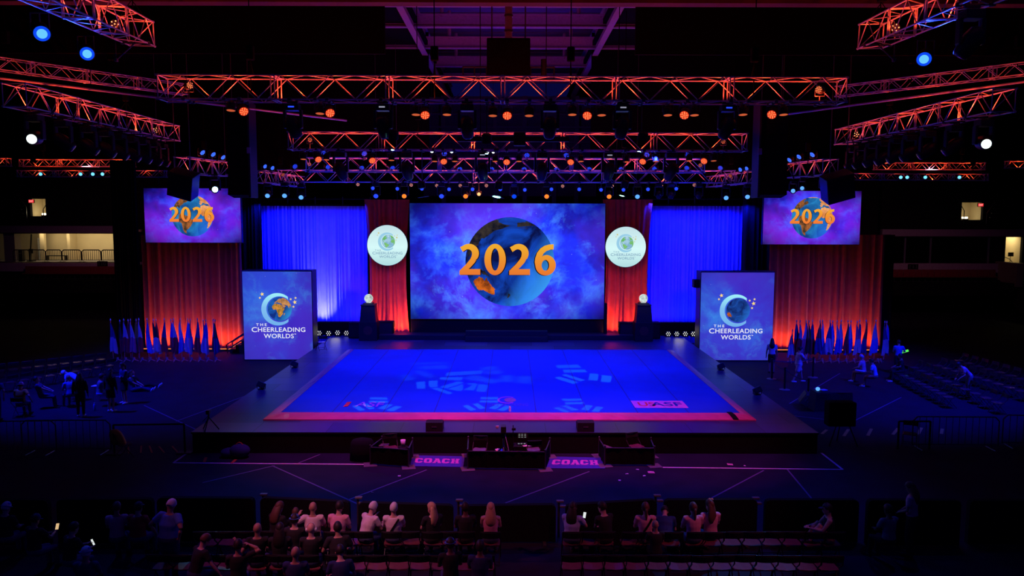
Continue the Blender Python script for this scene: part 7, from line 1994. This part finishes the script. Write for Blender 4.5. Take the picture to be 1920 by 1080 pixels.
# front audience row, seen from behind
A_('person with long dark hair in dark clothes, seated beside the small dark person, front row', seat_at(514, 965, Y1), -.5, top='cloth_black', style='long', hair='hair_brown', lean=.2, nod=.3, legs='cloth_black')
A_('small person in dark clothes seated beside the bald person in white, front row', seat_at(554, 975, Y1 + .2), .2, top='cloth_black', hair='hair_brown', lean=.1, scale=.84, legs='cloth_black', skin='skin_tan')
A_('bald person in a white T-shirt with one forearm raised, seated in the front row', seat_at(586, 968, Y1), .05, style='bald', skin='skin_tan', top='cloth_white', hands=[(-.34, .12, 1.05), (.16, .36, .70)], build=1.15)
A_('person with short dark hair in a pale pink T-shirt beside the bald person', seat_at(632, 958, Y1), -.15, top='cloth_pink', hair='hair_dark', lean=.18, build=1.12)
A_('grey-haired person in a pale T-shirt leaning with a hand raised to the chin, front row', seat_at(683, 958, Y1), -.62, style='short', hair='hair_grey', top='cloth_white', lean=.38, nod=.05, hands=[(-.05, .42, .95), (.10, .48, .76)], build=1.1)
A_('grey-haired person in white with a dark strap across the back, front row', seat_at(738, 968, Y1), .0, hair='hair_grey', top='cloth_white', strap=True, build=1.1, tilt=.1, lean=.0)
A_('person with long blonde hair in a black top, turned aside in the front row', seat_at(812, 960, Y1), .45, hair='hair_blonde', style='long', top='cloth_black', yaw=.5, lean=.05, legs='cloth_black')
A_('person with short dark hair in black, seated beside the panel gap near the aisle', seat_at(873, 968, Y1), .1, hair='hair_dark', top='cloth_black', skin='skin_dark', legs='cloth_black')
A_('person with very long straight fair hair in the last front row chair at the aisle', seat_at(920, 960, Y1), .0, hair='hair_blonde', style='long', top='cloth_pink', sleeve='none', lean=.0)
r = A_('person with dark wavy hair in a pale top holding a bright phone', seat_at(1072, 970, Y1), -.35, hair='hair_dark', style='long', top='cloth_lightblue', lean=.1, hands=[(-.02, .38, .82), (.16, .40, .86)], build=1.15)
held_phone(r['wr'][1] + Vector((.045, .07, .075)), 'bright white phone screen held up by the person with dark wavy hair', E['phone'], -.35)
A_('person with dark hair and sunglasses pushed up, in black, turned towards the phone holder', seat_at(1138, 968, Y1), .5, hair='hair_dark', top='cloth_black', yaw=.35, lean=.22, hands=[(.0, .46, .66), (.16, .44, .66)], legs='cloth_black')
A_('person with a ponytail in a pinkish top with a dark strap across the back', seat_at(1211, 960, Y1), .0, hair='hair_brown', style='ponytail', top='cloth_pink', strap=True)
A_('person in a dark blue top bending far forward beside the ponytailed person with the strap', seat_at(1250, 985, Y1) + Vector((0, .1, 0)), -.15, hair='hair_dark', top='cloth_navy', lean=.95, nod=.3, hands=[(-.12, .62, .42), (.12, .62, .42)], build=1.2)
A_('bald dark headed person low beside the bending person in dark blue', seat_at(1230, 990, Y1 - .45), .1, style='bald', skin='skin_tan', top='cloth_black', scale=.86, legs='cloth_black', pose='sit', seat=.40)
A_('person with tied back hair in pale pink beside the one with white bow', seat_at(1301, 972, Y1), .12, hair='hair_brown', style='ponytail', top='cloth_pink', lean=.05, build=1.05)
r = A_('person with long red-brown hair wearing a white bow, in a pink top', seat_at(1337, 962, Y1) + Vector((0, .18, 0)), .1, hair='hair_brown', style='long', top='cloth_pink', yaw=.4)
c = r['head'] + Vector((.02, 0, .145)); b = MB(c)
for s in (-1, 1): b.ball(c + Vector((s * .032, 0, .012)), (.035, .014, .024), 10, 6, Matrix.Rotation(s * .4, 3, 'Y'))
b.ball(c, (.015, .016, .016), 8, 6); tag(b.build('hair_bow', mat('bow_cream', (.9, .82, .62), .7), smooth=True), 'white hair bow on the person with long red-brown hair', 'bow')
A_('person in dark clothes and cap sitting sideways with knees drawn up', seat_at(1556, 968, Y1), 1.35, hair='hair_dark', top='cloth_black', sleeve='none', hat='cap', legs='skin_tan', lower='shorts', hands=[(-.08, .40, .78), (.10, .42, .78)], feet=[(-.10, .42, .50), (.10, .46, .50)])
# beyond the row on the concourse side
A_('person in a pale pink top seated low before the second panel, concourse side', seat_at(218, 965, Y1), .25, hair='hair_brown', top='cloth_pink', lean=.05, style='short', skin='skin_tan')
A_('person in a red shirt with a dark cap, seated beside the standing man in blue', seat_at(257, 968, Y1), -.15, hair='hair_dark', top='cloth_red', hat='cap', build=1.15)
A_('tall person in a blue T-shirt standing with hands on hips, head bowed, in the aisle', Vector((P(316, 1000, 15.9).x, 15.9, 0)), -.25, pose='stand', hair='hair_grey', style='short', top='cloth_blue', legs='cloth_navy', nod=.9, lean=.12, build=1.35, hands=[(-.26, -.02, 1.02), (.26, -.02, 1.02)], vox=.014, skin='skin_tan', scale=1.05)
r = A_('person in a grey hood looking down at a phone at the frame edge', seat_at(8, 968, Y1), -.2, hair='hair_grey', style='short', top='cloth_black', nod=.4, build=1.1, hat='hood')
r = A_('person in a dark cap watching a lit phone near the frame edge', seat_at(62, 990, Y2 + .5), -.3, hair='hair_dark', top='cloth_black', hat='cap', nod=.4, hands=[(-.02, .40, .80), (.14, .42, .84)], skin='skin_tan')
held_phone(r['wr'][1] + Vector((.02, .06, .09)), 'phone with a warm coloured picture held by the person in the dark cap', E['phone_warm'], .2)
r = A_('person with crossed pink arms in dark clothes, seated beside the white sliver phone', seat_at(128, 1020, Y2), -.5, hair='hair_dark', top='cloth_black', lean=.15, hands=[(.06, .34, .82), (.16, .40, .74)], skin='skin_fair')
held_phone(r['wr'][1] + Vector((.0, .06, .08)), 'phone seen edge-on as a white sliver beyond the warm coloured phone', E['phone'], 1.1, .05)
A_('person in a pale blue bucket hat low at the frame bottom, concourse side', seat_at(160, 1066, Y3), .1, hair='hair_grey', top='cloth_navy', hat='hood', skin='skin_tan')
# second row
A_('bald person in dark clothes, second row, behind the long dark haired person', seat_at(482, 1012, Y2), .1, style='bald', skin='skin_tan', top='cloth_black', hands=[(-.42, -.02, 1.0), (.15, .36, .70)])
A_('person in dark clothes with black hair beside the blue hooded one, second row', seat_at(524, 1012, Y2), .1, hair='hair_dark', style='long', top='cloth_black', skin='skin_tan')
A_('person in a dark blue hood, second row, behind the raised forearm', seat_at(552, 1006, Y2 + .5), .0, hair='hair_dark', top='cloth_black', hat='hood')
A_('person with a shaved head wearing white headphones, second row', seat_at(583, 1012, Y2), .1, style='bald', skin='skin_fair', top='cloth_black', phones=True)
A_('person in black with dark hair leaning towards the one with white headphones', seat_at(634, 1013, Y2), .25, hair='hair_dark', top='cloth_black', lean=.2, build=1.15, skin='skin_tan', hands=[(-.2, .3, .70), (.2, .3, .68)])
A_('person in dark clothes bending with one bare arm stretched out, third row', seat_at(362, 1025, Y3 + .6), -.7, hair='hair_brown', top='cloth_black', lean=.35, nod=.4, hands=[(-.1, .4, .7), (.42, .35, .52)])
A_('person in black with one arm bent over the head, third row', seat_at(446, 1035, Y3 + .35), .2, hair='hair_dark', style='short', top='cloth_black', hands=[(-.1, .35, .72), (.22, .10, 1.22)], skin='skin_tan')
A_('bald person in dark clothes nearest the camera, third row', seat_at(553, 1048, Y3), .05, style='bald', skin='skin_tan', top='cloth_navy', build=1.15)
A_('person with black hair and dark shirt at the bottom, bending beside the violet chair seats', seat_at(640, 1062, Y3), .3, hair='hair_dark', top='cloth_navy', lean=.4)
A_('person in a dark hooded top seated in the second row near the aisle', seat_at(845, 1042, Y2 - .75), .2, hair='hair_dark', top='cloth_black', hat='hood', skin='skin_dark')
A_('person with black hair seated last before the aisle at the frame bottom', seat_at(900, 1046, Y3 + .3), .0, hair='hair_dark', top='cloth_navy', skin='skin_dark', build=1.1)
# boxes side of the audience
c = Vector((P(1711, 950, 17.3).x, 17.3, 0)); A_('person in a violet patterned top standing behind the panels, boxes side', c, .9, pose='stand', hair='hair_brown', style='long', top='cloth_pink', legs='cloth_black', skin='skin_tan', nod=.4, hands=[(-.1, .25, 1.02), (.12, .26, 1.0)])
A_('person in dark clothes seated low before the standing person in violet', seat_at(1668, 985, Y1 - .1), .3, style='short', hair='hair_dark', skin='skin_dark', top='cloth_grey', legs='cloth_black')
# concourse side floor
def at(px, py, z=0): return PZ(px, py, z)
FV = .02
A_('person in a pink sun hat and tan top seated with the back turned', at(40, 781), .1, hair='hair_brown', top='yellow_cloth', hat='sun', vox=FV, lean=.1, build=1.1, hands=[(-.1, .3, .72), (.36, .1, .62)])
c = at(40, 781); clone(chair, (c.x, c.y, 0), .1, 'dark folding chair under the person in the pink sun hat')
A_('person in dark blue leaning back in a low seat beside the pink sun hat', at(80, 766), -1.2, hair='hair_dark', top='cloth_navy', legs='cloth_navy', vox=FV, lean=-.3)
A_('person with a shaved head in a blue T-shirt seated beside the bending person', at(134, 764), .9, style='bald', skin='skin_tan', top='cloth_blue', legs='cloth_navy', vox=FV, lean=.2)
A_('person in a pale blue top bending over, concourse side floor', at(150, 752), 1.5, pose='stand', style='short', hair='hair_grey', top='cloth_lightblue', legs='cloth_black', vox=FV, lean=1.15, nod=.3, hands=[(-.2, .55, .75), (.2, .55, .75)])
A_('person with long black hair in long dark clothes standing before the bending person', at(152, 782), .3, pose='stand', style='long', hair='hair_dark', top='cloth_black', legs='cloth_black', vox=FV, sleeve='long', shoe='shoe_white')
A_('person in a dark jacket and short skirt with white shoes, standing, concourse side', at(208, 773), -.2, pose='stand', style='long', hair='hair_dark', top='cloth_black', legs='cloth_black', lower='skirt', sleeve='long', vox=FV, shoe='shoe_white')
A_('person with folded arms and white shoes standing before the flags, concourse side', at(235, 757), 2.6, pose='stand', style='ponytail', hair='hair_brown', top='cloth_navy', legs='cloth_black', lower='skirt', sleeve='long', vox=FV, shoe='shoe_white', hands=[(.10, .22, 1.18), (-.10, .24, 1.20)])
A_('person in dark clothes lying back on the floor with legs stretched towards the stage', at(262, 728), -1.35, pose='floor', style='short', hair='hair_brown', top='cloth_black', legs='cloth_black', vox=FV, lean=-.5, shoe='shoe_white', hands=[(-.2, -.2, .1), (.2, -.2, .1)])
A_('person sitting on the floor with white shoes in front of the one lying back', at(250, 734), -1.5, pose='floor', style='long', hair='hair_dark', top='cloth_navy', legs='cloth_navy', vox=FV, lean=-.25, shoe='shoe_white')
A_('person in grey seated beside a small white tray, concourse side floor', at(188, 762), -.9, style='short', hair='hair_brown', top='cloth_grey', legs='cloth_lightblue', vox=FV, lean=.1)
A_('person in dark clothes cut off at the frame edge, concourse side floor', at(-6, 790), .2, pose='stand', hair='hair_dark', top='cloth_navy', legs='cloth_navy', vox=FV, lean=.3)
c = at(183, 752); t = thing('tray_table', 'small table with a pale top between the seated person in grey and the black-haired one', 'table', c)
b = MB(c); b.bbox(c + Vector((0, 0, .66)), (.36, .28, .03), .01); b.build('top', M['paper'], t)
for s in (-1, 1):
    b = MB(c); b.tube(c + Vector((s * .14, -.1, 0)), c + Vector((s * .14, .1, .65)), .014, 6); b.build('leg', M['dark_steel'], t)
c = at(178, 770); t = thing('water_bottle', 'blue water bottle standing on the floor under the small pale table', 'bottle', c)
b = MB(c); b.lathe(c, [(.05, 0), (.055, .02), (.055, .24), (.03, .29)], 14); b.build('bottle', M['cloth_blue'], t, smooth=True)
b = MB(c); b.lathe(c + Vector((0, 0, .29)), [(.03, 0), (.03, .045)], 12); b.build('cap', M['white_paint'], t)
# boxes side floor
A_('person with dark hair in a white top and dark shorts standing by the queue post', at(1446, 700), -.3, pose='stand', style='long', hair='hair_dark', top='cloth_white', legs='cloth_black', lower='shorts', vox=FV, skin='skin_tan')
A_('person in white walking towards the screen tower with hands at the face', at(1496, 718), -1.45, pose='walk', style='bun', hair='hair_dark', top='cloth_white', legs='cloth_white', lower='shorts', vox=FV, build=1.25, hands=[(-.05, .32, 1.30), (.08, .34, 1.30)], shoe='shoe_white')
A_('person in a pale cap and top seated holding a long white roll', at(1618, 718), .75, style='short', hair='hair_grey', top='cloth_pink', legs='skin_tan', lower='shorts', vox=FV, hat='hood', lean=.15, shoe='shoe_white', hands=[(-.22, .36, .68), (.1, .4, .68)])
A_('person in light blue seated close beside the one with the long white roll', at(1640, 727), .95, style='short', hair='hair_dark', top='cloth_lightblue', legs='skin_tan', lower='shorts', vox=FV, lean=.25, shoe='shoe_white', yaw=.3)
p = P(1604, 694, at(1618, 718).y - .4); q = P(1628, 698, at(1618, 718).y - .35)
b = MB(p); b.tube(p, q, .045, 10); tag(b.build('white_roll', M['paper'], smooth=True), 'long white roll held across the lap of the seated person in the pale cap', 'roll')
r = A_('person in blue standing and holding a bright green glow stick, boxes side', at(1683, 703), -.3, pose='stand', style='short', hair='hair_dark', top='cloth_blue', legs='cloth_black', vox=FV, hands=[(-.12, .3, 1.05), (.22, .34, 1.12)])
p = r['wr'][1] + r['wd'][1] * .07 - Vector((.04, 0, .03)); q = p + Vector((.34, -.12, .13)); b = MB(p); b.tube(p, q, .055, 12); t = tag(b.build('glow_stick', E['green'], smooth=True), 'bright green glowing foam stick held by the person in blue', 'glow stick')
A_('person in dark clothes seated with white shoes crossed, before the green glow stick', at(1690, 716), 1.35, style='short', hair='hair_dark', top='cloth_black', legs='cloth_black', vox=FV, lean=.1, shoe='shoe_white', skin='skin_tan')
A_('person in a violet T-shirt leaning over the side floor chairs, boxes side', at(1816, 745), 1.5, pose='stand', style='short', hair='hair_dark', top='cloth_pink', legs='cloth_grey', vox=FV, lean=.75, hands=[(-.15, .5, .85), (.15, .5, .85)])
bpy.context.view_layer.update()
